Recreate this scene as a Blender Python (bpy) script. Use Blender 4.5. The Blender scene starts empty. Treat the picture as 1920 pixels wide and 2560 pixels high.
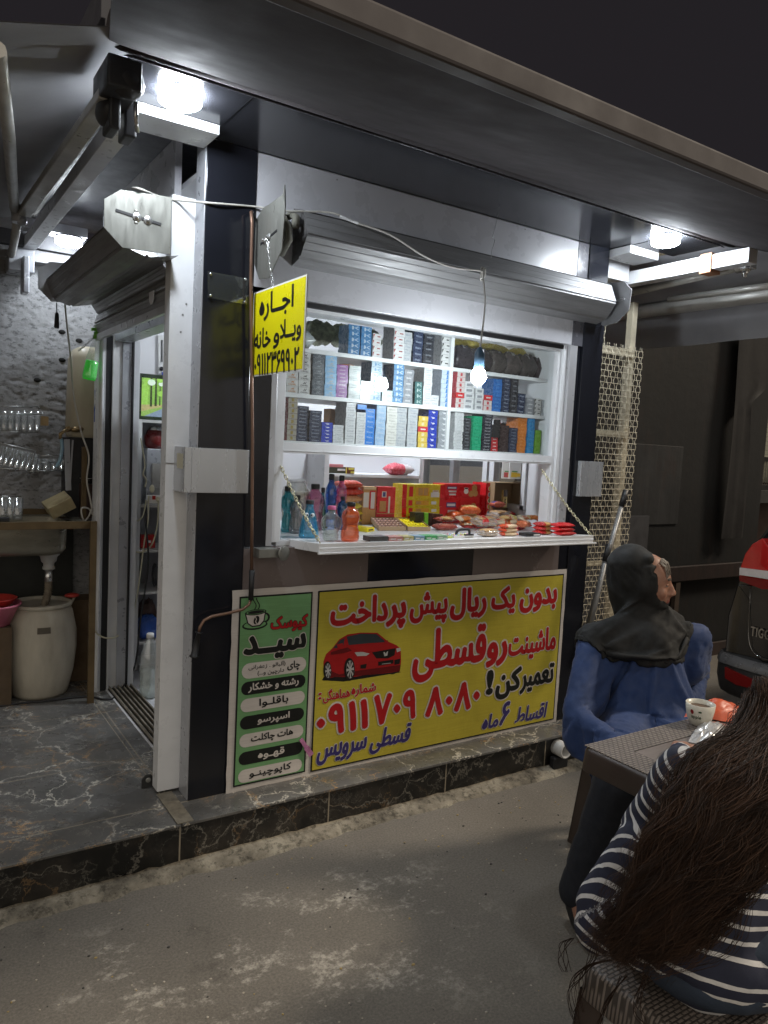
import bpy, bmesh, math, random
from mathutils import Vector, Matrix, noise
import numpy as np
random.seed(7)
SC = bpy.context.scene
COL = SC.collection
R = math.radians
V = Vector

# ---------------------------------------------------------------- camera frame
CAM = V((-0.9092, -2.5949, 1.5)); YAW, PITCH, ROLL, FPX = -0.582, -0.0848, 0.051, 1879.16
_f = V((-math.sin(YAW)*math.cos(PITCH), math.cos(YAW)*math.cos(PITCH), math.sin(PITCH)))
_r = _f.cross(V((0, 0, 1))).normalized(); _u = _r.cross(_f)
_r, _u = _r*math.cos(ROLL)+_u*math.sin(ROLL), -_r*math.sin(ROLL)+_u*math.cos(ROLL)
def A(px, py, ax, v):
    """surveyed point of the photograph on the plane ax = v"""
    d = _f+_r*((px-960)/FPX)-_u*((py-1280)/FPX); i = 'XYZ'.index(ax)
    return CAM+d*((v-CAM[i])/d[i])
cd = bpy.data.cameras.new('camera'); cam = bpy.data.objects.new('camera', cd); COL.objects.link(cam)
cd.sensor_fit = 'VERTICAL'; cd.sensor_height = 36; cd.sensor_width = 27; cd.lens = FPX/2560*36
cd.clip_start = 0.05; cd.clip_end = 500
cam.matrix_world = Matrix(((_r.x, _u.x, -_f.x, CAM.x), (_r.y, _u.y, -_f.y, CAM.y), (_r.z, _u.z, -_f.z, CAM.z), (0, 0, 0, 1)))
SC.camera = cam
SC.view_settings.view_transform = 'Standard'
try: SC.view_settings.look = 'None'
except Exception: pass
SC.view_settings.exposure = 0
SC.cycles.use_denoising = True
SC.cycles.max_bounces = 10; SC.cycles.transparent_max_bounces = 24
SC.cycles.sample_clamp_indirect = 4
SC.cycles.caustics_reflective = False; SC.cycles.caustics_refractive = False

# ---------------------------------------------------------------- materials
def N(nt, t, **kw):
    n = nt.nodes.new(t)
    for k, v in kw.items(): setattr(n, k, v)
    return n
def rgb(c):
    if isinstance(c, str):
        c = c.lstrip('#'); c = [int(c[i:i+2], 16)/255 for i in (0, 2, 4)]
        c = [x/12.92 if x <= .04045 else ((x+.055)/1.055)**2.4 for x in c]
    return (c[0], c[1], c[2], 1)
def newmat(name):
    m = bpy.data.materials.new(name); m.use_nodes = True; nt = m.node_tree
    b = nt.nodes['Principled BSDF']; return m, nt, b
def pos(nt, scale=(1, 1, 1)):
    g = N(nt, 'ShaderNodeNewGeometry'); mp = N(nt, 'ShaderNodeMapping'); mp.inputs['Scale'].default_value = scale
    nt.links.new(g.outputs['Position'], mp.inputs['Vector']); return mp.outputs['Vector']
def tex(nt, vec, scale, detail=6, rough=.6, kind='NOISE'):
    n = N(nt, 'ShaderNodeTexNoise'); n.inputs['Scale'].default_value = scale; n.inputs['Detail'].default_value = detail
    n.inputs['Roughness'].default_value = rough; nt.links.new(vec, n.inputs['Vector']); return n.outputs['Fac']
def ramp(nt, fac, stops):
    r = N(nt, 'ShaderNodeValToRGB'); e = r.color_ramp.elements
    while len(e) < len(stops): e.new(.5)
    for i, (p, c) in enumerate(stops):
        e[i].position = p; e[i].color = rgb(c) if not isinstance(c, (int, float)) else (c, c, c, 1)
    nt.links.new(fac, r.inputs['Fac']); return r.outputs['Color']
def mixc(nt, fac, a, b, mode='MIX'):
    m = N(nt, 'ShaderNodeMix', data_type='RGBA', blend_type=mode)
    for s, v in ((m.inputs[0], fac), (m.inputs[6], a), (m.inputs[7], b)):
        if hasattr(v, 'links') or hasattr(v, 'is_linked'): nt.links.new(v, s)
        elif isinstance(v, (int, float)) and s == m.inputs[0]: s.default_value = v
        else: s.default_value = rgb(v)
    return m.outputs[2]
def bump(nt, b, h, strength=.3, dist=.01):
    n = N(nt, 'ShaderNodeBump'); n.inputs['Strength'].default_value = strength; n.inputs['Distance'].default_value = dist
    nt.links.new(h, n.inputs['Height']); nt.links.new(n.outputs['Normal'], b.inputs['Normal'])
_mc = {}
def M(name, c=(.5, .5, .5), rough=.5, metal=0., var=.18, scale=6., bmp=0., bscale=60., coat=0., spec=.5, stretch=(1, 1, 1), rvar=.12, emit=0., sheen=0.):
    """general surface: base colour with uneven tone, grime and uneven gloss"""
    if name in _mc: return _mc[name]
    m, nt, b = newmat(name); c4 = rgb(c); v = pos(nt, stretch)
    if var > 0:
        f = tex(nt, v, scale); k = ramp(nt, f, [(.3, 1-var), (.7, 1.0)])
        nt.links.new(mixc(nt, 1.0, c4, k, 'MULTIPLY'), b.inputs['Base Color'])
    else: b.inputs['Base Color'].default_value = c4
    b.inputs['Metallic'].default_value = metal; b.inputs['Specular IOR Level'].default_value = spec
    if rvar > 0:
        f2 = tex(nt, v, scale*2.3, 4); mr = N(nt, 'ShaderNodeMapRange'); nt.links.new(f2, mr.inputs[0])
        mr.inputs[1].default_value = .3; mr.inputs[2].default_value = .7; mr.inputs[3].default_value = max(.02, rough-rvar); mr.inputs[4].default_value = min(1, rough+rvar)
        nt.links.new(mr.outputs[0], b.inputs['Roughness'])
    else: b.inputs['Roughness'].default_value = rough
    b.inputs['Coat Weight'].default_value = coat; b.inputs['Coat Roughness'].default_value = .08
    if sheen: b.inputs['Sheen Weight'].default_value = sheen
    if emit: b.inputs['Emission Color'].default_value = c4; b.inputs['Emission Strength'].default_value = emit
    if bmp > 0: bump(nt, b, tex(nt, v, bscale, 5), bmp, .004)
    _mc[name] = m; return m
def clear(name, c=(1, 1, 1), amount=.85, rough=.05, gloss=.12, body=.3):
    """thin clear or tinted plastic/glass: see-through + gloss + some body colour"""
    if name in _mc: return _mc[name]
    m = bpy.data.materials.new(name); m.use_nodes = True; nt = m.node_tree; nt.nodes.clear()
    out = N(nt, 'ShaderNodeOutputMaterial'); t = N(nt, 'ShaderNodeBsdfTransparent'); t.inputs[0].default_value = tuple(x**.5 for x in rgb(c))
    p = N(nt, 'ShaderNodeBsdfPrincipled'); p.inputs['Base Color'].default_value = rgb(c); p.inputs['Roughness'].default_value = .25
    g = N(nt, 'ShaderNodeBsdfGlossy'); g.inputs['Roughness'].default_value = rough
    lw = N(nt, 'ShaderNodeLayerWeight'); lw.inputs[0].default_value = .5
    pw = N(nt, 'ShaderNodeMath', operation='POWER'); nt.links.new(lw.outputs['Facing'], pw.inputs[0]); pw.inputs[1].default_value = 3.5
    ad = N(nt, 'ShaderNodeMath', operation='MULTIPLY_ADD'); nt.links.new(pw.outputs[0], ad.inputs[0]); ad.inputs[1].default_value = .75; ad.inputs[2].default_value = gloss
    ad.use_clamp = True
    m1 = N(nt, 'ShaderNodeMixShader'); m1.inputs[0].default_value = body*(1-amount) if body < .3 else 1-amount
    nt.links.new(t.outputs[0], m1.inputs[1]); nt.links.new(p.outputs[0], m1.inputs[2])
    m2 = N(nt, 'ShaderNodeMixShader'); nt.links.new(ad.outputs[0], m2.inputs[0]); nt.links.new(m1.outputs[0], m2.inputs[1]); nt.links.new(g.outputs[0], m2.inputs[2])
    nt.links.new(m2.outputs[0], out.inputs[0]); _mc[name] = m; return m
def glow(name, c, s):
    if name in _mc: return _mc[name]
    m = bpy.data.materials.new(name); m.use_nodes = True; nt = m.node_tree; nt.nodes.clear()
    out = N(nt, 'ShaderNodeOutputMaterial'); e = N(nt, 'ShaderNodeEmission'); e.inputs[0].default_value = rgb(c); e.inputs[1].default_value = s
    nt.links.new(e.outputs[0], out.inputs[0]); _mc[name] = m; return m

# ---------------------------------------------------------------- objects
def name_of(n): return n
def tag(o, label=None, cat=None, group=None, kind=None):
    if label: o['label'] = label
    if cat: o['category'] = cat
    if group: o['group'] = group
    if kind: o['kind'] = kind
    return o
def thing(name, label, cat, loc=(0, 0, 0), group=None, rotz=0):
    o = bpy.data.objects.new(name, None); COL.objects.link(o); o.location = loc; o.rotation_euler.z = rotz
    o.empty_display_size = .05
    return tag(o, label, cat, group)
def wl(p):
    v = V((0, 0, 0))
    while p is not None: v = v+p.location; p = p.parent
    return v
class MB:
    """collects shapes in world coordinates; build() links them as one mesh object"""
    def __init__(s): s.v = []; s.f = []; s.m = []; s.sm = []
    def add(s, vs, fs, mi=0, smooth=False):
        k = len(s.v); s.v += [V(p) for p in vs]; s.f += [tuple(i+k for i in f) for f in fs]; s.m += [mi]*len(fs); s.sm += [smooth]*len(fs); return s
    def box(s, x0, x1, y0, y1, z0, z1, mi=0, mat=None):
        vs = [V((x, y, z)) for z in (z0, z1) for y in (y0, y1) for x in (x0, x1)]
        if mat is not None: vs = [mat @ p for p in vs]
        return s.add(vs, [(0, 2, 3, 1), (4, 5, 7, 6), (0, 1, 5, 4), (2, 6, 7, 3), (0, 4, 6, 2), (1, 3, 7, 5)], mi)
    def bar(s, p, q, w, h=None, mi=0, up=(0, 0, 1)):
        p, q = V(p), V(q); h = h or w; d = (q-p).normalized(); u = V(up)
        if abs(d.dot(u)) > .98: u = V((0, 1, 0))
        r = d.cross(u).normalized(); u = r.cross(d)
        vs = [c+r*(a*w/2)+u*(b*h/2) for c in (p, q) for a, b in ((-1, -1), (1, -1), (1, 1), (-1, 1))]
        return s.add(vs, [(0, 1, 2, 3)[::-1], (4, 5, 6, 7), (0, 1, 5, 4), (1, 2, 6, 5), (2, 3, 7, 6), (3, 0, 4, 7)], mi)
    def tube(s, pts, r, n=8, mi=0, caps=True, smooth=True, closed=False):
        pts = [V(p) for p in pts]; L = len(pts); rs = r if isinstance(r, (list, tuple)) else [r]*L
        vs = []; prev = None
        for i, p in enumerate(pts):
            a = pts[i-1] if (i > 0 or closed) else p; b = pts[(i+1) % L] if (i < L-1 or closed) else p
            d = (b-a).normalized() if (b-a).length > 1e-9 else V((0, 0, 1))
            if prev is None:
                u = V((0, 0, 1)) if abs(d.z) < .9 else V((1, 0, 0)); x = d.cross(u).normalized()
            else: x = (prev-d*prev.dot(d)).normalized()
            prev = x; y = d.cross(x)
            for k in range(n):
                t = 2*math.pi*k/n; vs.append(p+x*(math.cos(t)*rs[i])+y*(math.sin(t)*rs[i]))
        fs = []
        for i in range(L if closed else L-1):
            j = (i+1) % L
            for k in range(n): fs.append((i*n+k, i*n+(k+1) % n, j*n+(k+1) % n, j*n+k))
        s.add(vs, fs, mi, smooth)
        if caps and not closed:
            s.add(vs[:n], [tuple(range(n))[::-1]], mi); s.add(vs[-n:], [tuple(range(n))], mi)
        return s
    def lathe(s, prof, c=(0, 0, 0), n=20, mi=0, axis=None, smooth=True, sx=1., sy=1.):
        """prof: (radius, height) pairs round axis (default Z) at c"""
        c = V(c); q = V(axis).normalized().to_track_quat('Z', 'Y').to_matrix() if axis is not None else Matrix.Identity(3)
        vs = []
        for r, h in prof:
            for k in range(n):
                t = 2*math.pi*k/n; vs.append(c+q @ V((r*math.cos(t)*sx, r*math.sin(t)*sy, h)))
        fs = [(i*n+k, i*n+(k+1) % n, (i+1)*n+(k+1) % n, (i+1)*n+k) for i in range(len(prof)-1) for k in range(n)]
        s.add(vs, fs, mi, smooth)
        if prof[0][0] > 1e-6: s.add(vs[:n], [tuple(range(n))[::-1]], mi)
        if prof[-1][0] > 1e-6: s.add(vs[-n:], [tuple(range(n))], mi)
        return s
    def prism(s, poly, fn, d0, d1, mi=0):
        """poly of 2D points; fn(a, b, d) -> 3D; extruded from d0 to d1"""
        n = len(poly); vs = [fn(a, b, d0) for a, b in poly]+[fn(a, b, d1) for a, b in poly]
        return s.add(vs, [tuple(range(n))[::-1], tuple(range(n, 2*n))]+[(i, (i+1) % n, n+(i+1) % n, n+i) for i in range(n)], mi)
    def quad(s, a, b, c, d, mi=0): return s.add([a, b, c, d], [(0, 1, 2, 3)], mi)
    def ball(s, c, r, mi=0, n=12, m=8, rot=None):
        r = (r, r, r) if isinstance(r, (int, float)) else r; c = V(c); vs = []; fs = []
        for i in range(m+1):
            p = math.pi*i/m
            for k in range(n):
                t = 2*math.pi*k/n; q = V((r[0]*math.sin(p)*math.cos(t), r[1]*math.sin(p)*math.sin(t), r[2]*math.cos(p)))
                if rot is not None: q = rot @ q
                vs.append(c+q)
        for i in range(m):
            for k in range(n): fs.append((i*n+k, (i+1)*n+k, (i+1)*n+(k+1) % n, i*n+(k+1) % n))
        return s.add(vs, fs, mi, True)
    def build(s, name, mats, parent=None, bevel=0, origin=None, segs=2):
        me = bpy.data.meshes.new(name); off = wl(parent) if parent is not None else (V(origin) if origin is not None else V((0, 0, 0)))
        me.from_pydata([tuple(p-off) for p in s.v], [], s.f)
        for mm in (mats if isinstance(mats, (list, tuple)) else [mats]): me.materials.append(mm)
        me.polygons.foreach_set('material_index', s.m); me.polygons.foreach_set('use_smooth', s.sm)
        me.update()
        o = bpy.data.objects.new(name, me); COL.objects.link(o)
        if parent is not None: o.parent = parent
        elif origin is not None: o.location = origin
        bm = bmesh.new(); bm.from_mesh(me); bmesh.ops.remove_doubles(bm, verts=bm.verts, dist=1e-6)
        bmesh.ops.recalc_face_normals(bm, faces=bm.faces); bm.to_mesh(me); bm.free()
        if bevel:
            b = o.modifiers.new('bevel', 'BEVEL'); b.width = bevel; b.segments = segs; b.limit_method = 'ANGLE'; b.angle_limit = R(40); b.harden_normals = False
        return o
def hull_cap(bm, p, r0, q, r1):
    vs = []
    for c, r in ((V(p), r0), (V(q), r1)):
        for i in range(7):
            a = math.pi*i/6
            for k in range(12 if 0 < i < 6 else 1):
                t = 2*math.pi*k/12; vs.append(bm.verts.new(c+V((math.sin(a)*math.cos(t), math.sin(a)*math.sin(t), math.cos(a)))*r))
    g = bmesh.ops.convex_hull(bm, input=vs)
    bmesh.ops.delete(bm, geom=list({e for e in g['geom_interior']+g['geom_unused'] if isinstance(e, bmesh.types.BMVert)}), context='VERTS')
def blob(parts, voxel, smooth=6, factor=.5):
    """union of capsules/ellipsoids grown into one continuous surface -> mesh"""
    bm = bmesh.new()
    for p in parts:
        if p[0] == 'cap': hull_cap(bm, *p[1:])
        else:
            c, r, rot = V(p[1]), p[2], (p[3] if len(p) > 3 else Matrix.Identity(3))
            mt = Matrix.Translation(c) @ rot.to_4x4() @ Matrix.Diagonal((*r, 1))
            bmesh.ops.create_icosphere(bm, subdivisions=3, radius=1, matrix=mt)
    me = bpy.data.meshes.new('tmp'); bm.to_mesh(me); bm.free()
    o = bpy.data.objects.new('tmp', me); COL.objects.link(o)
    rm = o.modifiers.new('r', 'REMESH'); rm.mode = 'VOXEL'; rm.voxel_size = voxel
    sm = o.modifiers.new('s', 'SMOOTH'); sm.iterations = smooth; sm.factor = factor
    dg = bpy.context.evaluated_depsgraph_get(); out = bpy.data.meshes.new_from_object(o.evaluated_get(dg))
    bpy.data.objects.remove(o); bpy.data.meshes.remove(me)
    return out
def folds(me, amp, freq, stretch=(1, 1, 1), seed=0, oct=2, mask=None):
    """cloth folds: move vertices along their normals by stretched ridged noise"""
    ns = [v.normal.copy() for v in me.vertices]
    for v, n in zip(me.vertices, ns):
        p = V((v.co.x*stretch[0], v.co.y*stretch[1], v.co.z*stretch[2]))*freq+V((seed*7.3, seed*3.1, seed))
        h = 0; a = 1
        for k in range(oct): h += a*(1-2*abs(noise.noise(p))); p = p*2.1; a *= .45
        v.co = v.co+n*(amp*h*(mask(v.co) if mask else 1))
    me.update()
def creases(me, depth, freq, stretch=(1, 1, 1), seed=0, width=.22, bulge=.4):
    """narrow wrinkle valleys along the zero lines of stretched noise, soft bulges between them"""
    ns = [v.normal.copy() for v in me.vertices]
    for v, n in zip(me.vertices, ns):
        p = V((v.co.x*stretch[0], v.co.y*stretch[1], v.co.z*stretch[2]))*freq+V((seed*5.7, seed*2.9, seed*1.3))
        q = noise.noise(p+V((0, 0, .35*noise.noise(p*2.3)))); m_ = .5+.9*noise.noise(p*.45+V((9, seed, 4)))
        v.co = v.co+n*(depth*max(0, min(1.3, m_))*(bulge*min(1, abs(q)*2.2)-max(0, 1-abs(q)/width)**1.5))
    me.update()
def link_mesh(me, name, mats, parent=None):
    me.name = name; me.materials.clear()
    for m in (mats if isinstance(mats, (list, tuple)) else [mats]): me.materials.append(m)
    off = wl(parent) if parent is not None else V((0, 0, 0))
    for v in me.vertices: v.co = v.co-off
    for p in me.polygons: p.use_smooth = True
    o = bpy.data.objects.new(name, me); COL.objects.link(o)
    if parent is not None: o.parent = parent
    return o

# ---------------------------------------------------------------- lettering (Persian letters joined by hand, built as flat mesh)
_F = {'ا': 'FE8D FE8E', 'آ': 'FE81 FE82', 'ب': 'FE8F FE90 FE91 FE92', 'پ': 'FB56 FB57 FB58 FB59', 'ت': 'FE95 FE96 FE97 FE98', 'چ': 'FB7A FB7B FB7C FB7D',
      'ج': 'FE9D FE9E FE9F FEA0', 'خ': 'FEA5 FEA6 FEA7 FEA8', 'د': 'FEA9 FEAA', 'ر': 'FEAD FEAE', 'ز': 'FEAF FEB0', 'س': 'FEB1 FEB2 FEB3 FEB4', 'ش': 'FEB5 FEB6 FEB7 FEB8',
      'ط': 'FEC1 FEC2 FEC3 FEC4', 'ع': 'FEC9 FECA FECB FECC', 'ف': 'FED1 FED2 FED3 FED4', 'ق': 'FED5 FED6 FED7 FED8', 'ک': 'FB8E FB8F FB90 FB91', 'گ': 'FB92 FB93 FB94 FB95',
      'ل': 'FEDD FEDE FEDF FEE0', 'م': 'FEE1 FEE2 FEE3 FEE4', 'ن': 'FEE5 FEE6 FEE7 FEE8', 'ه': 'FEE9 FEEA FEEB FEEC', 'و': 'FEED FEEE', 'ی': 'FBFC FBFD FBFE FBFF',
      'ـ': '0640 0640 0640 0640', 'لا': 'FEFB FEFC'}
_F = {k: [chr(int(x, 16)) for x in v.split()] for k, v in _F.items()}
def shape(t):
    toks = []; i = 0
    while i < len(t):
        if t[i:i+2] == 'لا': toks.append('لا'); i += 2
        else: toks.append(t[i]); i += 1
    out = []
    for i, c in enumerate(toks):
        if c not in _F: out.append(c); continue
        f = _F[c]; pj = i > 0 and toks[i-1] in _F and len(_F[toks[i-1]]) == 4; nj = i < len(toks)-1 and toks[i+1] in _F and len(f) == 4
        out.append(f[3] if pj and nj else f[1] if pj else f[2] if nj else f[0])
    res = []; run = []
    for c in reversed(out):                       # right to left, numbers kept left to right
        if '\u06f0' <= c <= '\u06f9': run.insert(0, c)
        else: res += run; run = []; res.append({'(': ')', ')': '('}.get(c, c))
    return ''.join(res+run)
_tc = {}
def text_geo(body, shear=0., space=1.):
    k = (body, shear, space)
    if k in _tc: return _tc[k]
    c = bpy.data.curves.new('t', 'FONT'); c.body = body; c.size = 1; c.shear = shear; c.resolution_u = 4; c.space_character = space; c.fill_mode = 'NONE'
    o = bpy.data.objects.new('t', c); COL.objects.link(o)
    dg = bpy.context.evaluated_depsgraph_get(); me = bpy.data.meshes.new_from_object(o.evaluated_get(dg))
    bpy.data.objects.remove(o); bpy.data.curves.remove(c)
    nxt = {}
    for e in me.edges: nxt.setdefault(e.vertices[0], []).append(e.vertices[1]); nxt.setdefault(e.vertices[1], []).append(e.vertices[0])
    co = [(v.co.x, v.co.y) for v in me.vertices]; bpy.data.meshes.remove(me); seen = set(); loops = []
    for st in sorted(nxt):
        if st in seen: continue
        lp = [st]; seen.add(st)
        while True:
            w = [x for x in nxt[lp[-1]] if x not in seen]
            if not w: break
            w = min(w) if len(lp) == 1 and st+1 not in w else (st+1 if len(lp) == 1 else w[0]); lp.append(w); seen.add(w)
        pts = []
        for i_ in lp:
            if not pts or abs(co[i_][0]-pts[-1][0])+abs(co[i_][1]-pts[-1][1]) > 1e-6: pts.append(co[i_])
        if len(pts) > 2 and abs(pts[0][0]-pts[-1][0])+abs(pts[0][1]-pts[-1][1]) < 1e-6: pts.pop()
        if len(pts) > 2: loops.append(pts)
    area = lambda p: sum(p[i_-1][0]*p[i_][1]-p[i_][0]*p[i_-1][1] for i_ in range(len(p)))/2
    def inside(q, p):
        r = False
        for i_ in range(len(p)):
            a, b = p[i_-1], p[i_]
            if (a[1] > q[1]) != (b[1] > q[1]) and q[0] < (b[0]-a[0])*(q[1]-a[1])/(b[1]-a[1])+a[0]: r = not r
        return r
    def within(h, p): return h is not p and abs(area(h)) < abs(area(p)) and all(inside(q, p) for q in h)
    dep = [sum(within(h, p) for p in loops) for h in loops]
    outer = [p for p, d_ in zip(loops, dep) if d_ % 2 == 0]; holes = [p for p, d_ in zip(loops, dep) if d_ % 2]
    from mathutils.geometry import tessellate_polygon
    vs, fs = [], []
    for n_, p in enumerate(outer):
        hs = [h for h in holes if within(h, p)]
        polys = [[V((x, y, 0)) for x, y in q] for q in [p]+hs]; flat = [q for pl in polys for q in pl]; k0 = len(vs)
        vs += [(q.x, q.y, (n_ % 4)*.00012) for q in flat]
        fs += [[k0+i_ for i_ in t] for t in tessellate_polygon(polys) if len(set(t)) == 3]
    _tc[k] = (vs, fs); return _tc[k]
def text_fit(mb, body, a0, a1, b0, b1, fn, mi=0, bold=.02, shear=0, d=0., bold2=None, mi2=None, d2=None, space=1.):
    """fit the ink box of the text to a0..a1 x b0..b1; fn(a, b, d) -> point. An outline copy (bold2) goes beneath."""
    vs, fs = text_geo(body, shear, space); xs = [v[0] for v in vs]; ys = [v[1] for v in vs]
    x0, x1, y0, y1 = min(xs), max(xs), min(ys), max(ys); sx = (a1-a0)/(x1-x0); sy = (b1-b0)/(y1-y0)
    def lay(r, n, m_, dd):                          # heavier strokes: copies shifted round a small circle
        rr = r*min(sx, sy)
        for i in range(n+1):
            ox, oy = (0, 0) if i == n else (rr*math.cos(2*math.pi*i/n), rr*math.sin(2*math.pi*i/n))
            mb.add([fn(a0+(v[0]-x0)*sx+ox, b0+(v[1]-y0)*sy+oy, dd+v[2]+i*.000009) for v in vs], fs, m_)
    lay(bold, 8, mi, d)
    if bold2 is not None: lay(bold2, 12, mi2, d2)

def drape(me, colliders, frames=28, shrink=-.08, mass=.25, bend=.4, stiff=12, quality=5, pin=None, dist=.004, post=1):
    """let a garment settle on the body: short cloth simulation, result kept as plain mesh"""
    o = bpy.data.objects.new('tmp', me); COL.objects.link(o); cs = []
    for cm in colliders:
        c = bpy.data.objects.new('tmpc', cm); COL.objects.link(c); md_ = c.modifiers.new('c', 'COLLISION'); cs.append(c)
        c.collision.thickness_outer = .003; c.collision.cloth_friction = 15
    if pin:
        vg = o.vertex_groups.new(name='pin')
        for v in me.vertices:
            w_ = pin(v.co)
            if w_ > 0: vg.add([v.index], w_, 'REPLACE')
    m_ = o.modifiers.new('cloth', 'CLOTH'); st = m_.settings
    st.quality = quality; st.mass = mass; st.tension_stiffness = stiff; st.compression_stiffness = stiff; st.shear_stiffness = stiff*.5; st.bending_stiffness = bend; st.shrink_min = shrink; st.air_damping = 2
    if pin: st.vertex_group_mass = 'pin'
    m_.collision_settings.distance_min = dist; m_.collision_settings.collision_quality = 3; m_.collision_settings.use_self_collision = False
    m_.point_cache.frame_start = 1; m_.point_cache.frame_end = frames
    for f in range(1, frames+1): SC.frame_set(f)
    if post: s2 = o.modifiers.new('s', 'SMOOTH'); s2.iterations = post; s2.factor = .5
    dg = bpy.context.evaluated_depsgraph_get(); out = bpy.data.meshes.new_from_object(o.evaluated_get(dg))
    SC.frame_set(1)
    bpy.data.objects.remove(o)
    for c in cs: bpy.data.objects.remove(c)
    return out
# ================================================================ ground, platform, sky
def asphalt():
    m, nt, b = newmat('asphalt'); v = pos(nt)
    big = tex(nt, v, 1.3, 8, .65); col = ramp(nt, big, [(.3, (.140, .126, .108)), (.7, (.195, .176, .152))])
    gr = tex(nt, v, 130, 3, .75); col = mixc(nt, .75, col, ramp(nt, gr, [(.33, .62), (.5, .92), (.66, 1.22)]), 'MULTIPLY')
    vo = N(nt, 'ShaderNodeTexVoronoi'); vo.inputs['Scale'].default_value = 46; nt.links.new(v, vo.inputs['Vector'])
    chip = ramp(nt, vo.outputs['Distance'], [(.0, 1), (.12, .8), (.19, 0)])
    sel = ramp(nt, vo.outputs['Color'], [(.80, 0), (.84, 1)])
    cm = N(nt, 'ShaderNodeMath', operation='MULTIPLY'); nt.links.new(chip, cm.inputs[0]); nt.links.new(sel, cm.inputs[1])
    cm2 = N(nt, 'ShaderNodeMath', operation='MULTIPLY'); nt.links.new(cm.outputs[0], cm2.inputs[0]); cm2.inputs[1].default_value = .8
    col = mixc(nt, cm2.outputs[0], col, (.42, .37, .29))
    # pale worn cement stains near the step
    st = tex(nt, pos(nt, (1, 1.5, 1)), 3.1, 10, .78); s1 = ramp(nt, st, [(.52, 0), (.58, 1)])
    fine = ramp(nt, tex(nt, v, 42, 6, .75), [(.42, 0), (.6, 1)])
    gp = N(nt, 'ShaderNodeNewGeometry'); sx = N(nt, 'ShaderNodeSeparateXYZ'); nt.links.new(gp.outputs['Position'], sx.inputs[0])
    def band(sock, a, b_, c, d):
        q = N(nt, 'ShaderNodeMapRange', interpolation_type='SMOOTHSTEP'); nt.links.new(sock, q.inputs[0]); q.inputs[1].default_value = a; q.inputs[2].default_value = b_
        w = N(nt, 'ShaderNodeMapRange', interpolation_type='SMOOTHSTEP'); nt.links.new(sock, w.inputs[0]); w.inputs[1].default_value = c; w.inputs[2].default_value = d; w.inputs[3].default_value = 1; w.inputs[4].default_value = 0
        z = N(nt, 'ShaderNodeMath', operation='MULTIPLY'); nt.links.new(q.outputs[0], z.inputs[0]); nt.links.new(w.outputs[0], z.inputs[1]); return z.outputs[0]
    bx = band(sx.outputs[0], -.75, -.35, .45, .9); by = band(sx.outputs[1], -1.25, -.9, -.5, -.25)
    k = N(nt, 'ShaderNodeMath', operation='MULTIPLY'); nt.links.new(bx, k.inputs[0]); nt.links.new(by, k.inputs[1])
    k2 = N(nt, 'ShaderNodeMath', operation='MULTIPLY'); nt.links.new(k.outputs[0], k2.inputs[0]); nt.links.new(s1, k2.inputs[1])
    k3 = N(nt, 'ShaderNodeMath', operation='MULTIPLY'); nt.links.new(k2.outputs[0], k3.inputs[0]); nt.links.new(fine, k3.inputs[1])
    col = mixc(nt, k3.outputs[0], col, (.40, .37, .32))
    cr_ = ramp(nt, tex(nt, v, 2.2, 10, .75), [(.30, .55), (.42, 1), (.62, 1), (.75, 1.18)]); col = mixc(nt, 1., col, cr_, 'MULTIPLY')
    nt.links.new(col, b.inputs['Base Color']); b.inputs['Roughness'].default_value = .85; b.inputs['Specular IOR Level'].default_value = .25
    ad = N(nt, 'ShaderNodeMath', operation='ADD'); nt.links.new(gr, ad.inputs[0]); nt.links.new(vo.outputs['Distance'], ad.inputs[1])
    bump(nt, b, ad.outputs[0], .16, .005); return m
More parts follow.
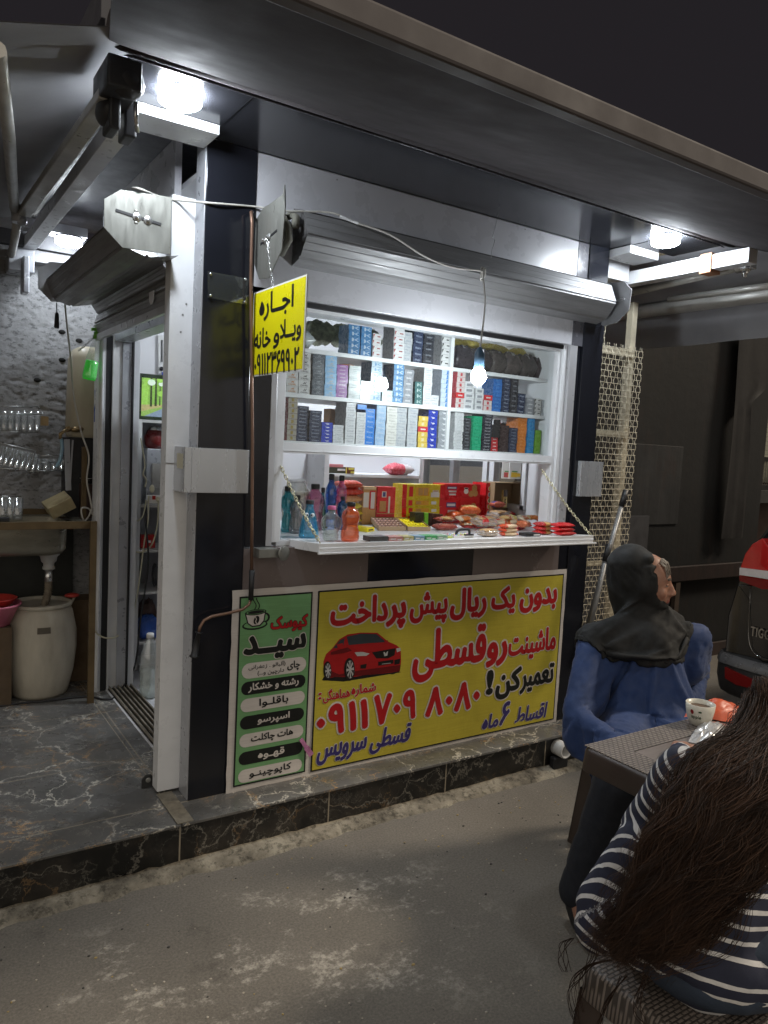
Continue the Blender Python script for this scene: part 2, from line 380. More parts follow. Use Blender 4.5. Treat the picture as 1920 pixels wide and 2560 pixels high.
def marble(name, dark, gx, gy, gz, gloss, veins=1.):
    """dark grey ceramic tile with cream and rust veins; gx/gy/gz are grout positions"""
    m, nt, b = newmat(name); v = pos(nt)
    f = tex(nt, v, 2.2, 8, .6); col = ramp(nt, f, [(.3, tuple(x*.62 for x in dark)), (.7, dark)])
    dn = N(nt, 'ShaderNodeTexNoise'); dn.inputs['Scale'].default_value = 3.2; dn.inputs['Detail'].default_value = 9; dn.inputs['Roughness'].default_value = .62; nt.links.new(v, dn.inputs['Vector'])
    wv = N(nt, 'ShaderNodeVectorMath', operation='MULTIPLY_ADD'); nt.links.new(dn.outputs['Color'], wv.inputs[0]); wv.inputs[1].default_value = (.55, .55, .55); nt.links.new(v, wv.inputs[2])
    def vein(scale, width, msk_s, lo, hi, c):
        nonlocal col
        vo = N(nt, 'ShaderNodeTexVoronoi', feature='DISTANCE_TO_EDGE'); vo.inputs['Scale'].default_value = scale; nt.links.new(wv.outputs[0], vo.inputs['Vector'])
        line = ramp(nt, vo.outputs['Distance'], [(0, 1), (width*.4, .8), (width, 0)])
        mk = ramp(nt, tex(nt, v, msk_s, 4), [(lo, 0), (hi, veins)])
        q = N(nt, 'ShaderNodeMath', operation='MULTIPLY'); nt.links.new(line, q.inputs[0]); nt.links.new(mk, q.inputs[1])
        col = mixc(nt, q.outputs[0], col, c)
    vein(2.6, .013, 2.1, .34, .48, (.62, .58, .50)); vein(4.3, .012, 4.3, .46, .56, (.50, .30, .13)); vein(6.5, .012, 3.3, .44, .56, (.44, .42, .37)); vein(10.5, .012, 5.1, .50, .60, (.40, .38, .33))
    sx = N(nt, 'ShaderNodeSeparateXYZ'); nt.links.new(v, sx.inputs[0])
    g = None
    for ax, lst in ((0, gx), (1, gy), (2, gz)):
        for p in lst:
            a = N(nt, 'ShaderNodeMath', operation='COMPARE'); nt.links.new(sx.outputs[ax], a.inputs[0]); a.inputs[1].default_value = p; a.inputs[2].default_value = .0028
            if g is None: g = a.outputs[0]
            else:
                h = N(nt, 'ShaderNodeMath', operation='MAXIMUM'); nt.links.new(g, h.inputs[0]); nt.links.new(a.outputs[0], h.inputs[1]); g = h.outputs[0]
    if g is not None: col = mixc(nt, g, col, (.30, .26, .20))
    dirt = tex(nt, v, 7, 7, .7); col = mixc(nt, .5, col, ramp(nt, dirt, [(.35, .55), (.6, 1)]), 'MULTIPLY')
    dust = ramp(nt, tex(nt, v, 4.3, 7, .7), [(.45, 0), (.75, .22)]); col = mixc(nt, dust, col, (.17, .14, .11))
    nt.links.new(col, b.inputs['Base Color'])
    nt.links.new(ramp(nt, tex(nt, v, 5, 6, .65), [(.3, gloss), (.7, gloss+.28)]), b.inputs['Roughness']); return m
def cement():
    m, nt, b = newmat('worn_cement'); v = pos(nt)
    col = ramp(nt, tex(nt, v, 5, 9, .68), [(.36, (.085, .075, .060)), (.5, (.21, .185, .145)), (.62, (.34, .305, .24))])
    col = mixc(nt, .8, col, ramp(nt, tex(nt, v, 34, 7, .75), [(.38, .30), (.5, 1)]), 'MULTIPLY')
    nt.links.new(col, b.inputs['Base Color']); b.inputs['Roughness'].default_value = .9; b.inputs['Specular IOR Level'].default_value = .2
    bump(nt, b, tex(nt, v, 30, 8, .7), .7, .01); return m
ASPH = asphalt()
g = MB()
g.quad((-40, -40, 0), (60, -40, 0), (60, 60, 0), (-40, 60, 0))
tag(g.build('ground', ASPH), kind='structure')
ZS = .168; FE = -.148
pf = MB()                                              # tiled platform under kiosk and washing corner
pf.box(-3.2, 2.02, FE+.012, 2.2, .02, ZS-.0005)
top = MB(); top.box(-3.2, -.0745, FE-.006, 2.2, ZS-.010, ZS); top.box(-.0715, 2.03, FE-.006, 0.0, ZS-.010, ZS+.001); top.box(-.0715, 2.03, 0.0, 2.2, ZS-.010, ZS+.0005)
pl = thing('platform', None, None, (0, 0, 0)); tag(pl, kind='structure')
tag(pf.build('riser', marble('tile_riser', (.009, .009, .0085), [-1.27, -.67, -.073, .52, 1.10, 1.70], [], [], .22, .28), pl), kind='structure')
tag(top.build('tile_floor', marble('tile_floor', (.15, .147, .142), [-1.25, -.652, -.0530], [-.0, .452, 1.055, 1.66], [], .16), pl, .002), kind='structure')
ledge = MB(); ledge.box(-.088, -.03, FE-.004, .10, ZS+.0015, ZS+.004)
tag(ledge.build('joint_filler', M('grout_dirty', (.24, .21, .16), .9, var=.5, scale=30, bmp=.5), pl), kind='structure')
# cement fillet along the foot of the step: uneven ridge
cs = MB(); n = 150; rows = 7; vs = []
for i in range(n+1):
    x = -3.2+5.6*i/n
    w = .075+.025*noise.noise(V((x*2.1, 0, 3)))+.022*noise.noise(V((x*11, 1, 3)))+.012*noise.noise(V((x*37, 1, 3))); hh = .026+.008*noise.noise(V((x*3, 7, 0)))
    for j in range(rows+1):
        t = j/rows; y = FE+.012-t*w; z = hh*(1-t)**.7*(1+.25*noise.noise(V((x*25, t*4, 2))))+.005*noise.noise(V((x*60, t*9, 5)))*(1-t) - (.004 if j == rows else 0)
        vs.append((x, y, max(z, -.004)))
fs = [(i*(rows+1)+j, i*(rows+1)+j+1, (i+1)*(rows+1)+j+1, (i+1)*(rows+1)+j) for i in range(n) for j in range(rows)]
cs.add(vs, fs, 0, True); tag(cs.build('cement_strip', cement()), kind='structure')

w = bpy.data.worlds.new('World'); SC.world = w; w.use_nodes = True; nt = w.node_tree
# night sky, near black overhead; warm fill lobe added low behind the viewer
tc = N(nt, 'ShaderNodeTexCoord'); dt = N(nt, 'ShaderNodeVectorMath', operation='DOT_PRODUCT'); nt.links.new(tc.outputs['Generated'], dt.inputs[0]); dt.inputs[1].default_value = V((-.46, -.80, .42)).normalized()
mr = N(nt, 'ShaderNodeMapRange', interpolation_type='SMOOTHSTEP'); nt.links.new(dt.outputs['Value'], mr.inputs[0]); mr.inputs[1].default_value = .10; mr.inputs[2].default_value = 1.
cl0 = N(nt, 'ShaderNodeMix', data_type='RGBA'); nt.links.new(mr.outputs[0], cl0.inputs[0]); cl0.inputs[6].default_value = (.0165, .0145, .0170, 1); cl0.inputs[7].default_value = (.80, .73, .63, 1)
nt.links.new(cl0.outputs[2], nt.nodes['Background'].inputs[0]); nt.nodes['Background'].inputs[1].default_value = 1.
sl = bpy.data.lights.new('street_light', 'SUN'); so = bpy.data.objects.new('street_light', sl); COL.objects.link(so)
sl.energy = 2.0; sl.angle = R(9); sl.color = (1, .87, .70)
so.rotation_euler = V((-.93, .40, -.88)).to_track_quat('-Z', 'Y').to_euler()

# ================================================================ the kiosk
BLACK = M('black_panel', (.012, .013, .018), .16, var=.25, rvar=.05, scale=3)
WHITEP = M('white_panel', (.52, .52, .55), .30, var=.10, scale=3)
ALU = M('white_aluminium', (.70, .71, .73), .34, var=.12, scale=9)
ALUG = M('grey_aluminium', (.42, .43, .46), .34, metal=.35, var=.15, scale=9)
SLAT = M('shutter_aluminium', (.27, .27, .275), .5, metal=.2, var=.30, scale=5, stretch=(.6, 2, 7), bmp=.1, bscale=20)
SLATD = M('shutter_dark', (.13, .127, .127), .6, metal=.15, var=.45, scale=9, stretch=(.6, 2, 3), bmp=.15, bscale=30)  # darker aluminium for the top band and the roll ends
GALV = M('galvanised_plate', (.29, .29, .265), .38, metal=.55, var=.28, scale=7, stretch=(3, 3, .6), bmp=.05)
BROWNP = M('grey_panel', (.165, .135, .130), .20, var=.12, scale=3)
RUBBER = M('black_rubber', (.012, .012, .014), .55, var=.2)
STEEL = M('bright_steel', (.62, .62, .62), .25, metal=.9, var=.12)
SCREW = M('screw_steel', (.30, .30, .30), .35, metal=.8, var=.2)
INW = M('interior_white', (.66, .66, .68), .4, var=.08, scale=2)
PANE = clear('window_glass', (.96, .985, .98), .985, .015, .05, .2)
K = thing('kiosk', 'black and white panelled street kiosk with roller shutters and a glazed goods window', 'kiosk', (1, .8, ZS))
def part(name, mb, mat, parent=K, bev=.0015, label=None):
    o = mb.build(name, mat, parent, bev)
    if label: o['label'] = label
    return o
ZT = 2.5272
part('pillar', MB().box(0, .184, 0, .093, ZS, ZT), BLACK, label='glossy black corner pillar at the left of the window')
part('pillar', MB().box(1.905, 2.0427, -.004, .10, ZS, ZT), BLACK, label='glossy black pillar at the right of the window')
part('corner_trim', MB().box(-.004, 0, .004, .0955, ZS+.002, ZT-.003), ALUG)
part('door_post', MB().box(-.086, -.001, .097, .158, ZS+.012, 2.344).box(-.0865, -.0005, .0955, .0975, 1.405, 1.408, 1), [ALU, SCREW])
part('wall_panel', MB().box(.184, .296, .004, .06, 1.105, 2.06), BLACK)
part('wall_panel', MB().box(1.84, 1.905, .01, .06, 1.105, 2.06), BLACK)
part('frieze_panel', MB().box(.186, 1.832, .004, .03, 2.04, ZT-.002), WHITEP)
part('corner_trim', MB().box(1.832, 1.905, .002, .05, 2.04, ZT-.002), M('dark_grey_trim', (.10, .10, .115), .25, var=.15))
for xa, xb in ((.184, .735), (1.297, 1.845)): part('lower_panel', MB().box(xa, xb, .002, .05, ZS, 1.10), BROWNP, label='grey brown glossy panel below the shelf')
for xa, xb in ((.735, 1.297), (1.845, 1.905)): part('lower_panel', MB().box(xa, xb, .002, .05, ZS, 1.10), BLACK, label='black glossy panel below the shelf')
# joints, screws
sc = MB()
for (px, py) in ((843, 449), (1108, 508), (1313, 573), (457, 787), (466, 760), (446, 1190), (452, 830)):
    p = A(px, py, 'Y', .0955 if px < 480 else .003); sc.lathe([(0, -.004), (.0035, -.003), (.0035, 0)], p, 8, axis=(0, -1, 0))
part('screw', sc, SCREW, bev=0)
# corner covers
cv = MB().box(-.031, .183, -.024, -.020, 1.309, 1.468).box(-.056, -.031, -.0235, .10, 1.309, 1.469)
part('corner_cover', cv, M('cover_plate', (.50, .51, .53), .25, metal=.45, var=.05, stretch=(2, 1, .4)), label='brushed metal cover plate wrapped round the left pillar')
part('corner_cover', MB().box(1.925, 2.085, -.028, -.024, 1.311, 1.486).box(1.925, 1.935, -.024, -.005, 1.311, 1.486), M('cover_plate'), label='grey metal cover plate on the right pillar')
part('paper_label', MB().box(-.0573, -.0563, -.005, .06, 1.392, 1.445), M('aged_paper', (.55, .52, .40), .7))
# roof, soffit and eaves
part('roof', MB().box(-.44, 2.42, -.394, 1.9, 2.60, 2.70), M('roof_underside', (.075, .075, .088), .45, var=.2), bev=.002)
part('soffit', MB().box(-.0, 2.06, -.392, 0.0, ZT, ZT+.02).box(-.42, 0, -.392, -.13, ZT-.002, ZT+.02).box(2.06, 2.40, -.392, -.13, ZT-.002, ZT+.02), M('soffit_panel', (.030, .031, .037), .17, var=.25, rvar=.03, scale=3))
part('soffit_edge', MB().box(-.43, 2.41, -.400, -.3935, ZT-.006, 2.60), M('edge_dark', (.06, .06, .07), .3))
eb = MB().box(-.285, -.006, -.128, .02, 2.494, 2.5245).box(-.345, -.285, -.128, 1.75, 2.42, 2.475)
part('eave_beam', eb, ALU, label='white box section frame at the left eave')
part('eave_beam', MB().box(2.0435, 2.255, -.128, .02, 2.488, 2.5245).box(2.26, 2.325, -.36, .35, 2.40, 2.465).box(2.26, 2.325, -.60, -.42, 2.40, 2.465).box(2.0435, 2.26, .05, .11, 2.41, 2.50), ALU, label='white box section frame at the right eave')
part('packing_timber', MB().box(2.255, 2.33, -.42, -.36, 2.385, 2.475), M('raw_timber', (.45, .22, .12), .7, var=.4, scale=20, stretch=(1, 1, 8)))
part('upper_wall', MB().box(-.03, -.004, .26, 1.40, 2.18, 2.6).box(-.002, 2.03, .06, .09, 2.06, 2.6), WHITEP)
# interior shell
ins = MB().box(.12, 2.03, 1.74, 1.78, ZS, 2.6).box(.02, 2.03, .10, 1.74, 2.44, 2.46).box(.02, 2.03, .06, 1.74, ZS, ZS+.003)
ins.box(2.0, 2.03, .1, .42, ZS, 2.45).box(2.0, 2.03, .42, 1.4, ZS, 1.2).box(2.0, 2.03, .42, 1.4, 1.9, 2.45).box(2.0, 2.03, 1.4, 1.74, ZS, 2.45)
ins.box(.25, 1.63, 1.10, 1.13, 1.0, 1.9)
part('interior_wall', ins, INW, bev=0)
part('back_shelf', MB().box(1.0, 1.03, .9, 1.1, 1.0, 1.5).box(1.03, 1.63, .9, 1.1, 1.335, 1.352).box(1.62, 1.65, .9, 1.12, 1.0, 1.9), ALU)
sw = MB()
for y0, y1 in ((.42, .45), (.68, .72), (.74, .78), (1.05, 1.09), (1.36, 1.40)): sw.box(1.985, 2.035, y0, y1, 1.2, 1.9)
sw.box(1.985, 2.035, .42, 1.4, 1.2, 1.225).box(1.985, 2.035, .42, 1.4, 1.875, 1.9)
s_w = part('side_window', sw, ALU)
part('glass_pane', MB().box(2.008, 2.012, .43, 1.39, 1.21, 1.89), PANE, s_w, 0)
# display cabinet boards
cab = MB()
for z in (1.878, 1.698): cab.box(.337, 1.188, .115, .44, z-.017, z); cab.box(1.206, 1.80, .115, .44, z-.017, z)
cab.box(.337, 1.80, .105, .44, 1.487, 1.510).box(.337, 1.80, .115, .44, 2.06, 2.08)
cab.box(1.188, 1.206, .113, .44, 1.51, 2.06).box(.318, .336, .10, .44, 1.487, 2.08).box(1.801, 1.816, .10, .44, 1.487, 2.08)
part('shelf_board', cab, M('cabinet_white', (.68, .69, .70), .4, var=.08))
# window frame
wf = MB()
wf.box(.296, .336, .012, .095, 1.12, 2.04).box(.336, 1.778, .030, .095, 1.462, 1.503).box(.336, 1.778, .034, .095, 2.005, 2.03)
wf.box(1.778, 1.80, .034, .095, 1.12, 2.03).box(1.80, 1.825, .02, .095, 1.12, 2.04).box(.336, 1.80, .05, .10, 1.10, 1.122)
wf.box(.344, 1.770, .026, .030, 1.470, 1.473)
WF = part('window_frame', wf, ALU)
part('glass_pane', MB().box(.336, 1.778, .058, .062, 1.503, 2.005), PANE, WF, 0)
# fold-down counter shelf
def shelf_z(y): return 1.122+max(0., .11-y)*.062
q0, q1 = A(798, 1357, 'Y', -.195), A(1484, 1341, 'Y', -.195)
SX0, SX1 = q0.x, q1.x
def shelf_pt(px, py, dz=0.):
    """where a photographed foot point meets the sloping counter shelf"""
    y = 0.
    for _ in range(8): p = A(px, py, 'Z', shelf_z(y)+dz); y = p.y
    return p
sh = MB(); vs = []
for dz in (-.034, 0):
    for x, y in ((SX0, -.195), (SX1, -.195), (1.80, .11), (.395, .11)): vs.append((x, y, shelf_z(y)+dz))
sh.add(vs, [(3, 2, 1, 0), (4, 5, 6, 7), (0, 1, 5, 4), (1, 2, 6, 5), (2, 3, 7, 6), (3, 0, 4, 7)])
sh.box(SX0-.006, SX1+.012, -.207, -.196, shelf_z(-.195)-.040, shelf_z(-.195)-.033).box(SX0, SX1, -.199, -.1955, shelf_z(-.195)-.02, shelf_z(-.195)-.016)
part('counter_board', MB().box(.34, 1.99, .1105, .74, 1.098, 1.1215), ALU)
SH = part('fold_down_shelf', sh, M('shelf_white', (.78, .78, .79), .3, var=.06))
def chain(parent, p, q, link=.021, rad=.0019, sag=.012, name='chain', mat=None, wd=.0048):
    p, q = V(p), V(q); n = max(2, int((q-p).length/(link*.72))); mb = MB(); d0 = (q-p).normalized()
    for i in range(n):
        t = (i+.5)/n; c = p.lerp(q, t)-V((0, 0, sag*4*t*(1-t))); d = (d0-V((0, 0, sag*4*(1-2*t)/(q-p).length))).normalized()
        a = d.orthogonal().normalized(); b2 = d.cross(a)
        if i % 2: a = b2
        pts = []
        for k in range(12):
            an = 2*math.pi*k/12; pts.append(c+d*(math.cos(an)*wd+(link*.5-wd)*(1 if math.cos(an) > 0 else -1))+a*(math.sin(an)*wd))
        mb.tube(pts, rad, 6, closed=True)
    return mb.build(name, mat or STEEL, parent)
CHM = M('chain_metal', (.66, .62, .42), .3, metal=.7, var=.3, scale=40)
chain(SH, A(700, 1160, 'Y', .02), (SX0+.008, -.185, shelf_z(-.185)+.004), mat=CHM, name='chain')
chain(SH, A(1353, 1172, 'Y', .05), (SX1-.012, -.185, shelf_z(-.185)+.004), mat=CHM, name='chain')
# front roller shutter: roll, curtain, guides, end plates
def grooved(poly, g=.0065):
    """2D profile with a narrow groove at every inner corner and fine ribs between"""
    out = []
    for i in range(len(poly)-1):
        a, b2 = V(poly[i]).to_2d() if False else Vector(poly[i]), Vector(poly[i+1]); d = (b2-a); L = d.length; d = d/L; nrm = Vector((-d.y, d.x))
        if i: out += [a+nrm*g*1.5, a+d*g]
        else: out.append(a)
        for t in (.3, .62):
            m_ = a+d*L*t; out += [m_-d*.002, m_+nrm*.0012, m_+d*.002]
        out.append(b2-d*g if i < len(poly)-2 else b2)
    return out
RS = tag(thing('roller_shutter', None, None, (1, 0, 2.2)), 'silver slatted shutter rolled up above the goods window'); RS.parent = K; RS.location = V((1, 0, 2.2))-K.location
prof = grooved([(.002, 2.362), (-.078, 2.338), (-.118, 2.246), (-.062, 2.172), (.028, 2.148)])
nseg = 1; x0, x1 = .335, 1.985
vsF = []; mi = []
mbS = MB(); k = len(prof)
vs = [(x0, p[0], p[1]) for p in prof]+[(x1, p[0], p[1]) for p in prof]
for i in range(k-1): mbS.add([vs[i], vs[i+1], vs[k+i+1], vs[k+i]], [(0, 1, 2, 3)], 1 if i < (k-1)/4 else 0)
mbS.add([(x0, p[0], p[1]) for p in prof]+[(x0, .028, 2.36)], [tuple(range(k+1))], 1); mbS.add([(x1, p[0], p[1]) for p in prof]+[(x1, .028, 2.36)], [tuple(range(k+1))[::-1]], 1)
part('shutter_roll', mbS, [SLAT, SLATD], RS, 0)
pc = grooved([(.030, 2.15), (.026, 2.096), (.030, 2.036)]); k = len(pc); mbC = MB()
for i in range(k-1): mbC.add([(.335, *pc[i]), (.335, *pc[i+1]), (1.80, *pc[i+1]), (1.80, *pc[i])], [(0, 1, 2, 3)])
part('slat_curtain', mbC, SLAT, RS, 0)
part('gap_strip', MB().box(.335, 1.80, .022, .034, 2.018, 2.036), RUBBER, RS)  # dark strip stands in for the gap below the slat curtain
gd = MB().tube([(1.855, .028, 1.12), (1.855, .018, 2.02), (1.858, .018, 2.055), (1.868, .02, 2.075), (1.885, .02, 2.08)], .012, 8)
gd.box(1.826, 1.876, .004, .05, 1.10, 2.062)
part('guide_rail', MB().box(.272, .296, .002, .03, 1.107, 2.02), M('guide_grey', (.50, .50, .52), .35, metal=.3, var=.2), RS)
part('guide_rail', gd, M('guide_grey', (.50, .50, .52), .35, metal=.3, var=.2), RS)
oct_ = [(.02, 2.16), (-.045, 2.075), (-.13, 2.065), (-.225, 2.145), (-.240, 2.28), (-.215, 2.325), (-.05, 2.315), (.02, 2.28)]
ep = MB().prism(oct_, lambda a, b2, d: V((d, a, b2)), .186, .190)
ep.add([(.186, -.215, 2.325), (.19, -.215, 2.325), (.183, -.235, 2.352), (.187, -.235, 2.352), (.186, -.24, 2.28), (.19, -.24, 2.28)], [(0, 1, 3, 2), (0, 4, 2), (1, 3, 5)], 0)
ep.bar((.1855, -.05, 2.195), (.1855, -.185, 2.215), .002, .009, 1)
for yy, zz in ((-.085, 2.20), (-.12, 2.206)): ep.lathe([(.013, 0), (.013, .003), (.006, .0035), (.006, .010)], (.186, yy, zz), 10, 2, axis=(-1, 0, 0))
E1 = part('end_plate', ep, [GALV, RUBBER, STEEL], RS, .0008, 'galvanised end plate at the left of the front shutter')
rb = MB()
pts = []
for i in range(26):
    t = i*.62; pts.append((.20+.11*i/26+.006*math.sin(i*1.7), -.045+.050*math.cos(t)+.008*math.sin(i*2.3), 2.252+.070*math.sin(t)))
rb.tube(pts, .014, 8); part('rubber_winding', rb, M('old_foam', (.20, .195, .16), .8, var=.5, scale=25, bmp=.5), RS, 0)
oc2 = [(.06, 2.19), (-.02, 2.15), (-.10, 2.158), (-.165, 2.21), (-.172, 2.305), (-.13, 2.345), (-.02, 2.36), (.06, 2.33)]
ep2 = MB().prism(oc2, lambda a, b2, d: V((d, a, b2)), 2.02, 2.024)
ep2.bar((2.019, -.06, 2.262), (2.019, -.14, 2.266), .002, .012, 1)
part('end_plate', ep2, [M('dull_plate', (.34, .34, .35), .45, metal=.5, var=.3), STEEL], RS, .0008, 'dull grey end plate at the right of the front shutter')
part('lock_box', MB().box(.222, .30, -.055, .0, 1.072, 1.105).lathe([(.0, 0), (.028, .001), (.028, .006), (0, .0061)], (.318, -.058, 1.088), 16, axis=(.3, -1, 0)), GALV, RS)
# door shutter on the left face
DS = thing('roller_shutter', 'silver slatted shutter rolled up above the open side door', None, (0, 0, 0)); DS.parent = K; DS.location = V((-.2, .7, 2.2))-K.location
pr2 = [(-.115, 2.30), (-.245, 2.292), (-.318, 2.246), (-.330, 2.17), (-.285, 2.115), (-.19, 2.10), (-.10, 2.12)]
gp = grooved([(-.115, 2.275), (-.245, 2.265), (-.305, 2.20), (-.27, 2.118), (-.19, 2.095), (-.085, 2.12)]); k = len(gp); mb = MB()
for i in range(k-1): mb.add([(gp[i][0], .015, gp[i][1]), (gp[i+1][0], .015, gp[i+1][1]), (gp[i+1][0], 1.30, gp[i+1][1]), (gp[i][0], 1.30, gp[i][1])], [(0, 1, 2, 3)])
part('shutter_roll', mb, M('shutter_shade', (.30, .295, .295), .42, metal=.45, var=.35, scale=5, stretch=(2, .6, 5), bmp=.1), DS, 0)
gp = grooved([(-.085, 2.125), (-.058, 2.085), (-.075, 2.035), (-.058, 1.985)]); k = len(gp); mb = MB()
for i in range(k-1): mb.add([(gp[i][0], .20, gp[i][1]), (gp[i+1][0], .20, gp[i+1][1]), (gp[i+1][0], 1.36, gp[i+1][1]), (gp[i][0], 1.36, gp[i][1])], [(0, 1, 2, 3)])
part('slat_curtain', mb, M('shutter_shade'), DS, 0)
part('bottom_bar', MB().box(-.066, -.050, .20, 1.36, 1.955, 1.985), M('guide_grey'), DS)
lk = MB().prism([(-.03, 0), (.03, 0), (.03, .03), (.012, .048), (-.012, .048), (-.03, .03)], lambda a, b2, d: V((-.078+d, .36+a, 2.05-b2)), 0, .004); part('lock_plate', lk, ALU, DS)
pp = [(-.118, 2.115), (-.276, 2.108), (-.334, 2.160), (-.336, 2.250), (-.285, 2.290), (-.118, 2.302)]
ep = MB().prism(pp, lambda a, b2, d: V((a, d, b2)), 0, .005)
ep.bar((-.300, -.0015, 2.222), (-.152, -.0015, 2.206), .002, .010, 1)
for xx, zz in ((-.232, 2.2145), (-.196, 2.2105)): ep.lathe([(.0145, 0), (.0145, .003), (.006, .0035), (.006, .010), (0, .0101)], (xx, 0, zz), 12, 2, axis=(0, -1, 0))
for xx, zz in ((-.234, 2.234), (-.234, 2.196)): ep.ball((xx, 0, zz), (.008, .003, .005), 0, 8, 5)
part('end_plate', ep, [GALV, RUBBER, STEEL], DS, .0012, 'octagonal galvanised end plate facing the street with a slot and two bolts')
part('end_plate', MB().prism(pp, lambda a, b2, d: V((a, d, b2)), 1.305, 1.312), M('dull_plate'), DS, 0, 'dark far end plate of the door shutter')
part('pull_cord', MB().tube([(-.255, 1.30, 2.105), (-.253, 1.298, 2.06)], .003, 6).lathe([(.008, -.075), (.012, -.07), (.009, -.01), (.005, 0)], (-.253, 1.298, 2.06), 10), RUBBER, DS)
# door frame and floor track
df = MB()
df.box(-.045, -.022, 1.36, 1.46, ZS, 2.10).box(-.010, .022, 1.372, 1.46, ZS, 2.0, 1).box(-.022, -.010, 1.366, 1.46, ZS, 2.0, 2).box(.022, .030, 1.364, 1.46, ZS, 2.0, 2).box(.030, .072, 1.378, 1.46, ZS, 2.0, 2)
df.box(.072, .118, 1.37, 1.44, ZS, 1.985, 3).box(.118, .128, 1.36, 1.44, ZS, 1.985, 1).box(.128, .165, 1.39, 1.46, ZS, 1.985, 0)
df.box(.03, .11, .25, 1.37, 1.965, 2.0, 3)
df.tube([(-.03, 1.352, ZS+.03), (-.03, 1.352, 2.06), (-.036, 1.352, 2.085), (-.055, 1.35, 2.095)], .009, 8, 0)
part('door_frame', df, [ALU, RUBBER, M('jamb_white', (.62, .62, .62), .4, var=.25, scale=4), ALUG], bev=.001)
tr = MB().box(.03, .155, .25, 1.37, ZS+.001, ZS+.008, 1)
for x in (.034, .056, .078, .1, .122, .144): tr.box(x, x+.008, .25, 1.37, ZS+.008, ZS+.020)
part('floor_track', tr, [M('track_metal', (.42, .37, .30), .4, metal=.5, var=.5, scale=25), M('track_bed', (.02, .017, .013), .9)])  # near-black bed between the track ribs
hk = MB().prism([(-.03, 0), (.03, 0), (.03, .03), (.012, .05), (-.012, .05), (-.03, .035)], lambda a, b2, d: V((-.10+a*.8+.0, .165+d, ZS+.004+b2)), 0, .006).lathe([(.0, 0), (.010, .0001), (.010, .003), (0, .0031)], (-.10, .165, ZS+.034), 12, 1, axis=(0, -1, 0))
part('floor_lug', hk, [M('dark_steel', (.05, .05, .05), .5, metal=.6), GALV])
# small acrylic plaque on the pillar
aq = thing('acrylic_plaque', 'small clear acrylic plaque screwed to the black corner pillar', 'plaque', A(570, 720, 'Y', -.003))
a0, a1, a2, a3 = (A(519, 678, 'Y', -.004), A(620, 697, 'Y', -.004), A(617, 762, 'Y', -.004), A(519, 744, 'Y', -.004))
MB().add([a0, a1, a2, a3]+[p-V((0, .003, 0)) for p in (a0, a1, a2, a3)], [(0, 1, 2, 3), (7, 6, 5, 4), (0, 4, 5, 1), (1, 5, 6, 2), (2, 6, 7, 3), (3, 7, 4, 0)]).build('sheet', clear('acrylic', (.9, .95, .92), .86, .08, .10, .12), aq)
for px, py in ((526, 685), (612, 698), (612, 755), (526, 739)): MB().lathe([(.005, 0), (.005, .004), (0, .006)], A(px, py, 'Y', -.007), 10, axis=(0, -1, 0)).build('screw', STEEL, aq)
# crank rod for the shutter
cr = thing('shutter_crank', 'thin copper coloured crank rod with black grips hanging beside the left pillar', 'crank', (.17, -.03, .7))
yy = -.035
pts = [A(628, 525, 'Y', yy)+V((.012, .02, 0)), A(628, 530, 'Y', yy), A(630, 560, 'Y', yy)]+[A(x, y, 'Y', yy) for x, y in ((627, 700), (629, 900), (631, 1100), (630, 1300), (629, 1428))]
MB().tube(pts, .0062, 8).build('rod', M('copper_rod', (.23, .135, .095), .38, metal=.5, var=.35, scale=18, stretch=(1, 1, .3)), cr)
MB().tube([A(630, 1425, 'Y', yy), A(627, 1500, 'Y', yy)], [.0105, .009], 10).build('grip', RUBBER, cr)
MB().tube([A(x, y, 'Y', yy) for x, y in ((627, 1500), (622, 1512), (606, 1524), (570, 1533), (530, 1541), (510, 1551), (500, 1568), (497, 1582))], .0058, 8).build('crank_arm', M('copper_rod'), cr)
MB().lathe([(.014, 0), (.014, .004), (.008, .006), (.0135, .085), (.017, .087), (.017, .092)], A(498, 1580, 'Y', yy), 12, axis=(A(483, 1650, 'Y', yy)-A(498, 1580, 'Y', yy))).build('handle', RUBBER, cr)

# ================================================================ lamps
def ceiling_lamp(label, p, power):
    t = thing('ceiling_lamp', label, 'lamp', p, 'round surface mounted ceiling lamps')
    MB().lathe([(.0, 0), (.062, 0), (.063, -.001), (.063, -.002), (.060, -.0025)], p, 28).build('housing', M('lamp_housing', (.8, .8, .82), .4, var=0, rvar=0), t)
    MB().lathe([(.0635, -.0026), (.0625, -.028), (.050, -.036), (.0, -.038)], p, 28).build('diffuser', glow('lamp_light_%d' % power, (.86, .93, 1.0), power), t)
    return t
ceiling_lamp('lit round ceiling lamp under the soffit at the left corner of the kiosk', A(450, 262, 'Z', 2.49)+V((0, 0, .034)), 190)
ceiling_lamp('lit round ceiling lamp under the soffit at the right end of the kiosk', A(1663, 612, 'Z', 2.49)+V((0, 0, .034)), 190)
ceiling_lamp('small lit lamp far back above the washing corner', A(172, 596, 'Y', 1.55), 75)
ceiling_lamp('round lamp on the ceiling inside the kiosk', (1.15, .75, 2.44), 500)
hb = thing('hanging_bulb', 'lit bulb hanging on a cable in front of the glass', 'bulb', A(1196, 925, 'Y', -.29))
b0 = A(1196, 940, 'Y', -.29)
MB().lathe([(0, -.036), (.016, -.033), (.028, -.018), (.030, 0), (.024, .018), (.016, .030)], b0, 18).build('globe', glow('bulb_light', (.88, .95, 1.0), 470), hb)
MB().lathe([(.0165, .029), (.020, .034), (.0205, .085), (.015, .10), (.006, .112)], b0, 16).build('socket', M('socket_blue', (.05, .10, .16), .4, var=.1), hb)
top = A(1208, 680, 'Y', -.155)
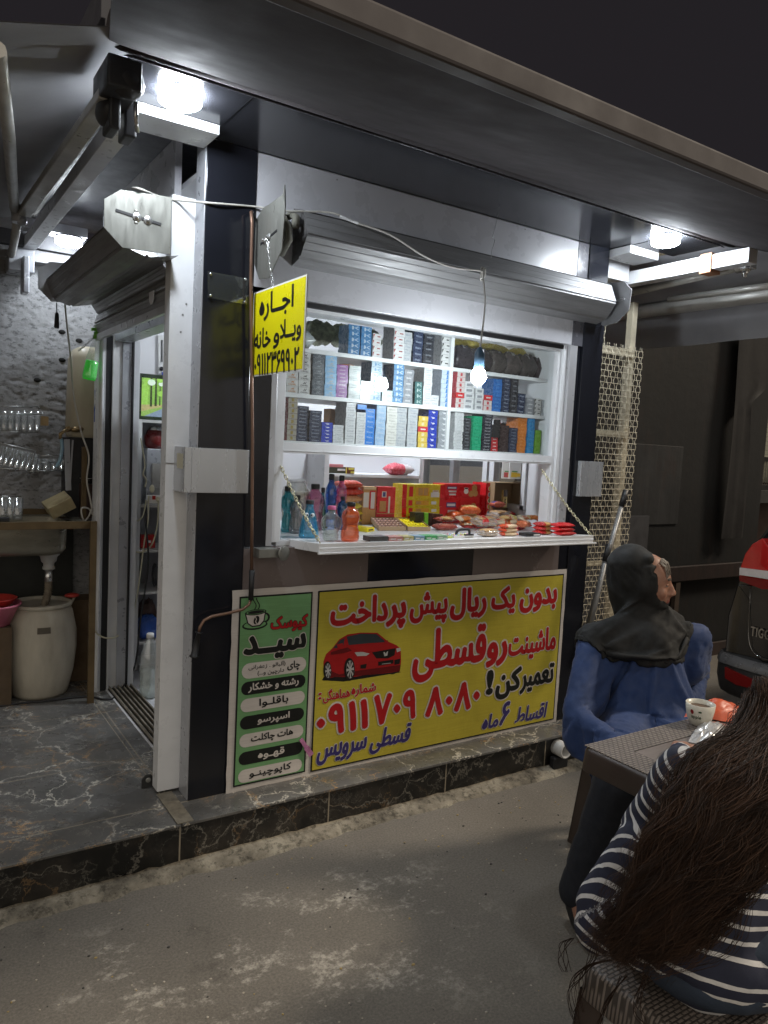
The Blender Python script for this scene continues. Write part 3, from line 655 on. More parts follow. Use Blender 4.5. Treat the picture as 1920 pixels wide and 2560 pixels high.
cpts = [b0+V((0, 0, .11)), A(1204, 840, 'Y', -.28), A(1213, 760, 'Y', -.24), A(1209, 700, 'Y', -.18), top]
hc = thing('white_cable', 'grubby white cable running from the door shutter along the roll to the bulb', 'cable', A(640, 515, 'Y', -.01))
CAB = M('cable_white', (.52, .50, .46), .5, var=.3, scale=20)
def cable(mb, pts, r=.004, n=8, mi=0):
    P = [V(p) for p in pts]; out = []
    for i in range(len(P)-1):
        a, b2, c, d = P[max(i-1, 0)], P[i], P[i+1], P[min(i+2, len(P)-1)]
        for k in range(6):
            t = k/6; out.append(.5*((2*b2)+(c-a)*t+(2*a-5*b2+4*c-d)*t*t+(3*b2-a-3*c+d)*t**3))
    out.append(P[-1]); return mb.tube(out, r, n, mi)
w1 = cable(MB(), [A(330, 470, 'Y', .02), A(352, 473, 'Y', -.01), A(400, 492, 'Y', .08), A(440, 500, 'Y', .09), A(520, 507, 'Y', -.006), A(640, 517, 'Y', -.006), A(705, 527, 'Y', -.06), A(760, 529, 'Y', -.075), A(830, 532, 'Y', -.082), A(890, 556, 'Y', -.09), A(975, 587, 'Y', -.115), A(1060, 640, 'Y', -.125), A(1130, 668, 'Y', -.13), A(1195, 676, 'Y', -.15), top], .0038)
w1.build('cable_run', CAB, hc); cable(MB(), cpts, .0036).build('drop', CAB, hc)
kn = MB()
for i in range(4): kn.tube([top+V((.010*math.cos(t), .008*math.sin(t), -.004*i+.022*math.sin(t+i))) for t in [2*math.pi*k/10 for k in range(10)]], .003, 6, closed=True)
kn.build('knot', CAB, hc)
tp = MB().tube([A(850, 541, 'Y', -.086), A(895, 558, 'Y', -.091)], .0058, 8); tp.build('tape', M('insulating_tape', (.6, .6, .6), .5), hc)
wi = thing('thin_wire', 'thin twisted wire hanging from the soffit above the shutter', 'wire', A(1245, 540, 'Y', -.1))
cable(MB(), [A(1257, 470, 'Y', -.12), A(1240, 560, 'Y', -.12), A(1232, 590, 'Y', -.12), A(1237, 600, 'Y', -.115), A(1230, 625, 'Y', -.12), A(1228, 645, 'Y', -.11)], .0012, 5).build('strand', SCREW, wi)

# ================================================================ yellow for-rent board (hangs at right angles to the front)
yb = thing('hanging_board', 'yellow for rent board with black Persian lettering hanging from the shutter end plate', 'signboard', (.186, -.21, 2.03))
BX = .186
Bp = lambda px, py: A(px, py, 'X', BX)
c4 = [Bp(635, 735), Bp(768, 682), Bp(766, 912), Bp(633, 953)]
y0, y1 = c4[0].y, c4[1].y; zt_, zb_ = (c4[0].z+c4[1].z)/2, (c4[2].z+c4[3].z)/2
MB().box(BX, BX+.004, y1, y0, zb_, zt_).build('board', M('board_white', (.8, .8, .78), .4, var=.05), yb)
MB().quad((BX-.001, y0-.006, zb_+.006), (BX-.001, y1+.006, zb_+.006), (BX-.001, y1+.006, zt_-.006), (BX-.001, y0-.006, zt_-.006)).build('yellow_face', M('sign_yellow', (.82, .74, .005), .35, var=.04), yb)
lt = MB(); fy = lambda a, b2, d: V((BX-.0016-d, -a, b2))
def ytext(s, l, r, t, b2, bold=.028):
    text_fit(lt, shape(s), -Bp(*l).y, -Bp(*r).y, Bp(*b2).z, Bp(*t).z, fy, 0, bold)
SB = lambda zx, zy: (540+zx/2.592, 440+zy/2.592)
ytext('اجــاره', SB(285, 870), SB(505, 760), SB(497, 705), SB(320, 935)); ytext('ویــلا', SB(418, 1040), SB(553, 990), SB(435, 935), SB(515, 1068))
ytext('و', SB(375, 1080), SB(410, 1060), SB(392, 1020), SB(390, 1115)); ytext('خانه', SB(250, 1090), SB(355, 1050), SB(330, 982), SB(262, 1118))
ytext('۰۹۱۱۲۳۶۹۹۰۲', SB(252, 1270), SB(538, 1170), SB(520, 1112), SB(300, 1288), .03)
lt.build('lettering', M('print_black', (.012, .012, .012), .4, var=0), yb)
chain(yb, (BX+.002, -.165, zt_-.012), A(668, 590, 'X', .184), .015, .0016, 0., 'chain', STEEL, .0036)

# drain stub in the riser, grit on the road
dq = A(1395, 1868, 'Y', FE); dpi = thing('drain_pipe', 'short white plastic drain pipe sticking out of the step riser', 'pipe', dq)
MB().lathe([(.030, .05), (.030, -.055), (.037, -.055), (.037, .05)], dq, 22, axis=(0, 1, 0)).build('pipe', M('pvc_white', (.55, .55, .54), .4, var=.2), dpi)
MB().lathe([(0, .0), (.0298, .0)], dq, 20, axis=(0, 1, 0)).build('bore', M('bore_dark', (.01, .01, .01), .9, var=0), dpi)
MB().box(dq.x-.05, dq.x+.045, FE-.03, FE+.004, .012, dq.z-.036).build('clamp', RUBBER, dpi, .006)
gm = MB(); rg = random.Random(21)
for i in range(260):
    x, y = rg.uniform(-1.3, 1.6), -.20-abs(rg.gauss(0, .55)); r_ = rg.uniform(.0012, .0045)
    gm.ball((x, y, r_*.35), (r_*rg.uniform(.8, 1.6), r_, r_*.6), rg.randrange(3), 6, 4)
tag(gm.build('grit', [M('grit_pale', (.40, .36, .30), .9), M('grit_dark', (.06, .055, .05), .9), M('grit_ochre', (.36, .27, .12), .9)]), kind='stuff', label='small stones and grit scattered over the road by the step', cat='grit')
# ================================================================ banner on the lower wall
BY = -.010
Zb = lambda zx, zy, y=BY: A(560+zx/1.8852, 1420+zy/1.8852, 'Y', y)
bn = thing('banner', 'wide printed banner with green drinks list and yellow car repair advert below the shelf', 'banner', (1, BY, .55))
pc = [Zb(48, 100), Zb(1617, 8), Zb(1565, 722), Zb(2, 1067)]
bx0, bx1, bz0, bz1 = (pc[0].x+pc[3].x)/2, (pc[1].x+pc[2].x)/2, (pc[2].z+pc[3].z)/2, (pc[0].z+pc[1].z)/2
def bmat(name, c):
    """printed vinyl: weave, faint creases"""
    if name in _mc: return _mc[name]
    m, nt, b = newmat(name); v = pos(nt)
    k = ramp(nt, tex(nt, v, 4, 5), [(.3, .80), (.7, 1)]); k = mixc(nt, .5, k, ramp(nt, tex(nt, pos(nt, (1, 1, 40)), 6, 3), [(.4, .82), (.6, 1)]), 'MULTIPLY')
    nt.links.new(mixc(nt, 1., rgb(c), k, 'MULTIPLY'), b.inputs['Base Color']); b.inputs['Roughness'].default_value = .5; b.inputs['Specular IOR Level'].default_value = .3
    bump(nt, b, tex(nt, pos(nt, (1, 1, .5)), 16, 4), .22, .01); _mc[name] = m; return m
VW, VB, VG, VY, VR, VN = bmat('vinyl_white', (.62, .58, .55)), bmat('vinyl_black', (.012, .013, .012)), bmat('vinyl_green', (.17, .36, .16)), bmat('vinyl_yellow', (.50, .425, .05)), bmat('vinyl_red', (.42, .012, .016)), bmat('vinyl_navy', (.045, .035, .16))
# slightly wavy sheet
sh = MB(); nx, nz = 60, 20; vs = []
for j in range(nz+1):
    for i in range(nx+1):
        x = bx0+(bx1-bx0)*i/nx; z = bz0+(bz1-bz0)*j/nz; vs.append((x+.004*(noise.noise(V((0, z*14, 3))) if i in (0, nx) else 0), BY+.0015*noise.noise(V((x*5, 0, z*3))), z+.003*(noise.noise(V((x*12, 0, 3))) if j in (0, nz) else 0)))
sh.add(vs, [(j*(nx+1)+i, j*(nx+1)+i+1, (j+1)*(nx+1)+i+1, (j+1)*(nx+1)+i) for j in range(nz) for i in range(nx)], 0, True)
sh.build('vinyl_sheet', VW, bn)
fb = lambda a, b2, d: V((a, BY-.0035-d, b2))
def rect(mb, p, q, r, s, inset, d, mi=0):
    xs = [Zb(*p).x, Zb(*s).x]; x0 = sum(xs)/2; x1 = (Zb(*q).x+Zb(*r).x)/2; z1 = (Zb(*p).z+Zb(*q).z)/2; z0 = (Zb(*r).z+Zb(*s).z)/2
    x0 += inset; x1 -= inset; z0 += inset; z1 -= inset
    mb.add([fb(x0, z0, d), fb(x1, z0, d), fb(x1, z1, d), fb(x0, z1, d)], [(0, 1, 2, 3)], mi); return x0, x1, z0, z1
GQ = ((76, 138), (418, 108), (379, 958), (36, 1036)); YQ = ((443, 106), (1598, 28), (1553, 716), (405, 956))
m1 = MB(); rect(m1, *GQ, 0, 0); rect(m1, *YQ, 0, 0); m1.build('border', VB, bn)
m1 = MB(); gx0, gx1, gz0, gz1 = rect(m1, *GQ, .0065, .0007); m1.build('green_panel', VG, bn)
m1 = MB(); rect(m1, *YQ, .0065, .0007); m1.build('yellow_panel', VY, bn)
def bt(mb, s, l, r, t, b2, bold=.03, mi=0, shear=0, out=None, mi2=1, d=.0030, space=1.):
    text_fit(mb, shape(s), Zb(*l).x, Zb(*r).x, Zb(*b2).z, Zb(*t).z, fb, mi, bold, shear, d, out, mi2, d-.0012, space)
def line(nm, mats, items, bold, out, shear=0, space=1.):
    L = MB()
    for it in items: bt(L, *it, bold, 0, shear, out, space=space)
    L.build(nm, mats, bn)
RW, BW, NW = [VR, VW], [VB, VW], [VN, VW]
line('lettering', RW, [('بدون', (1392, 190), (1560, 150), (1530, 92), (1560, 190)), ('یک', (1258, 190), (1365, 150), (1335, 88), (1300, 212)), ('ریال', (1065, 210), (1228, 180), (1118, 98), (1200, 228)), ('پیش', (875, 225), (1045, 190), (965, 115), (1000, 255)), ('پر', (765, 245), (848, 220), (820, 165), (830, 275)), ('داخت', (503, 235), (765, 180), (700, 130), (520, 268))], .05, .105)
line('lettering', RW, [('ماشینت', (1340, 375), (1558, 330), (1515, 282), (1440, 422)), ('رو', (1238, 410), (1326, 380), (1300, 350), (1255, 458)), ('قسطی', (890, 470), (1226, 380), (1030, 285), (910, 532))], .05, .10)
line('lettering', RW, [('شماره', (598, 585), (712, 555), (680, 540), (610, 605)), ('هماهنگی', (465, 600), (590, 575), (560, 560), (520, 628)), (':', (443, 600), (455, 600), (450, 588), (450, 615))], .035, .07)
line('lettering', RW, [('۰۹۱۱', (440, 720), (672, 640), (660, 622), (545, 768)), ('۷۰۹', (708, 650), (897, 620), (880, 575), (740, 728)), ('۸۰۸۰', (953, 640), (1197, 590), (1110, 545), (980, 690))], .05, .095, space=1.15)
line('lettering', BW, [('تعمیر', (1395, 540), (1547, 500), (1520, 452), (1420, 585)), ('کن', (1280, 570), (1392, 530), (1380, 468), (1320, 608)), ('!', (1238, 540), (1260, 540), (1250, 486), (1250, 588))], .05, .10)
line('lettering', NW, [('اقساط', (1370, 690), (1518, 660), (1508, 632), (1420, 718)), ('۶', (1298, 700), (1340, 680), (1325, 632), (1300, 738)), ('ماه', (1215, 730), (1288, 705), (1280, 682), (1240, 752))], .035, .07, .2)
line('lettering', NW, [('قسطی', (685, 840), (875, 780), (850, 732), (715, 868)), ('سرویس', (436, 880), (665, 840), (640, 800), (480, 918))], .045, .08, .25)
# green list: title, pills and words
L = MB(); bt(L, 'کیوسک', (220, 265), (390, 240), (375, 218), (300, 295), .045, 0, 0, .08); bt(L, 'سیــد', (95, 375), (378, 330), (372, 300), (285, 412), .05, 1, 0, .08, 2)
L.build('title_lettering', [VR, VB, VW], bn)
def pill(mb, cx, half, x0, x1, d, mi):
    r = half; pts = []
    for k in range(9): a = -math.pi/2+math.pi*k/8; pts.append((x1-r+r*math.cos(a), cx+r*math.sin(a)))
    for k in range(9): a = math.pi/2+math.pi*k/8; pts.append((x0+r+r*math.cos(a), cx+r*math.sin(a)))
    mb.add([fb(a, b2, d) for a, b2 in pts], [tuple(range(len(pts)))], mi)
PL = MB(); LT = MB()
words = [None, 'رشته و خشکار', 'باقلـوا', 'اسپرسو', 'هات چاکلت', 'قهـوه', 'کاپوچینـو']; cy = [470, 550, 628, 708, 790, 871, 952]; hw = [(0, 0), (.30, .78), (.42, .58), (.42, .66), (.32, .82), (.40, .6), (.35, .82)]
hw = [None, (-.105, .105), (-.058, .063), (-.062, .072), (-.086, .090), (-.055, .055), (-.088, .088)]
xm = (gx0+gx1)/2
for i, c in enumerate(cy):
    z = Zb(222, c).z; h = .026; wht = i % 2 == 0
    pill(PL, z, h if i else .030, gx0+.012, gx1-.010, .0014, 0 if wht else 1)
    if words[i]:
        text_fit(LT, shape(words[i]), xm+hw[i][0], xm+hw[i][1], z-.017, z+.018, fb, 1 if wht else 0, .03, 0, .0024)
z = Zb(222, cy[0]).z
text_fit(LT, shape('چای'), xm+.055, xm+.108, z-.020, z+.018, fb, 1, .035, 0, .0024)
text_fit(LT, shape('(آلبالو . زعفرانی'), xm-.108, xm+.045, z+.002, z+.023, fb, 1, .02, 0, .0024)
text_fit(LT, shape('دارچین و...)'), xm-.07, xm+.04, z-.026, z-.004, fb, 1, .02, 0, .0024)
PL.build('list_pill', [VW, VB], bn); LT.build('list_lettering', [VW, VB], bn)
# cup emblem
C = MB(); P2 = lambda pts, d, mi: C.add([fb(Zb(*p).x, Zb(*p).z, d) for p in pts], [tuple(range(len(pts)))], mi)
def ell(cx, cyy, rx, ry, d, mi, a0=0, a1=360, n=24, tilt=-.12): P2([(cx+rx*math.cos(R(a0+(a1-a0)*k/n)), cyy+ry*math.sin(R(a0+(a1-a0)*k/n))+tilt*rx*math.cos(R(a0+(a1-a0)*k/n))) for k in range(n+1 if a1-a0 < 360 else n)], d, mi)
ell(143, 268, 60, 22, .0010, 0); ell(143, 266, 52, 16, .0014, 1); ell(190, 232, 24, 24, .0012, 0); ell(189, 232, 15, 16, .0016, 1)
P2([(95, 212), (196, 198), (188, 250), (168, 272), (130, 277), (108, 262)], .0018, 0); P2([(101, 214), (190, 203), (183, 246), (165, 266), (132, 271), (112, 258)], .0022, 2)
ell(147, 207, 50, 14, .0026, 0); ell(147, 206, 44, 10, .0030, 1); ell(148, 206, 40, 8, .0034, 0)
ell(150, 244, 14, 19, .0026, 0, tilt=-.5); P2([(147, 228), (152, 240), (148, 250), (154, 262), (149, 262), (143, 250), (148, 240), (143, 229)], .003, 2)
for x in (142, 158):
    st = [(x+7*math.sin(k*.55), 194-k*6) for k in range(10)]; P2([(a-2.4, b2) for a, b2 in st]+[(a+2.4, b2) for a, b2 in st[::-1]], .0012, 0)
C.build('cup_emblem', [VB, VG, VW], bn)
# printed red saloon car
C = MB(); CR, CRD, CG, CK, CS = bmat('car_print_red', (.36, .012, .014)), bmat('car_print_shade', (.13, .006, .008)), bmat('car_print_glass', (.035, .045, .055)), bmat('car_print_black', (.012, .010, .010)), bmat('car_print_silver', (.45, .45, .46))
P2([(458, 528), (560, 534), (700, 512), (832, 490), (800, 478), (600, 500), (470, 510)], .0008, 3)
P2([(466, 440), (478, 405), (510, 375), (540, 335), (580, 312), (640, 303), (720, 304), (770, 345), (810, 362), (830, 380), (832, 440), (826, 485), (780, 492), (650, 505), (610, 512), (520, 512), (480, 520), (468, 495)], .0012, 0)
P2([(470, 470), (540, 500), (640, 480), (830, 455), (826, 485), (650, 505), (520, 512), (475, 515)], .0015, 1)
P2([(575, 322), (640, 308), (715, 310), (762, 348), (690, 352), (585, 362)], .0016, 2); P2([(512, 376), (545, 338), (566, 330), (560, 362), (530, 376)], .0016, 2)
P2([(585, 366), (690, 356), (770, 350), (812, 372), (700, 392), (620, 388)], .0017, 0)
P2([(500, 395), (580, 372), (600, 388), (560, 400), (500, 408)], .0017, 1)
P2([(695, 396), (806, 376), (800, 410), (770, 424), (715, 424)], .0018, 3); P2([(612, 396), (650, 394), (684, 402), (668, 412), (625, 414)], .0018, 4); P2([(808, 378), (828, 374), (830, 388), (812, 396)], .0018, 4)
P2([(724, 440), (795, 430), (795, 448), (724, 459)], .0020, 3); P2([(640, 455), (670, 450), (665, 472), (640, 472)], .0020, 3); P2([(800, 432), (828, 425), (824, 450), (800, 455)], .0020, 3)
P2([(748, 395), (754, 394), (759, 403), (765, 392), (770, 391), (766, 412), (752, 414)], .0022, 4)
for cx, cyy, rx, ry in ((588, 476, 25, 54), (484, 482, 19, 44), (790, 468, 30, 32)):
    ell(cx, cyy, rx, ry, .0024 if cx < 700 else .0010, 3, tilt=0)
    if cx < 700:
        ell(cx+3, cyy, rx*.72, ry*.78, .0027, 4, tilt=0)
        for k in range(8): a = k*math.pi/4+.3; P2([(cx+3+rx*.7*math.cos(a-.22), cyy+ry*.76*math.sin(a-.22)), (cx+3+rx*.7*math.cos(a+.22), cyy+ry*.76*math.sin(a+.22)), (cx+3+rx*.2*math.cos(a), cyy+ry*.2*math.sin(a))], .0030, 3)
P2([(528, 358), (556, 352), (560, 378), (535, 382)], .0026, 0); P2([(752, 342), (768, 338), (772, 350), (756, 352)], .0026, 0)
P2([(740, 450), (782, 445), (782, 447.5), (740, 452.5)], .0026, 4)
C.build('car_picture', [CR, CRD, CG, CK, CS], bn)
tg = MB(); tg.bar(Zb(362, 806, -.02), Zb(412, 882, -.02), .004, .016); tg.bar(Zb(388, 846, -.023), Zb(412, 882, -.023), .005, .022)
t = tg.build('torn_sticker', M('pink_foil', (.55, .22, .42), .35, var=.5, scale=60), None, origin=Zb(390, 845)); tag(t, 'small torn pink wrapper stuck on the gap between the banner panels', 'wrapper')

# ================================================================ cigarette packs in the display cabinet
PK = {}
KTXT = {k: ('CAMEL', -.32, .32, .14, .36) for k in ('whiteorange', 'whitecamel', 'slate', 'sky')}
KTXT.update({k: ('Winston', -.3, .3, .32, .66) for k in ('azure', 'iceblue', 'cream', 'silver', 'navy')}); KTXT.update({k: ('Camel', -.3, .3, .3, .7) for k in ('white', 'blackword')})
def pmat(n, c): return M('pack_'+n, tuple(min(x, .80*x+.02) if min(c) > .3 else x for x in c), .28, var=.06, rvar=.05, scale=30)
Wt, Bk = (.72, .72, .72), (.02, .02, .025)
KIND = {  # body colour, end colour, mark colour, mark style, words
 'deepblue': ((.10, .17, .26), (.045, .16, .33), (.45, .55, .65), 'tri', 'dark blue and silver'), 'whitered': ((.50, .50, .52), (.70, .70, .70), (.28, .05, .05), 'cor', 'white red-cornered'),
 'silver': ((.36, .38, .40), (.50, .52, .54), (.30, .33, .36), 'bar', 'silver'), 'navy': ((.03, .04, .07), (.028, .038, .075), (.30, .34, .42), 'bar', 'navy'), 'black': ((.025, .025, .03), (.03, .032, .04), (.14, .15, .17), 'bar', 'black'),
 'whiteblack': ((.34, .34, .35), (.72, .72, .71), (.03, .03, .03), 'cor', 'white black-cornered'), 'whiteorange': ((.48, .48, .48), (.62, .62, .61), (.50, .22, .08), 'dot', 'white orange-marked'),
 'whitecamel': ((.48, .48, .48), (.66, .66, .65), (.10, .10, .10), 'dot', 'white black-marked'), 'slate': ((.06, .075, .095), (.055, .07, .09), (.24, .27, .30), 'dot', 'slate'), 'sky': ((.20, .38, .58), (.24, .44, .66), (.60, .55, .45), 'dot', 'sky blue'),
 'purple': ((.24, .10, .28), (.26, .09, .30), (.48, .34, .50), 'bar', 'purple'), 'slimsilver': ((.45, .50, .50), (.58, .62, .62), (.30, .38, .38), 'dash', 'slim silver'), 'teal': ((.30, .44, .48), (.42, .60, .62), (.62, .72, .74), 'tri', 'pale teal'),
 'steelblue': ((.08, .12, .18), (.34, .48, .58), (.08, .20, .34), 'tri', 'steel blue'), 'inkblue': ((.06, .08, .13), (.10, .24, .42), (.55, .62, .70), 'tri', 'ink blue'), 'grey': ((.20, .21, .23), (.24, .25, .27), (.55, .55, .55), 'bar', 'grey'),
 'bottlegreen': ((.05, .10, .10), (.045, .13, .13), (.42, .52, .50), 'tri', 'bottle green'), 'white': ((.46, .47, .48), (.68, .69, .70), (.40, .42, .45), 'dash', 'white'), 'bluedot': ((.36, .40, .46), (.55, .64, .74), (.04, .18, .45), 'side', 'white blue-ended'),
 'beige': ((.20, .05, .05), (.40, .38, .32), (.30, .22, .06), 'sq', 'beige'), 'royal': ((.025, .035, .16), (.020, .045, .36), (.75, .75, .78), 'wing', 'royal blue'), 'azure': ((.02, .10, .32), (.025, .19, .58), (.40, .55, .75), 'bar', 'azure'),
 'iceblue': ((.30, .42, .58), (.36, .52, .72), (.60, .66, .74), 'bar', 'ice blue'), 'cream': ((.52, .51, .48), (.72, .71, .66), (.45, .44, .40), 'dash', 'cream'), 'gold': ((.40, .28, .05), (.60, .43, .08), (.75, .66, .40), 'sq', 'gold'),
 'red': ((.45, .03, .035), (.50, .025, .03), (.75, .70, .70), 'bar', 'red'), 'greywing': ((.24, .25, .27), (.28, .30, .32), (.75, .75, .76), 'wing', 'grey white-winged'), 'redwhite': ((.42, .07, .09), (.66, .60, .58), (.45, .05, .06), 'sq', 'red and white'),
 'whitegrey': ((.50, .51, .52), (.70, .71, .72), (.25, .26, .28), 'box', 'white grey-striped'), 'cobalt': ((.02, .09, .26), (.025, .13, .40), (.06, .22, .5), 'dash', 'cobalt'), 'emerald': ((.01, .25, .12), (.01, .33, .16), (.03, .40, .22), 'dash', 'emerald green'),
 'blackword': ((.02, .02, .028), (.02, .022, .035), (.55, .55, .58), 'bar', 'black white-lettered'), 'brown': ((.035, .022, .022), (.045, .028, .028), (.10, .07, .07), 'dash', 'dark brown'), 'orange': ((.55, .17, .03), (.58, .18, .025), (.66, .30, .10), 'dash', 'orange'),
 'ocean': ((.01, .16, .38), (.015, .22, .50), (.05, .32, .58), 'dash', 'ocean blue'), 'lime': ((.14, .34, .03), (.18, .40, .04), (.28, .48, .10), 'dash', 'lime green')}
def pack_mesh(kind, w, h, d):
    key = (kind, round(w, 3), round(h, 4), d)
    if key in PK: return PK[key]
    kd = KIND[kind]; mb = MB(); mb.box(-w/2, w/2, 0, d, 0, h, 0); e = .0006
    mb.quad((-w/2+e, -e, e), (w/2-e, -e, e), (w/2-e, -e, h-e), (-w/2+e, -e, h-e), 1)
    q = lambda pts: mb.add([(a*w, -.0011, b2*h) for a, b2 in pts], [tuple(range(len(pts)))], 2)
    s = kd[3]
    if kind in KTXT:
        tx, a0_, a1_, b0_, b1_ = KTXT[kind]; text_fit(mb, tx, a0_*w, a1_*w, b0_*h, b1_*h, lambda a, b2, d_: V((a, -.0009-d_, b2)), 2, .02, .1); s = 'cor' if s == 'cor2' else ''
    if s == 'tri': q([(-.22, .2), (-.1, .2), (.0, .5), (-.1, .8), (-.22, .8)]); q([(.03, .45), (.32, .2), (.38, .3), (.1, .55)]); q([(.03, .55), (.3, .8), (.36, .7), (.08, .5)])
    elif s == 'cor': q([(-.46, .12), (-.28, .88), (-.46, .88)]); q([(.0, .42), (.34, .42), (.34, .62), (.0, .62)])
    elif s == 'bar': q([(-.26, .38), (.26, .38), (.26, .62), (-.26, .62)])
    elif s == 'dash': q([(-.18, .42), (.18, .42), (.18, .58), (-.18, .58)])
    if kind in ('whiteorange', 'whitecamel', 'slate', 'sky'): s = 'camel'
    if s == 'camel': q([(-.12, .42), (-.1, .62), (-.05, .58), (.0, .80), (.05, .62), (.09, .66), (.15, .82), (.19, .78), (.13, .6), (.11, .42), (.07, .52), (-.06, .52)])
    elif s == 'dot': q([(-.1, .36), (.08, .36), (.13, .62), (.05, .58), (0, .76), (-.05, .6)]); q([(-.3, .16), (.3, .16), (.3, .28), (-.3, .28)])
    elif s == 'side': q([(.1, .06), (.48, .06), (.48, .94), (.2, .94)])
    elif s == 'sq': q([(-.13, .2), (.13, .2), (.13, .8), (-.13, .8)])
    elif s == 'box': q([(-.3, .25), (.3, .25), (.3, .72), (-.3, .72)])
    elif s == 'wing': q([(-.2, .72), (-.05, .6), (.1, .62), (.24, .5), (.12, .36), (.0, .3), (-.06, .42)])
    me = bpy.data.meshes.new('pack'); me.from_pydata([tuple(p) for p in mb.v], [], mb.f)
    for i, mm in enumerate((pmat(kind+'_body', kd[0]), pmat(kind+'_end', kd[1]), pmat(kind+'_mark', kd[2]))): me.materials.append(mm)
    me.polygons.foreach_set('material_index', mb.m); me.update(); PK[key] = me; return me
# row: shelf name, shelf height; stacks: left px, right px, row px, count, kind, pack pixel height
ROWS = {
 'top shelf, left cabinet': (1.878, 895, [(868, 897, 5, 'deepblue'), (901, 928, 5, 'deepblue'), (929, 951, 4, 'whitered'), (982, 1009, 6, 'whitered'), (1009, 1030, 5, 'silver'), (1031, 1055, 6, 'navy'), (1057, 1083, 5, 'black'), (1104, 1127, 6, 'whiteblack')]),
 'middle shelf, left cabinet': (1.698, 990, [(714, 744, 6, 'whiteorange', 16), (746, 776, 6, 'whitecamel', 16), (778, 808, 8, 'slate', 14), (810, 839, 7, 'sky', 15), (841, 869, 9, 'purple', 8.3), (870, 899, 9, 'slimsilver', 8.3), (900, 926, 3, 'teal', 14.2), (926, 953, 7, 'steelblue', 13.6), (954, 980, 2, 'teal', 13), (981, 1007, 7, 'inkblue', 12.9), (1009, 1033, 6, 'grey', 13), (1036, 1055, 4, 'bottlegreen', 13), (1057, 1078, 8, 'white', 11.4), (1080, 1099, 2, 'white', 12.5), (1101, 1121, 8, 'bluedot', 11.6)]),
 'bottom shelf, left cabinet': (1.510, 1108, [(716, 740, 8, 'beige', 12.7), (741, 770, 10, 'navy', 8.1), (771, 801, 9, 'navy', 8), (802, 830, 6, 'royal', 7.8), (832, 860, 5, 'white', 8.4), (861, 887, 8, 'white', 12.4), (888, 911, 6, 'white', 12.4), (912, 936, 7, 'azure', 12), (937, 961, 8, 'iceblue', 12), (963, 989, 7, 'cream', 13), (990, 1015, 7, 'silver', 13.3), (1016, 1041, 7, 'silver', 13.3), (1043, 1067, 6, 'gold', 12.2), (1068, 1092, 7, 'royal', 13), (1094, 1118, 7, 'greywing', 13.3)]),
 'middle shelf, right cabinet': (1.698, 1023, [(1137, 1158, 7, 'redwhite', 12), (1160, 1184, 5, 'whitegrey', 12.4), (1186, 1206, 4, 'whitegrey', 12.4), (1208, 1229, 3, 'redwhite', 12), (1231, 1253, 9, 'cobalt', 8.3), (1255, 1272, 9, 'navy', 8.6), (1274, 1292, 7, 'black', 11.6), (1294, 1313, 4, 'navy', 11.6), (1314, 1333, 4, 'grey', 9.5), (1335, 1352, 4, 'whiteblack', 9.5), (1354, 1367, 4, 'silver', 9)]),
 'bottom shelf, right cabinet': (1.510, 1122, [(1132, 1155, 13, 'white', 7.3), (1157, 1176, 10, 'black', 7.4), (1178, 1201, 10, 'emerald', 7.9), (1203, 1227, 12, 'blackword', 7.7), (1228, 1245, 4, 'red', 8), (1247, 1269, 8, 'brown', 7.6), (1271, 1291, 8, 'navy', 7), (1293, 1315, 11, 'orange', 7.6), (1316, 1333, 9, 'ocean', 9.5), (1335, 1350, 6, 'lime', 9)])}
ORD = 'bottom,second,third,fourth,fifth,sixth,seventh,eighth,ninth,tenth,eleventh,twelfth,thirteenth,fourteenth,fifteenth'.split(',')
SNAME = 'first,second,third,fourth,fifth,sixth,seventh,eighth,ninth,tenth,eleventh,twelfth,thirteenth,fourteenth,fifteenth'.split(',')
rnd = random.Random(3); packs = []; rest = MB(); restm = []
for rn, (z0, rpx, st) in ROWS.items():
    for si, s in enumerate(st):
        x0, x1 = A(s[0], rpx, 'Y', .125).x, A(s[1], rpx, 'Y', .125).x; w = (x1-x0)*.985; cx = (x0+x1)/2
        dist = (V((cx, .12, z0))-CAM).length; h = (s[4] if len(s) > 4 else 13.4)*dist*1.05/FPX
        hmax = (.163 if z0 > 1.8 else .162 if z0 > 1.6 else .170)
        h = min(h, hmax/s[2])
        turn = rnd.uniform(-.03, .03)
        for k in range(s[2]): packs.append((rn, si, k, s[3], w, h, cx+rnd.uniform(-.0012, .0012), .122+rnd.uniform(0, .004)+(.006 if si % 3 == 1 else 0), z0+.0004+k*(h+.0003), turn+rnd.uniform(-.025, .025), s[2]))
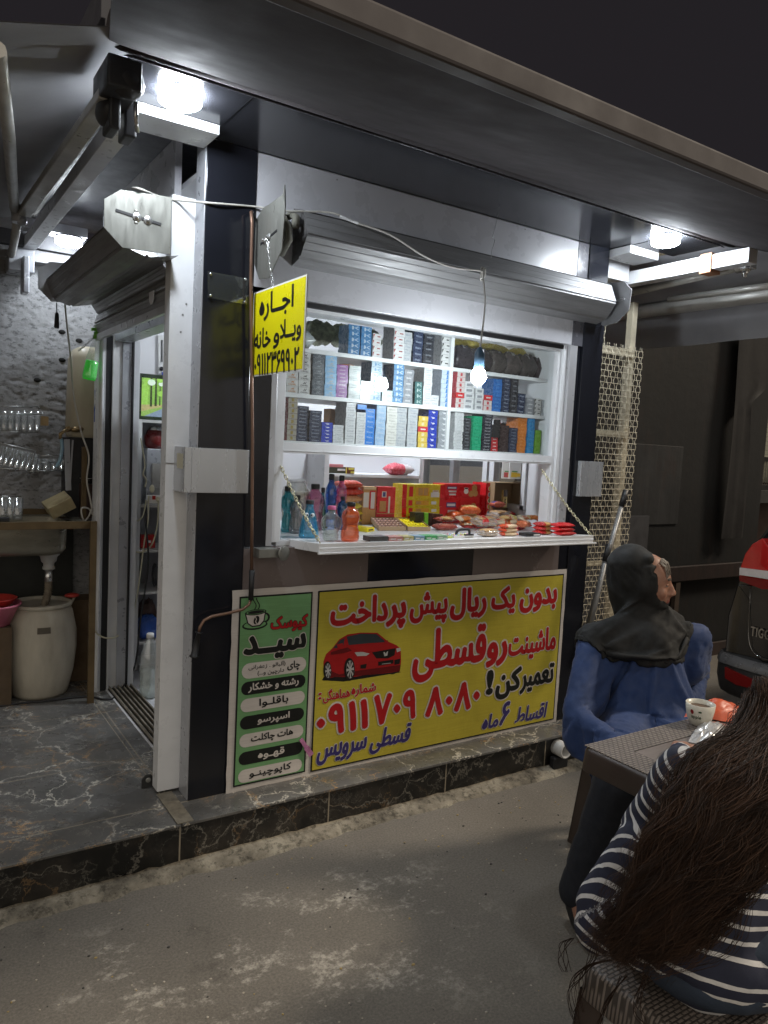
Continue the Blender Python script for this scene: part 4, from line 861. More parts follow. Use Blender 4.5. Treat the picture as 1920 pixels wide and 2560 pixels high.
# two differently coloured packs tucked into stacks, as in the photograph
def recol(p):
    if p[3] == 'gold' and p[2] == 3: return p[:3]+('red',)+p[4:]
    if p[3] == 'redwhite' and p[2] == 2: return p[:3]+('red',)+p[4:]
    return p
packs = [recol(p) for p in packs]
big = sorted(packs, key=lambda p: -p[4]*p[5]/((V((p[6], p[7], p[8]))-CAM).length**2))
keep = set(id(p) for p in big[:296])
for p in packs:
    rn, si, k, kind, w, h, x, y, z, a, nn = p
    me = pack_mesh(kind, w, h, .085 if w > .03 else .06)
    if id(p) in keep:
        o = bpy.data.objects.new('cigarette_pack', me); COL.objects.link(o); o.location = (x, y, z); o.rotation_euler.z = a
        ordk = 'top' if k == nn-1 else ORD[k]; ordk = ordk if ordk in ('top', 'bottom') else ordk+' from bottom'
        tag(o, f'{KIND[kind][4]} pack, {ordk} in {SNAME[si]} stack from left, {rn}'.replace('third from bottom', 'third up').replace(' from bottom', ' up'), 'cigarette pack', 'cigarette packs stacked behind the glass')
    else:
        mt = Matrix.Translation((x, y, z)) @ Matrix.Rotation(a, 4, 'Z'); idx = []
        for mm in me.materials:
            if mm not in restm: restm.append(mm)
            idx.append(restm.index(mm))
        b0i = len(rest.v); rest.v += [mt @ v.co for v in me.vertices]
        for f in me.polygons: rest.f.append(tuple(i+b0i for i in f.vertices)); rest.m.append(idx[f.material_index]); rest.sm.append(False)
o = rest.build('cigarette_packs', restm); tag(o, 'the remaining small cigarette packs filling gaps in the cabinet stacks', 'cigarette packs', None, 'stuff')
# packs turned long side out, loose items behind the stacks
def boxed(name, label, cat, x, y, z, w, d, h, mats, rz=0, group=None, marks=(), bev=.001, tilt=0):
    """carton-like thing at its base point with printed marks on its front: (a0,a1,b0,b1,mat)"""
    mb = MB(); mb.box(-w/2, w/2, 0, d, 0, h, 0)
    for i, mk in enumerate(marks): mb.quad((mk[0]*w-w/2, -.0008-.0004*i, mk[2]*h), (mk[1]*w-w/2, -.0008-.0004*i, mk[2]*h), (mk[1]*w-w/2, -.0008-.0004*i, mk[3]*h), (mk[0]*w-w/2, -.0008-.0004*i, mk[3]*h), mk[4])
    o = mb.build(name, mats); o.location = (x, y, z); o.rotation_euler = (tilt, 0, rz)
    tag(o, label, cat, group); return o
def pouch(name, label, cat, p, w, d, h, mats, rz=0, tilt=(0, 0), group=None, puff=1., seed=0, cell=None, crimp=.12, band=None):
    """pillow-shaped sealed bag lying on its face: crimped ends, wrinkles; band = (u0,u1,v0,v1,mat index) print on top"""
    n, m = 22, 14; vs = []; fs = []; mi = []
    for side in (1, -1):
        for j in range(m+1):
            for i in range(n+1):
                u, v = i/n*2-1, j/m*2-1
                e = max(0, 1-max(0, abs(u)-(1-crimp*2))/(crimp*2)) if crimp else 1
                t = (max(0, 1-abs(u)**4)**.6)*(max(0, 1-abs(v)**3)**.6)
                wr = noise.noise(V((u*3+seed, v*4, seed*2.3)))*.22+noise.noise(V((u*9+seed, v*7, seed)))*.12
                z = h/2*t*(1+wr*1.1)*puff*side; sx = 1-.07*(1-abs(v))**.5*0
                vs.append((u*w/2*(1+.03*noise.noise(V((v*5, seed, side*0))) if abs(u) > .98 else u*0+1) if abs(u) > .98 else u*w/2, v*d/2*(1-.08*t), z+h/2))
    o1 = (n+1)*(m+1)
    for s_ in (0, 1):
        for j in range(m):
            for i in range(n):
                a = s_*o1+j*(n+1)+i; q = (a, a+1, a+n+2, a+n+1); fs.append(q if s_ == 0 else q[::-1])
                u, v = (i+.5)/n, (j+.5)/m; k = 0
                if band:
                    for b2 in band:
                        if b2[0] <= u <= b2[1] and b2[2] <= v <= b2[3]: k = b2[4]
                mi.append(k)
    mb = MB(); mb.v = [V(x) for x in vs]; mb.f = fs; mb.m = mi; mb.sm = [True]*len(fs)
    o = mb.build(name, mats); o.location = p; o.rotation_euler = (tilt[0], tilt[1], rz); tag(o, label, cat, group); return o
FOIL = lambda n, c=(.5, .5, .5): M('wrapper_'+n, c, .28, var=.22, scale=35, spec=.6, bmp=.25, bscale=90)
# dark bags of dried fruit on the top right shelf, with yellow bags above
for i, (px, lab) in enumerate(((1160, 'leftmost'), (1205, 'second from left'), (1242, 'third from left'), (1280, 'fourth from left'), (1318, 'fifth from left'), (1354, 'rightmost'))):
    p = A(px, 918, 'Y', .19); c = [(.035, .03, .04), (.05, .04, .045), (.10, .085, .08), (.115, .095, .09), (.095, .08, .075), (.05, .032, .035)][i]
    pouch('snack_bag', f'dark bag of dried goods, {lab} of six on the top right shelf', 'snack bag', (p.x, .22, 1.879), .105, .115, .11, [M(f'dried_goods_{"abcdef"[i]}', c, .35, var=.7, scale=60, bmp=.6, bscale=70), M('tiny_label', (.4, .4, .4), .5)], rz=rnd.uniform(-.2, .2), seed=i*3.1, group='dark bags on the top right shelf', crimp=.05, puff=1.1, band=[(.4, .6, .15, .3, 1)])
for i, px in enumerate((1165, 1235, 1310)):
    p = A(px, 880, 'Y', .32)
    pouch('yellow_bag', f'yellow crinkled bag behind the dark bags, {("left", "middle", "right")[i]} of three', 'snack bag', (p.x, .34, 1.975), .17, .12, .07, FOIL('yellowbag', (.66, .54, .12)), rz=.2*(i-1), seed=i+4., group='yellow bags on the top right shelf')
p = A(745, 850, 'Y', .2); pouch('leaf_bag', 'clear bag of green leaves at the left of the top shelf', 'bag', (p.x-.02, .22, 1.879), .16, .13, .085, [M('cloudy_bag', (.42, .45, .44), .25, var=.4, scale=20), M('leaf_green', (.07, .14, .05), .5, var=.5, scale=30)], seed=9., band=[(.35, .75, .1, .7, 1)])
for i, px in enumerate((800, 860, 925)):
    pouch('herb_bag', f'bag of dried herbs standing behind the blue packs, {("left", "middle", "right")[i]} of three', 'bag', (A(px, 830, 'Y', .36).x, .37, 1.935), .13, .10, .10, M('herb_mix', (.22, .24, .14), .5, var=.8, scale=55), rz=.3*i, seed=i+12., group='herb bags at the back of the top shelf')
boxed('pink_carton', 'pink and white carton standing behind the purple packs', 'carton', A(880, 900, 'Y', .33).x, .34, 1.699, .20, .05, .14, [M('pink_card', (.62, .34, .32), .5), M('white_card', (.7, .7, .7), .5)], marks=((.2, .36, .1, 1, 1), (.6, .72, .1, 1, 1)))
pouch('orange_bag', 'orange snack bag lying on the purple packs', 'snack bag', (A(856, 910, 'Y', .2).x, .17, 1.699+.116), .075, .08, .025, FOIL('orangebag', (.66, .22, .05)), seed=5.)
boxed('wooden_box', 'wooden box glimpsed behind the white packs on the bottom shelf', 'box', A(838, 1040, 'Y', .34).x, .34, 1.511, .05, .06, .15, [M('wood_orange', (.42, .20, .08), .5, var=.4, scale=20), FOIL('redcan', (.45, .05, .03))], marks=((.2, .8, 0, .5, 1),))
pouch('candy_bag', 'see-through bag of coloured sweets behind the black packs, bottom right shelf', 'snack bag', (A(1258, 1058, 'Y', .3).x, .31, 1.585), .13, .10, .07, M('sweets_mix', (.42, .36, .34), .35, var=.6, scale=70), seed=7.)
pk = A(1237, 1095, 'Y', .118); boxed('lighter_case', 'black case leaning on the red packs', 'case', pk.x+.003, .108, 1.511+.065, .032, .012, .085, [M('case_black', (.02, .02, .022), .3)], bev=.002)
boxed('orange_carton', 'orange carton at the right end of the middle shelf', 'carton', A(1352, 985, 'Y', .35).x, .36, 1.775, .05, .05, .035, [M('carton_orange', (.6, .22, .05), .5)])
boxed('flat_pack', 'single azure pack lying across the top of its stack', 'cigarette pack', A(905, 1010, 'Y', .12).x, .118, 1.511+.145, .047, .085, .0205, [pmat('azure_body', KIND['azure'][0]), pmat('azure_end', KIND['azure'][1])], marks=((.02, .98, .04, .96, 1),), rz=.05)
# ================================================================ goods on the fold-down shelf
GP = lambda zx, zy, z=0: (660+zx/3.95, 1080+zy/3.95)      # left half of the shelf
G2 = lambda zx, zy: (1060+zx/3.7705, 1100+zy/3.7705)      # right half
G3 = lambda zx, zy: (1000+zx/5.53, 1180+zy/5.53)          # middle
def ppm(p): return FPX/((p-CAM).dot(_f))                    # photo pixels per unit at a point
CAPK = M('cap_black', (.018, .018, .02), .4)
def bottle(label, zx, zb, zt, wpx, prof, col, cap=CAPK, body=.80, yoff=0, extra=None):
    """drinking bottle: prof = (relative radius, relative height) outline, cap on top"""
    px, py = GP(zx, zb); p = shelf_pt(px, py)
    if p.y > .34+yoff: p = A(px, py, 'Y', .34+yoff)
    ztop = A(px, GP(zx, zt)[1], 'Y', p.y).z; p.z = shelf_z(p.y)+.0005
    k = ppm(p); H = ztop-p.z; W = wpx/3.95/k/2
    t = thing('drink_bottle', label, 'bottle', p, 'coloured drinking bottles on the counter shelf')
    m = clear('plastic_'+'_'.join('%02x' % int(c*255) for c in col), col, body, .06, .10, .6)
    pr = [(r*W, h*H*.9) for r, h in prof]
    MB().lathe([(0, .001)]+pr, p, 22).build('body', m, t)
    r = pr[-1][0]
    MB().lathe([(r+.0012, .895*H), (r+.0016, .90*H), (r+.0016, .985*H), (r*.9, H), (0, H+.0003)], p, 18).build('cap', cap, t)
    MB().lathe([(r*.97, .86*H), (r*1.06, .87*H), (r*1.06, .885*H), (r*.97, .89*H)], p, 18).build('neck_ring', m, t)
    if extra: extra(t, p, W, H)
    return t
TALL = [(.8, 0), (.95, .03), (1, .12), (.95, .3), (.82, .42), (.9, .55), (1, .68), (.9, .82), (.55, .92), (.42, .96), (.42, 1)]
DUMB = [(.75, 0), (.8, .05), (.72, .3), (.55, .44), (.6, .5), (.95, .62), (1, .74), (.85, .84), (.48, .92), (.45, 1)]
FIG8 = [(.8, 0), (.98, .08), (1, .22), (.9, .36), (.7, .46), (.85, .58), (.95, .72), (.75, .88), (.4, .95), (.38, 1)]
PEAR = [(.92, 0), (1, .06), (.98, .22), (.85, .42), (.7, .6), (.55, .74), (.42, .84), (.37, .9), (.37, 1)]
OWL = [(.6, 0), (.75, .06), (.78, .2), (.7, .28), (.95, .42), (1, .56), (.9, .72), (.55, .84), (.36, .9), (.36, 1)]
def eyes(col, y0, dx, r):
    def f(t, p, W, H):
        mb = MB(); d = (V((CAM.x, CAM.y, p.z))-p).normalized(); s = d.cross(V((0, 0, 1)))
        for a in (-1, 1):
            c = p+d*(W*.62)+s*(a*dx*W)+V((0, 0, y0*H)); mb.ball(c, r*W, 0, 10, 6); mb.ball(c+d*r*W*.75+s*(-a*.1*W), r*W*.45, 1, 8, 5)
        mb.build('eye', [M('eye_white', (.75, .8, .82), .3), CAPK] if col else [CAPK, CAPK], t)
    return f
bottle('cyan dumbbell shaped bottle at the left end of the shelf', 225, 985, 535, 150, DUMB, (.08, .55, .66))
bottle('smoky grey clear bottle with black cap beside the cyan dumbbell bottle', 315, 1000, 622, 150, FIG8, (.42, .42, .45), body=.86)
bottle('large pink bottle with an orange neck and black cap behind the blue ones', 490, 960, 512, 190, TALL, (.72, .24, .42), body=.84, yoff=.0)
bottle('tall deep blue bottle with black cap in the back row', 650, 880, 412, 118, TALL, (.03, .16, .62), yoff=.02)
bottle('tall pink bottle with black cap in the back row', 750, 870, 428, 125, FIG8, (.78, .26, .52), yoff=.02)
bottle('short teal bottle with black cap half hidden behind the pink one', 570, 900, 548, 90, PEAR, (.03, .30, .36))
bottle('blue bottle with black cap just left of the orange bottle', 765, 960, 635, 115, FIG8, (.02, .18, .45), body=.75)
bottle('small lime and yellow bottle with black cap behind the owl bottle', 575, 950, 690, 75, PEAR, (.42, .55, .10))
bottle('turquoise cone shaped bottle with two big white eyes', 440, 1045, 672, 200, PEAR, (.05, .42, .66), extra=eyes(1, .62, .30, .22), body=.72)
bottle('clear round bottle with a pink cap and two black eyes', 655, 1075, 728, 205, OWL, (.72, .80, .74), cap=M('cap_pink', (.75, .16, .38), .4), body=.88, extra=eyes(0, .40, .45, .13))
bottle('bright orange bottle with black cap at the front of the shelf', 845, 1078, 692, 185, TALL, (.95, .22, .10), body=.74)
# jar of rice on the inner ledge
p = V((A(738, 1300, 'Y', .40).x, .40, 1.1225))
t = thing('plastic_jar', 'clear plastic jar full of white sugar lumps covered with cling film', 'jar', p)
k = ppm(p); MB().lathe([(0, 0), (.056, .001), (.060, .01), (.060, .15), (.055, .165)], p, 24).build('contents', M('rice_white', (.66, .65, .54), .7, var=.35, scale=70, bmp=.9, bscale=110), t)
MB().lathe([(.062, .10), (.063, .165), (.056, .185), (.036, .20), (.036, .215)], p, 24).build('wall', clear('jar_clear', (.95, .95, .95), .85, .08, .10, .3), t)
MB().lathe([(.039, .205), (.040, .222), (.0, .223)], p, 20).build('lid', clear('jar_clear'), t)
f = MB(); rn_ = random.Random(4)
pts = [(.041+.028*(k2/3)+.006*rn_.random(), .208-.030*k2**1.3) for k2 in range(4)]
vs = []; n = 28
for j, (r, h) in enumerate(pts):
    for k2 in range(n): a = 2*math.pi*k2/n; rr = r*(1+.10*math.sin(k2*2.3+j)*j/3); vs.append(p+V((rr*math.cos(a), rr*math.sin(a), h+.010*math.sin(k2*1.7)*j/3)))
f.add(vs, [(j*n+k2, j*n+(k2+1) % n, (j+1)*n+(k2+1) % n, (j+1)*n+k2) for j in range(3) for k2 in range(n)], 0, True); f.build('cling_film', clear('cling_film', (.95, .96, .97), .75, .15, .14, .3), t)
# things on the shelf behind the opening
p = A(852, 1168, 'Y', .88); boxed('dark_carton', 'dark green flat carton with white label on the back shelf', 'carton', p.x, .905, 1.3525, .115, .05, .032, [M('carton_dark', (.05, .055, .04), .4), M('white_card')], marks=((.45, .9, .45, .8, 1),))
p = A(881, 1156, 'Y', .88); boxed('chocolate_carton', 'small brown and yellow carton next to the dark green one', 'carton', p.x, .90, 1.3525, .055, .05, .034, [M('carton_choc', (.16, .06, .03), .4), M('carton_yellow', (.65, .55, .1), .4)], marks=((.0, .12, 0, 1, 1), (.3, .95, .62, .95, 1), (.55, 1, .1, .4, 1)))
boxed('pink_slab', 'pink wrapped slab lying on the dark green carton', 'carton', A(848, 1144, 'Y', .88).x, .91, 1.385, .09, .04, .016, [M('slab_pink', (.55, .2, .22), .4)])
pouch('red_bag', 'red bag in clear film hanging over the right end of the back shelf', 'bag', (A(1010, 1155, 'Y', .88).x, .93, 1.352), .16, .10, .065, [FOIL('redfilm', (.6, .10, .13)), M('white_film', (.6, .55, .56), .3)], seed=3.3, band=[(.6, 1, 0, 1, 1)])
for i, px in enumerate((1269, 1287)):
    p = A(px, 1197, 'X', 1.955)
    boxed('juice_carton', f'white juice carton with {"red apple" if i == 0 else "yellow pear"} picture standing at the side window', 'juice carton', p.x, p.y, p.z, .062, .04, A(px, 1150, 'X', 1.955).z-p.z, [M('carton_white', (.72, .72, .70), .4), M('print_apple', (.5, .08, .08), .4), M('print_pear', (.75, .5, .05), .4), M('print_green', (.10, .3, .08), .4)], marks=((.1, .9, .86, .94, 1), (.15, .65, .08, .34, 1 if i == 0 else 2), (.5, .95, .12, .30, 2), (.2, .7, .36, .42, 3)), rz=-.62)
# boxes and packets on the shelf (left to right)
REDC, YELC, CREAMC, NAVYC, WHC, BROWNC = M('card_red', (.62, .02, .025), .3, var=.08), M('card_yellow', (.72, .56, .03), .25, var=.2, scale=40), M('card_cream', (.72, .58, .36), .4), M('card_navy', (.06, .06, .22), .4), M('card_white', (.75, .74, .72), .4), M('card_biscuit', (.55, .30, .10), .4, var=.2, scale=60)
KRAFT = M('kraft_board', (.34, .23, .13), .75, var=.12, scale=12)
YB = .50
def onshelf(zf, zx, zy):
    p = shelf_pt(*zf(zx, zy)); return p if p.y <= YB else A(*zf(zx, zy), 'Y', YB)
def gbox(name, label, cat, zf, xl, xr, yb, yt, depth, mats, marks=(), rz=0, back=0, rs=0, group=None):
    pl_, pr_ = onshelf(zf, xl, yb), onshelf(zf, xr, yb); c = (pl_+pr_)/2+V((0, back, 0)); c.z = shelf_z(c.y)
    sc_ = 3.95 if zf is GP else 3.7705 if zf is G2 else 5.53
    w = (pr_-pl_).length; h = A(*zf((xl+xr)/2, yt), 'Y', (pl_.y+pr_.y)/2).z-c.z
    if back: w *= ppm((pl_+pr_)/2)/ppm(c)
    return boxed(name, label, cat, c.x, c.y, c.z+rs+.0006, w, depth, h, mats, rz, group, marks)
# biscuit packet stack behind the bottles
b0p = onshelf(GP, 880, 880); bh_ = (A(*GP(880, 475), 'Y', b0p.y).z-shelf_z(b0p.y))/6
for i in range(6):
    red = i in (3, 4, 5); c = [YELC, YELC, FOIL('lemon', (.62, .55, .08)), FOIL('wafer_peach', (.66, .34, .16)), FOIL('wafer_red', (.55, .05, .03)), FOIL('wafer_red2', (.50, .07, .04))][i]
    pouch('biscuit_packet', f'{["yellow", "yellow", "lemon yellow", "peach", "red", "dark red"][i]} wrapped biscuit packet, {ORD[i] if i in (0,) else ("top" if i == 5 else ORD[i]+" from bottom")} of the stack behind the orange bottle', 'biscuit packet', (b0p.x+.004*math.sin(i*2), b0p.y+.06, shelf_z(b0p.y+.06)+.001+i*bh_*.96), .125, .09, bh_*1.05, [c, BROWNC], rz=.1*math.sin(i*3.), seed=i*2.2, group='biscuit packets stacked behind the bottles', crimp=.04)
gbox('snack_carton', 'tall upright orange and brown snack carton left of the red ones', 'carton', GP, 992, 1112, 868, 545, .05, [BROWNC, REDC, WHC, CREAMC], marks=((.05, .45, .45, .85, 2), (.5, .95, .40, .9, 1), (.6, .9, .42, .86, 2), (.05, .95, .93, .99, 3)), rz=-.15, back=.02)
gbox('snack_carton', 'upright bright red carton with round white badge and wafer picture', 'carton', GP, 1128, 1285, 870, 545, .05, [REDC, WHC, BROWNC, NAVYC], marks=((.25, .5, .72, .88, 1), (.3, .45, .74, .86, 3), (.15, .5, .34, .62, 2), (.62, .72, .3, .75, 1), (.2, .46, .03, .18, 1), (.25, .4, .05, .16, 3), (0, 1, .28, .30, 2)), rz=-.25, back=.01)
bx_ = onshelf(G3, 300, 690)
for i, (yb, yt) in enumerate(((672, 583), (583, 480), (480, 372), (372, 172))):
    pl_, pr_ = onshelf(G3, 10, 690), onshelf(G3, 608, 690); c = (pl_+pr_)/2; k = ppm(c)
    zt2, zb2 = A(*G3(300, yt), 'Y', c.y).z, A(*G3(300, yb), 'Y', c.y).z; zb2 = zb2 if i else shelf_z(c.y)+.0008; h = zt2-zb2-.0008; z = zb2
    boxed('coffee_biscuit_box', ['bottom', 'second lowest', 'third from bottom', 'taller topmost'][i]+' yellow biscuit box with red ends, coffee cup print, in its stack', 'biscuit box', c.x+.002*(i % 2), c.y+.002*i, z, (pr_-pl_).length*.98, .09, h, [YELC, REDC, WHC, BROWNC, M('print_gold', (.75, .38, .03), .3)],
          marks=((0, .1, 0, 1, 1), (.88, 1, 0, 1, 1), (.30, .62, .2, .8, 4), (.15, .24, .15, .85, 1))+(((.66, .86, .12, .45, 2), (.70, .84, .45, .62, 2), (.71, .83, .52, .6, 3), (.36, .46, .25, .75, 3), (.48, .58, .25, .75, 3)) if i == 3 else ((.68, .8, .3, .7, 2), (.32, .44, .3, .7, 3))), group='yellow biscuit boxes in a stack')
for i, (yb, yt) in enumerate(((548, 356), (356, 168))):
    pl_, pr_ = onshelf(G3, 612, 640), onshelf(G3, 1112, 620); c = (pl_+pr_)/2+V((0, .015, 0)); k = ppm(c); zt2, zb2 = A(*G3(860, yt), 'Y', c.y).z, A(*G3(860, yb), 'Y', c.y).z; z = zb2; h = zt2-(zb2 if i else shelf_z(c.y)+.001)-(.010 if i == 0 else 0)-.0006
    t = boxed('cookie_box', ('lower' if i == 0 else 'upper')+' of two red cookie boxes printed with a cup and round biscuits', 'biscuit box', c.x, c.y, z if i else shelf_z(c.y)+.001, (pr_-pl_).length*1.0, .10, h+(0 if i else .010), [REDC, WHC, CREAMC, BROWNC, NAVYC], marks=((.08, .34, .62, .82, 4), (.10, .32, .67, .77, 1), (.12, .33, .40, .52, 1), (.14, .32, .18, .30, 1)), group='red cookie boxes')
    pm = MB()
    def disc(cx, cz, r, mi, d, sz=1.): pm.add([(t.location.x+cx+r*math.cos(a), t.location.y-d, t.location.z+cz+r*sz*math.sin(a)) for a in [2*math.pi*q/16 for q in range(16)]], [tuple(range(16))], mi)
    W = (pr_-pl_).length; disc(.10*W, h*.48, .016, 1, .0012, .9); disc(.10*W, h*.70, .016, 1, .0013, .35); disc(.10*W, h*.70, .013, 2, .0016, .3); disc(.33*W, h*.72, .019, 0, .0012); disc(.36*W, h*.34, .018, 0, .0014); disc(.24*W, h*.30, .018, 0, .0016)
    pm.build('box_picture', [BROWNC, WHC, M('coffee', (.08, .03, .015), .3)], t)
# open red letter box and two open kraft cartons
def open_box(name, label, pl_, w, d, h, outer, inner, front, rz=0, side=None):
    t = thing(name, label, 'carton', pl_, rotz=rz); e = .002; mb = MB()
    mb.box(0, e, 0, d, 0, h, 0).box(w-e, w, 0, d, 0, h, 0).box(0, w, d-e, d, 0, h, 0).box(0, w, 0, d, 0, e, 0).box(0, w, 0, d, h-e, h, 0)
    o = mb.build('shell', [inner]); o.parent = t
    if side: side(t)
    return t
pl_ = onshelf(G2, 645, 690); k = ppm(pl_); zt2 = A(*G2(600, 405), 'Y', pl_.y).z; pl_.z = shelf_z(pl_.y)
t = thing('letter_snack_box', 'red open snack box with a column of multicoloured letter blobs on its edge', 'carton', pl_+V((0, .0, .001)))
H = zt2-pl_.z; wF = (640-550)/3.7705/k
MB().box(pl_.x-wF, pl_.x, pl_.y, pl_.y+.004, pl_.z, pl_.z+H).box(pl_.x-wF, pl_.x-wF+.002, pl_.y, pl_.y+.12, pl_.z, pl_.z+H).box(pl_.x-.002, pl_.x+.002, pl_.y, pl_.y+.12, pl_.z, pl_.z+H).build('shell', REDC, t)
m_ = MB(); bc = [M('blob_blue', (.04, .16, .5), .4), M('blob_green', (.05, .35, .08), .4), M('blob_yellow', (.8, .6, .05), .4), WHC]
for i, mi in enumerate((2, 0, 1, 2, 0, 2)):
    z = pl_.z+H*(.86-.15*i); m_.add([(pl_.x-wF*.5+wF*.30*math.cos(a), pl_.y-.0006, z+H*.068*math.sin(a)) for a in [2*math.pi*q/14 for q in range(14)]], [tuple(range(14))], 3); m_.add([(pl_.x-wF*.5+wF*.22*math.cos(a), pl_.y-.0012, z+H*.05*math.sin(a)) for a in [2*math.pi*q/14 for q in range(14)]], [tuple(range(14))], mi)
m_.build('letter_print', bc, t)
for i, (xl, xr, yb, yt) in enumerate(((655, 935, 650, 400), (945, 1140, 612, 395))):
    a = onshelf(G2, xl, yb); b2 = onshelf(G2, xr, yb); a.y = YB-.04; b2.y = a.y; a = A(*G2(xl, yb), 'Y', a.y); b2 = A(*G2(xr, yb), 'Y', a.y); w = (b2-a).length; e = .0025; zt2 = A(*G2(xl, yt), 'Y', a.y).z; a.z = shelf_z(a.y)+.0008; h = zt2-a.z
    t = thing('kraft_carton', ['open brown carton lying on its side beside the red letter box', 'open brown carton at the right end of the back row'][i], 'carton', a)
    mb = MB(); mb.box(a.x, a.x+e, a.y, a.y+.10, a.z, a.z+h).box(a.x+w-e, a.x+w, a.y, a.y+.10, a.z, a.z+h).box(a.x+e, a.x+w-e, a.y+.098, a.y+.10, a.z, a.z+h).box(a.x+e, a.x+w-e, a.y, a.y+.098, a.z, a.z+e).box(a.x+e, a.x+w-e, a.y, a.y+.098, a.z+h-e, a.z+h)
    mb.build('shell', KRAFT, t)
    fl = MB(); fl.box(a.x+w, a.x+w+.002, a.y-.035, a.y, a.z, a.z+h); fl.build('flap', KRAFT, t)
a = A(*G2(700, 640), 'Y', YB-.06)
pouch('wafer_bag', 'pair of round red wafers in film at the foot of the first brown carton', 'biscuit packet', (a.x+.01, a.y+.02, a.z), .085, .05, .035, [FOIL('wafer_round', (.55, .13, .08)), NAVYC], seed=2.1, band=[(.05, .3, .2, .8, 1)])
boxed('wafer_roll', 'long red wafer stick leaning in the first brown carton', 'biscuit packet', a.x+.0, a.y+.05, a.z+.03, .016, .016, .085, [FOIL('wafer_maroon', (.36, .08, .06))], tilt=-.1, rz=.3)
a = A(*G2(790, 640), 'Y', YB-.06); boxed('coffee_stick', 'yellow snack packet with coffee beans standing in the first brown carton', 'snack packet', a.x+.004, a.y+.03, a.z, .030, .015, .095, [FOIL('coffee_tan', (.60, .46, .16)), M('bean_brown', (.05, .025, .015), .4)], marks=((0, 1, .62, 1, 1), (.35, .7, .40, .48, 1), (.35, .7, .26, .34, 1)))
a = A(*G2(1020, 605), 'Y', YB-.06); pouch('cookie_bag', 'orange and blue cookie bag slumped in the right carton', 'snack bag', (a.x, a.y+.03, a.z), .085, .06, .05, [FOIL('cookie_orange', (.66, .28, .08)), FOIL('cookie_blue', (.05, .08, .42))], seed=6.1, band=[(.65, 1, 0, 1, 1)], tilt=(.3, 0))
# dark chewing gum display with neon end
a = onshelf(G3, 190, 700)
p0 = onshelf(G3, 340, 760); k = ppm(p0); p0.z = shelf_z(p0.y)+.001
t = thing('gum_display', 'dark box of small sweets with a neon green end standing before the yellow boxes', 'display box', p0)
MB().box(p0.x-.055, p0.x, p0.y+.01, p0.y+.055, p0.z, p0.z+.070).build('box_body', M('gum_dark', (.045, .05, .03), .35, var=.6, scale=70), t)
MB().box(p0.x+.0005, p0.x+.022, p0.y+.004, p0.y+.05, p0.z, p0.z+.068).build('neon_end', M('neon_green', (.22, .62, .05), .35, var=.3, scale=60), t)
rowm = MB()
for i in range(5): rowm.box(p0.x+.028+i*.022, p0.x+.046+i*.022, p0.y+.03, p0.y+.06, p0.z, p0.z+.066-.002*i)
rowm.build('sweet_sleeves', M('sleeve_brown', (.10, .055, .04), .35, var=.5, scale=60), t)
# flat open trays, toothpaste-like long boxes along the front
def tray(label, zf, quad, mats, fill, seed):
    P = [onshelf(zf, *q) for q in quad]; c = sum(P, V((0, 0, 0)))/4; t = thing('sweet_tray', label, 'tray', c+V((0, 0, .001))); up = V((0, 0, .016))
    mb = MB()
    for i in range(4): mb.bar(P[i]+V((0, 0, .010)), P[(i+1) % 4]+V((0, 0, .010)), .0025, .020)
    mb.build('rim', mats[0], t)
    MB().add([p+V((0, 0, .004)) for p in P]+[p+V((0, 0, .012)) for p in P], [(3, 2, 1, 0), (4, 5, 6, 7), (0, 1, 5, 4), (1, 2, 6, 5), (2, 3, 7, 6), (3, 0, 4, 7)]).build('base', mats[1], t)
    pm_ = None
    for u in range(fill[0]):
        for v in range(fill[1]):
            a = (u+.5)/fill[0]; b2 = (v+.5)/fill[1]; q = P[0].lerp(P[1], a).lerp(P[3].lerp(P[2], a), b2)+V((0, 0, .0145))-wl(t)
            if pm_ is None: o = MB().ball((0, 0, 0), (.0075, .0055, .004), 0, 8, 5).build('sweet', mats[2]); pm_ = o
            else: o = pm_.copy(); COL.objects.link(o)
            o.parent = t; o.location = q
tray('open brown tray of white topped sweets lying at the front of the shelf', GP, [(1130, 975), (1400, 975), (1290, 880), (1055, 880)], [KRAFT, M('tray_brown', (.14, .05, .025), .4), M('sweet_cream', (.68, .50, .42), .4)], (7, 5), 1)
tray('open bright yellow tray lying next to the brown one', GP, [(1420, 978), (1640, 978), (1510, 880), (1300, 880)], [KRAFT, M('tray_yellow', (.85, .70, .01), .35), M('sweet_yellow', (.80, .68, .03), .35)], (6, 4), 2)
gbox('yellow_sweet_pack', 'slim bright yellow sweet packet lying left of the brown tray', 'packet', GP, 985, 1120, 985, 945, .10, [M('tray_yellow'), M('bean_brown')], marks=((.2, .8, .3, .6, 1),), rz=.5)
lab = ['dark grey toothpaste box with white lettering on its end at the front edge', 'long pink and white sweet box at the front edge', 'long yellow and white sweet box at the front edge', 'long blue and white sweet box at the front edge', 'long green sweet box at the front edge', 'long mint green sweet box right of the green one']
cl = [(.09, .09, .09), (.62, .30, .28), (.62, .56, .26), (.26, .40, .52), (.10, .42, .16), (.32, .52, .36)]
xs = [(948, 1144), (1148, 1290), (1293, 1390), (1393, 1490), (1492, 1600), (1603, 1700)]
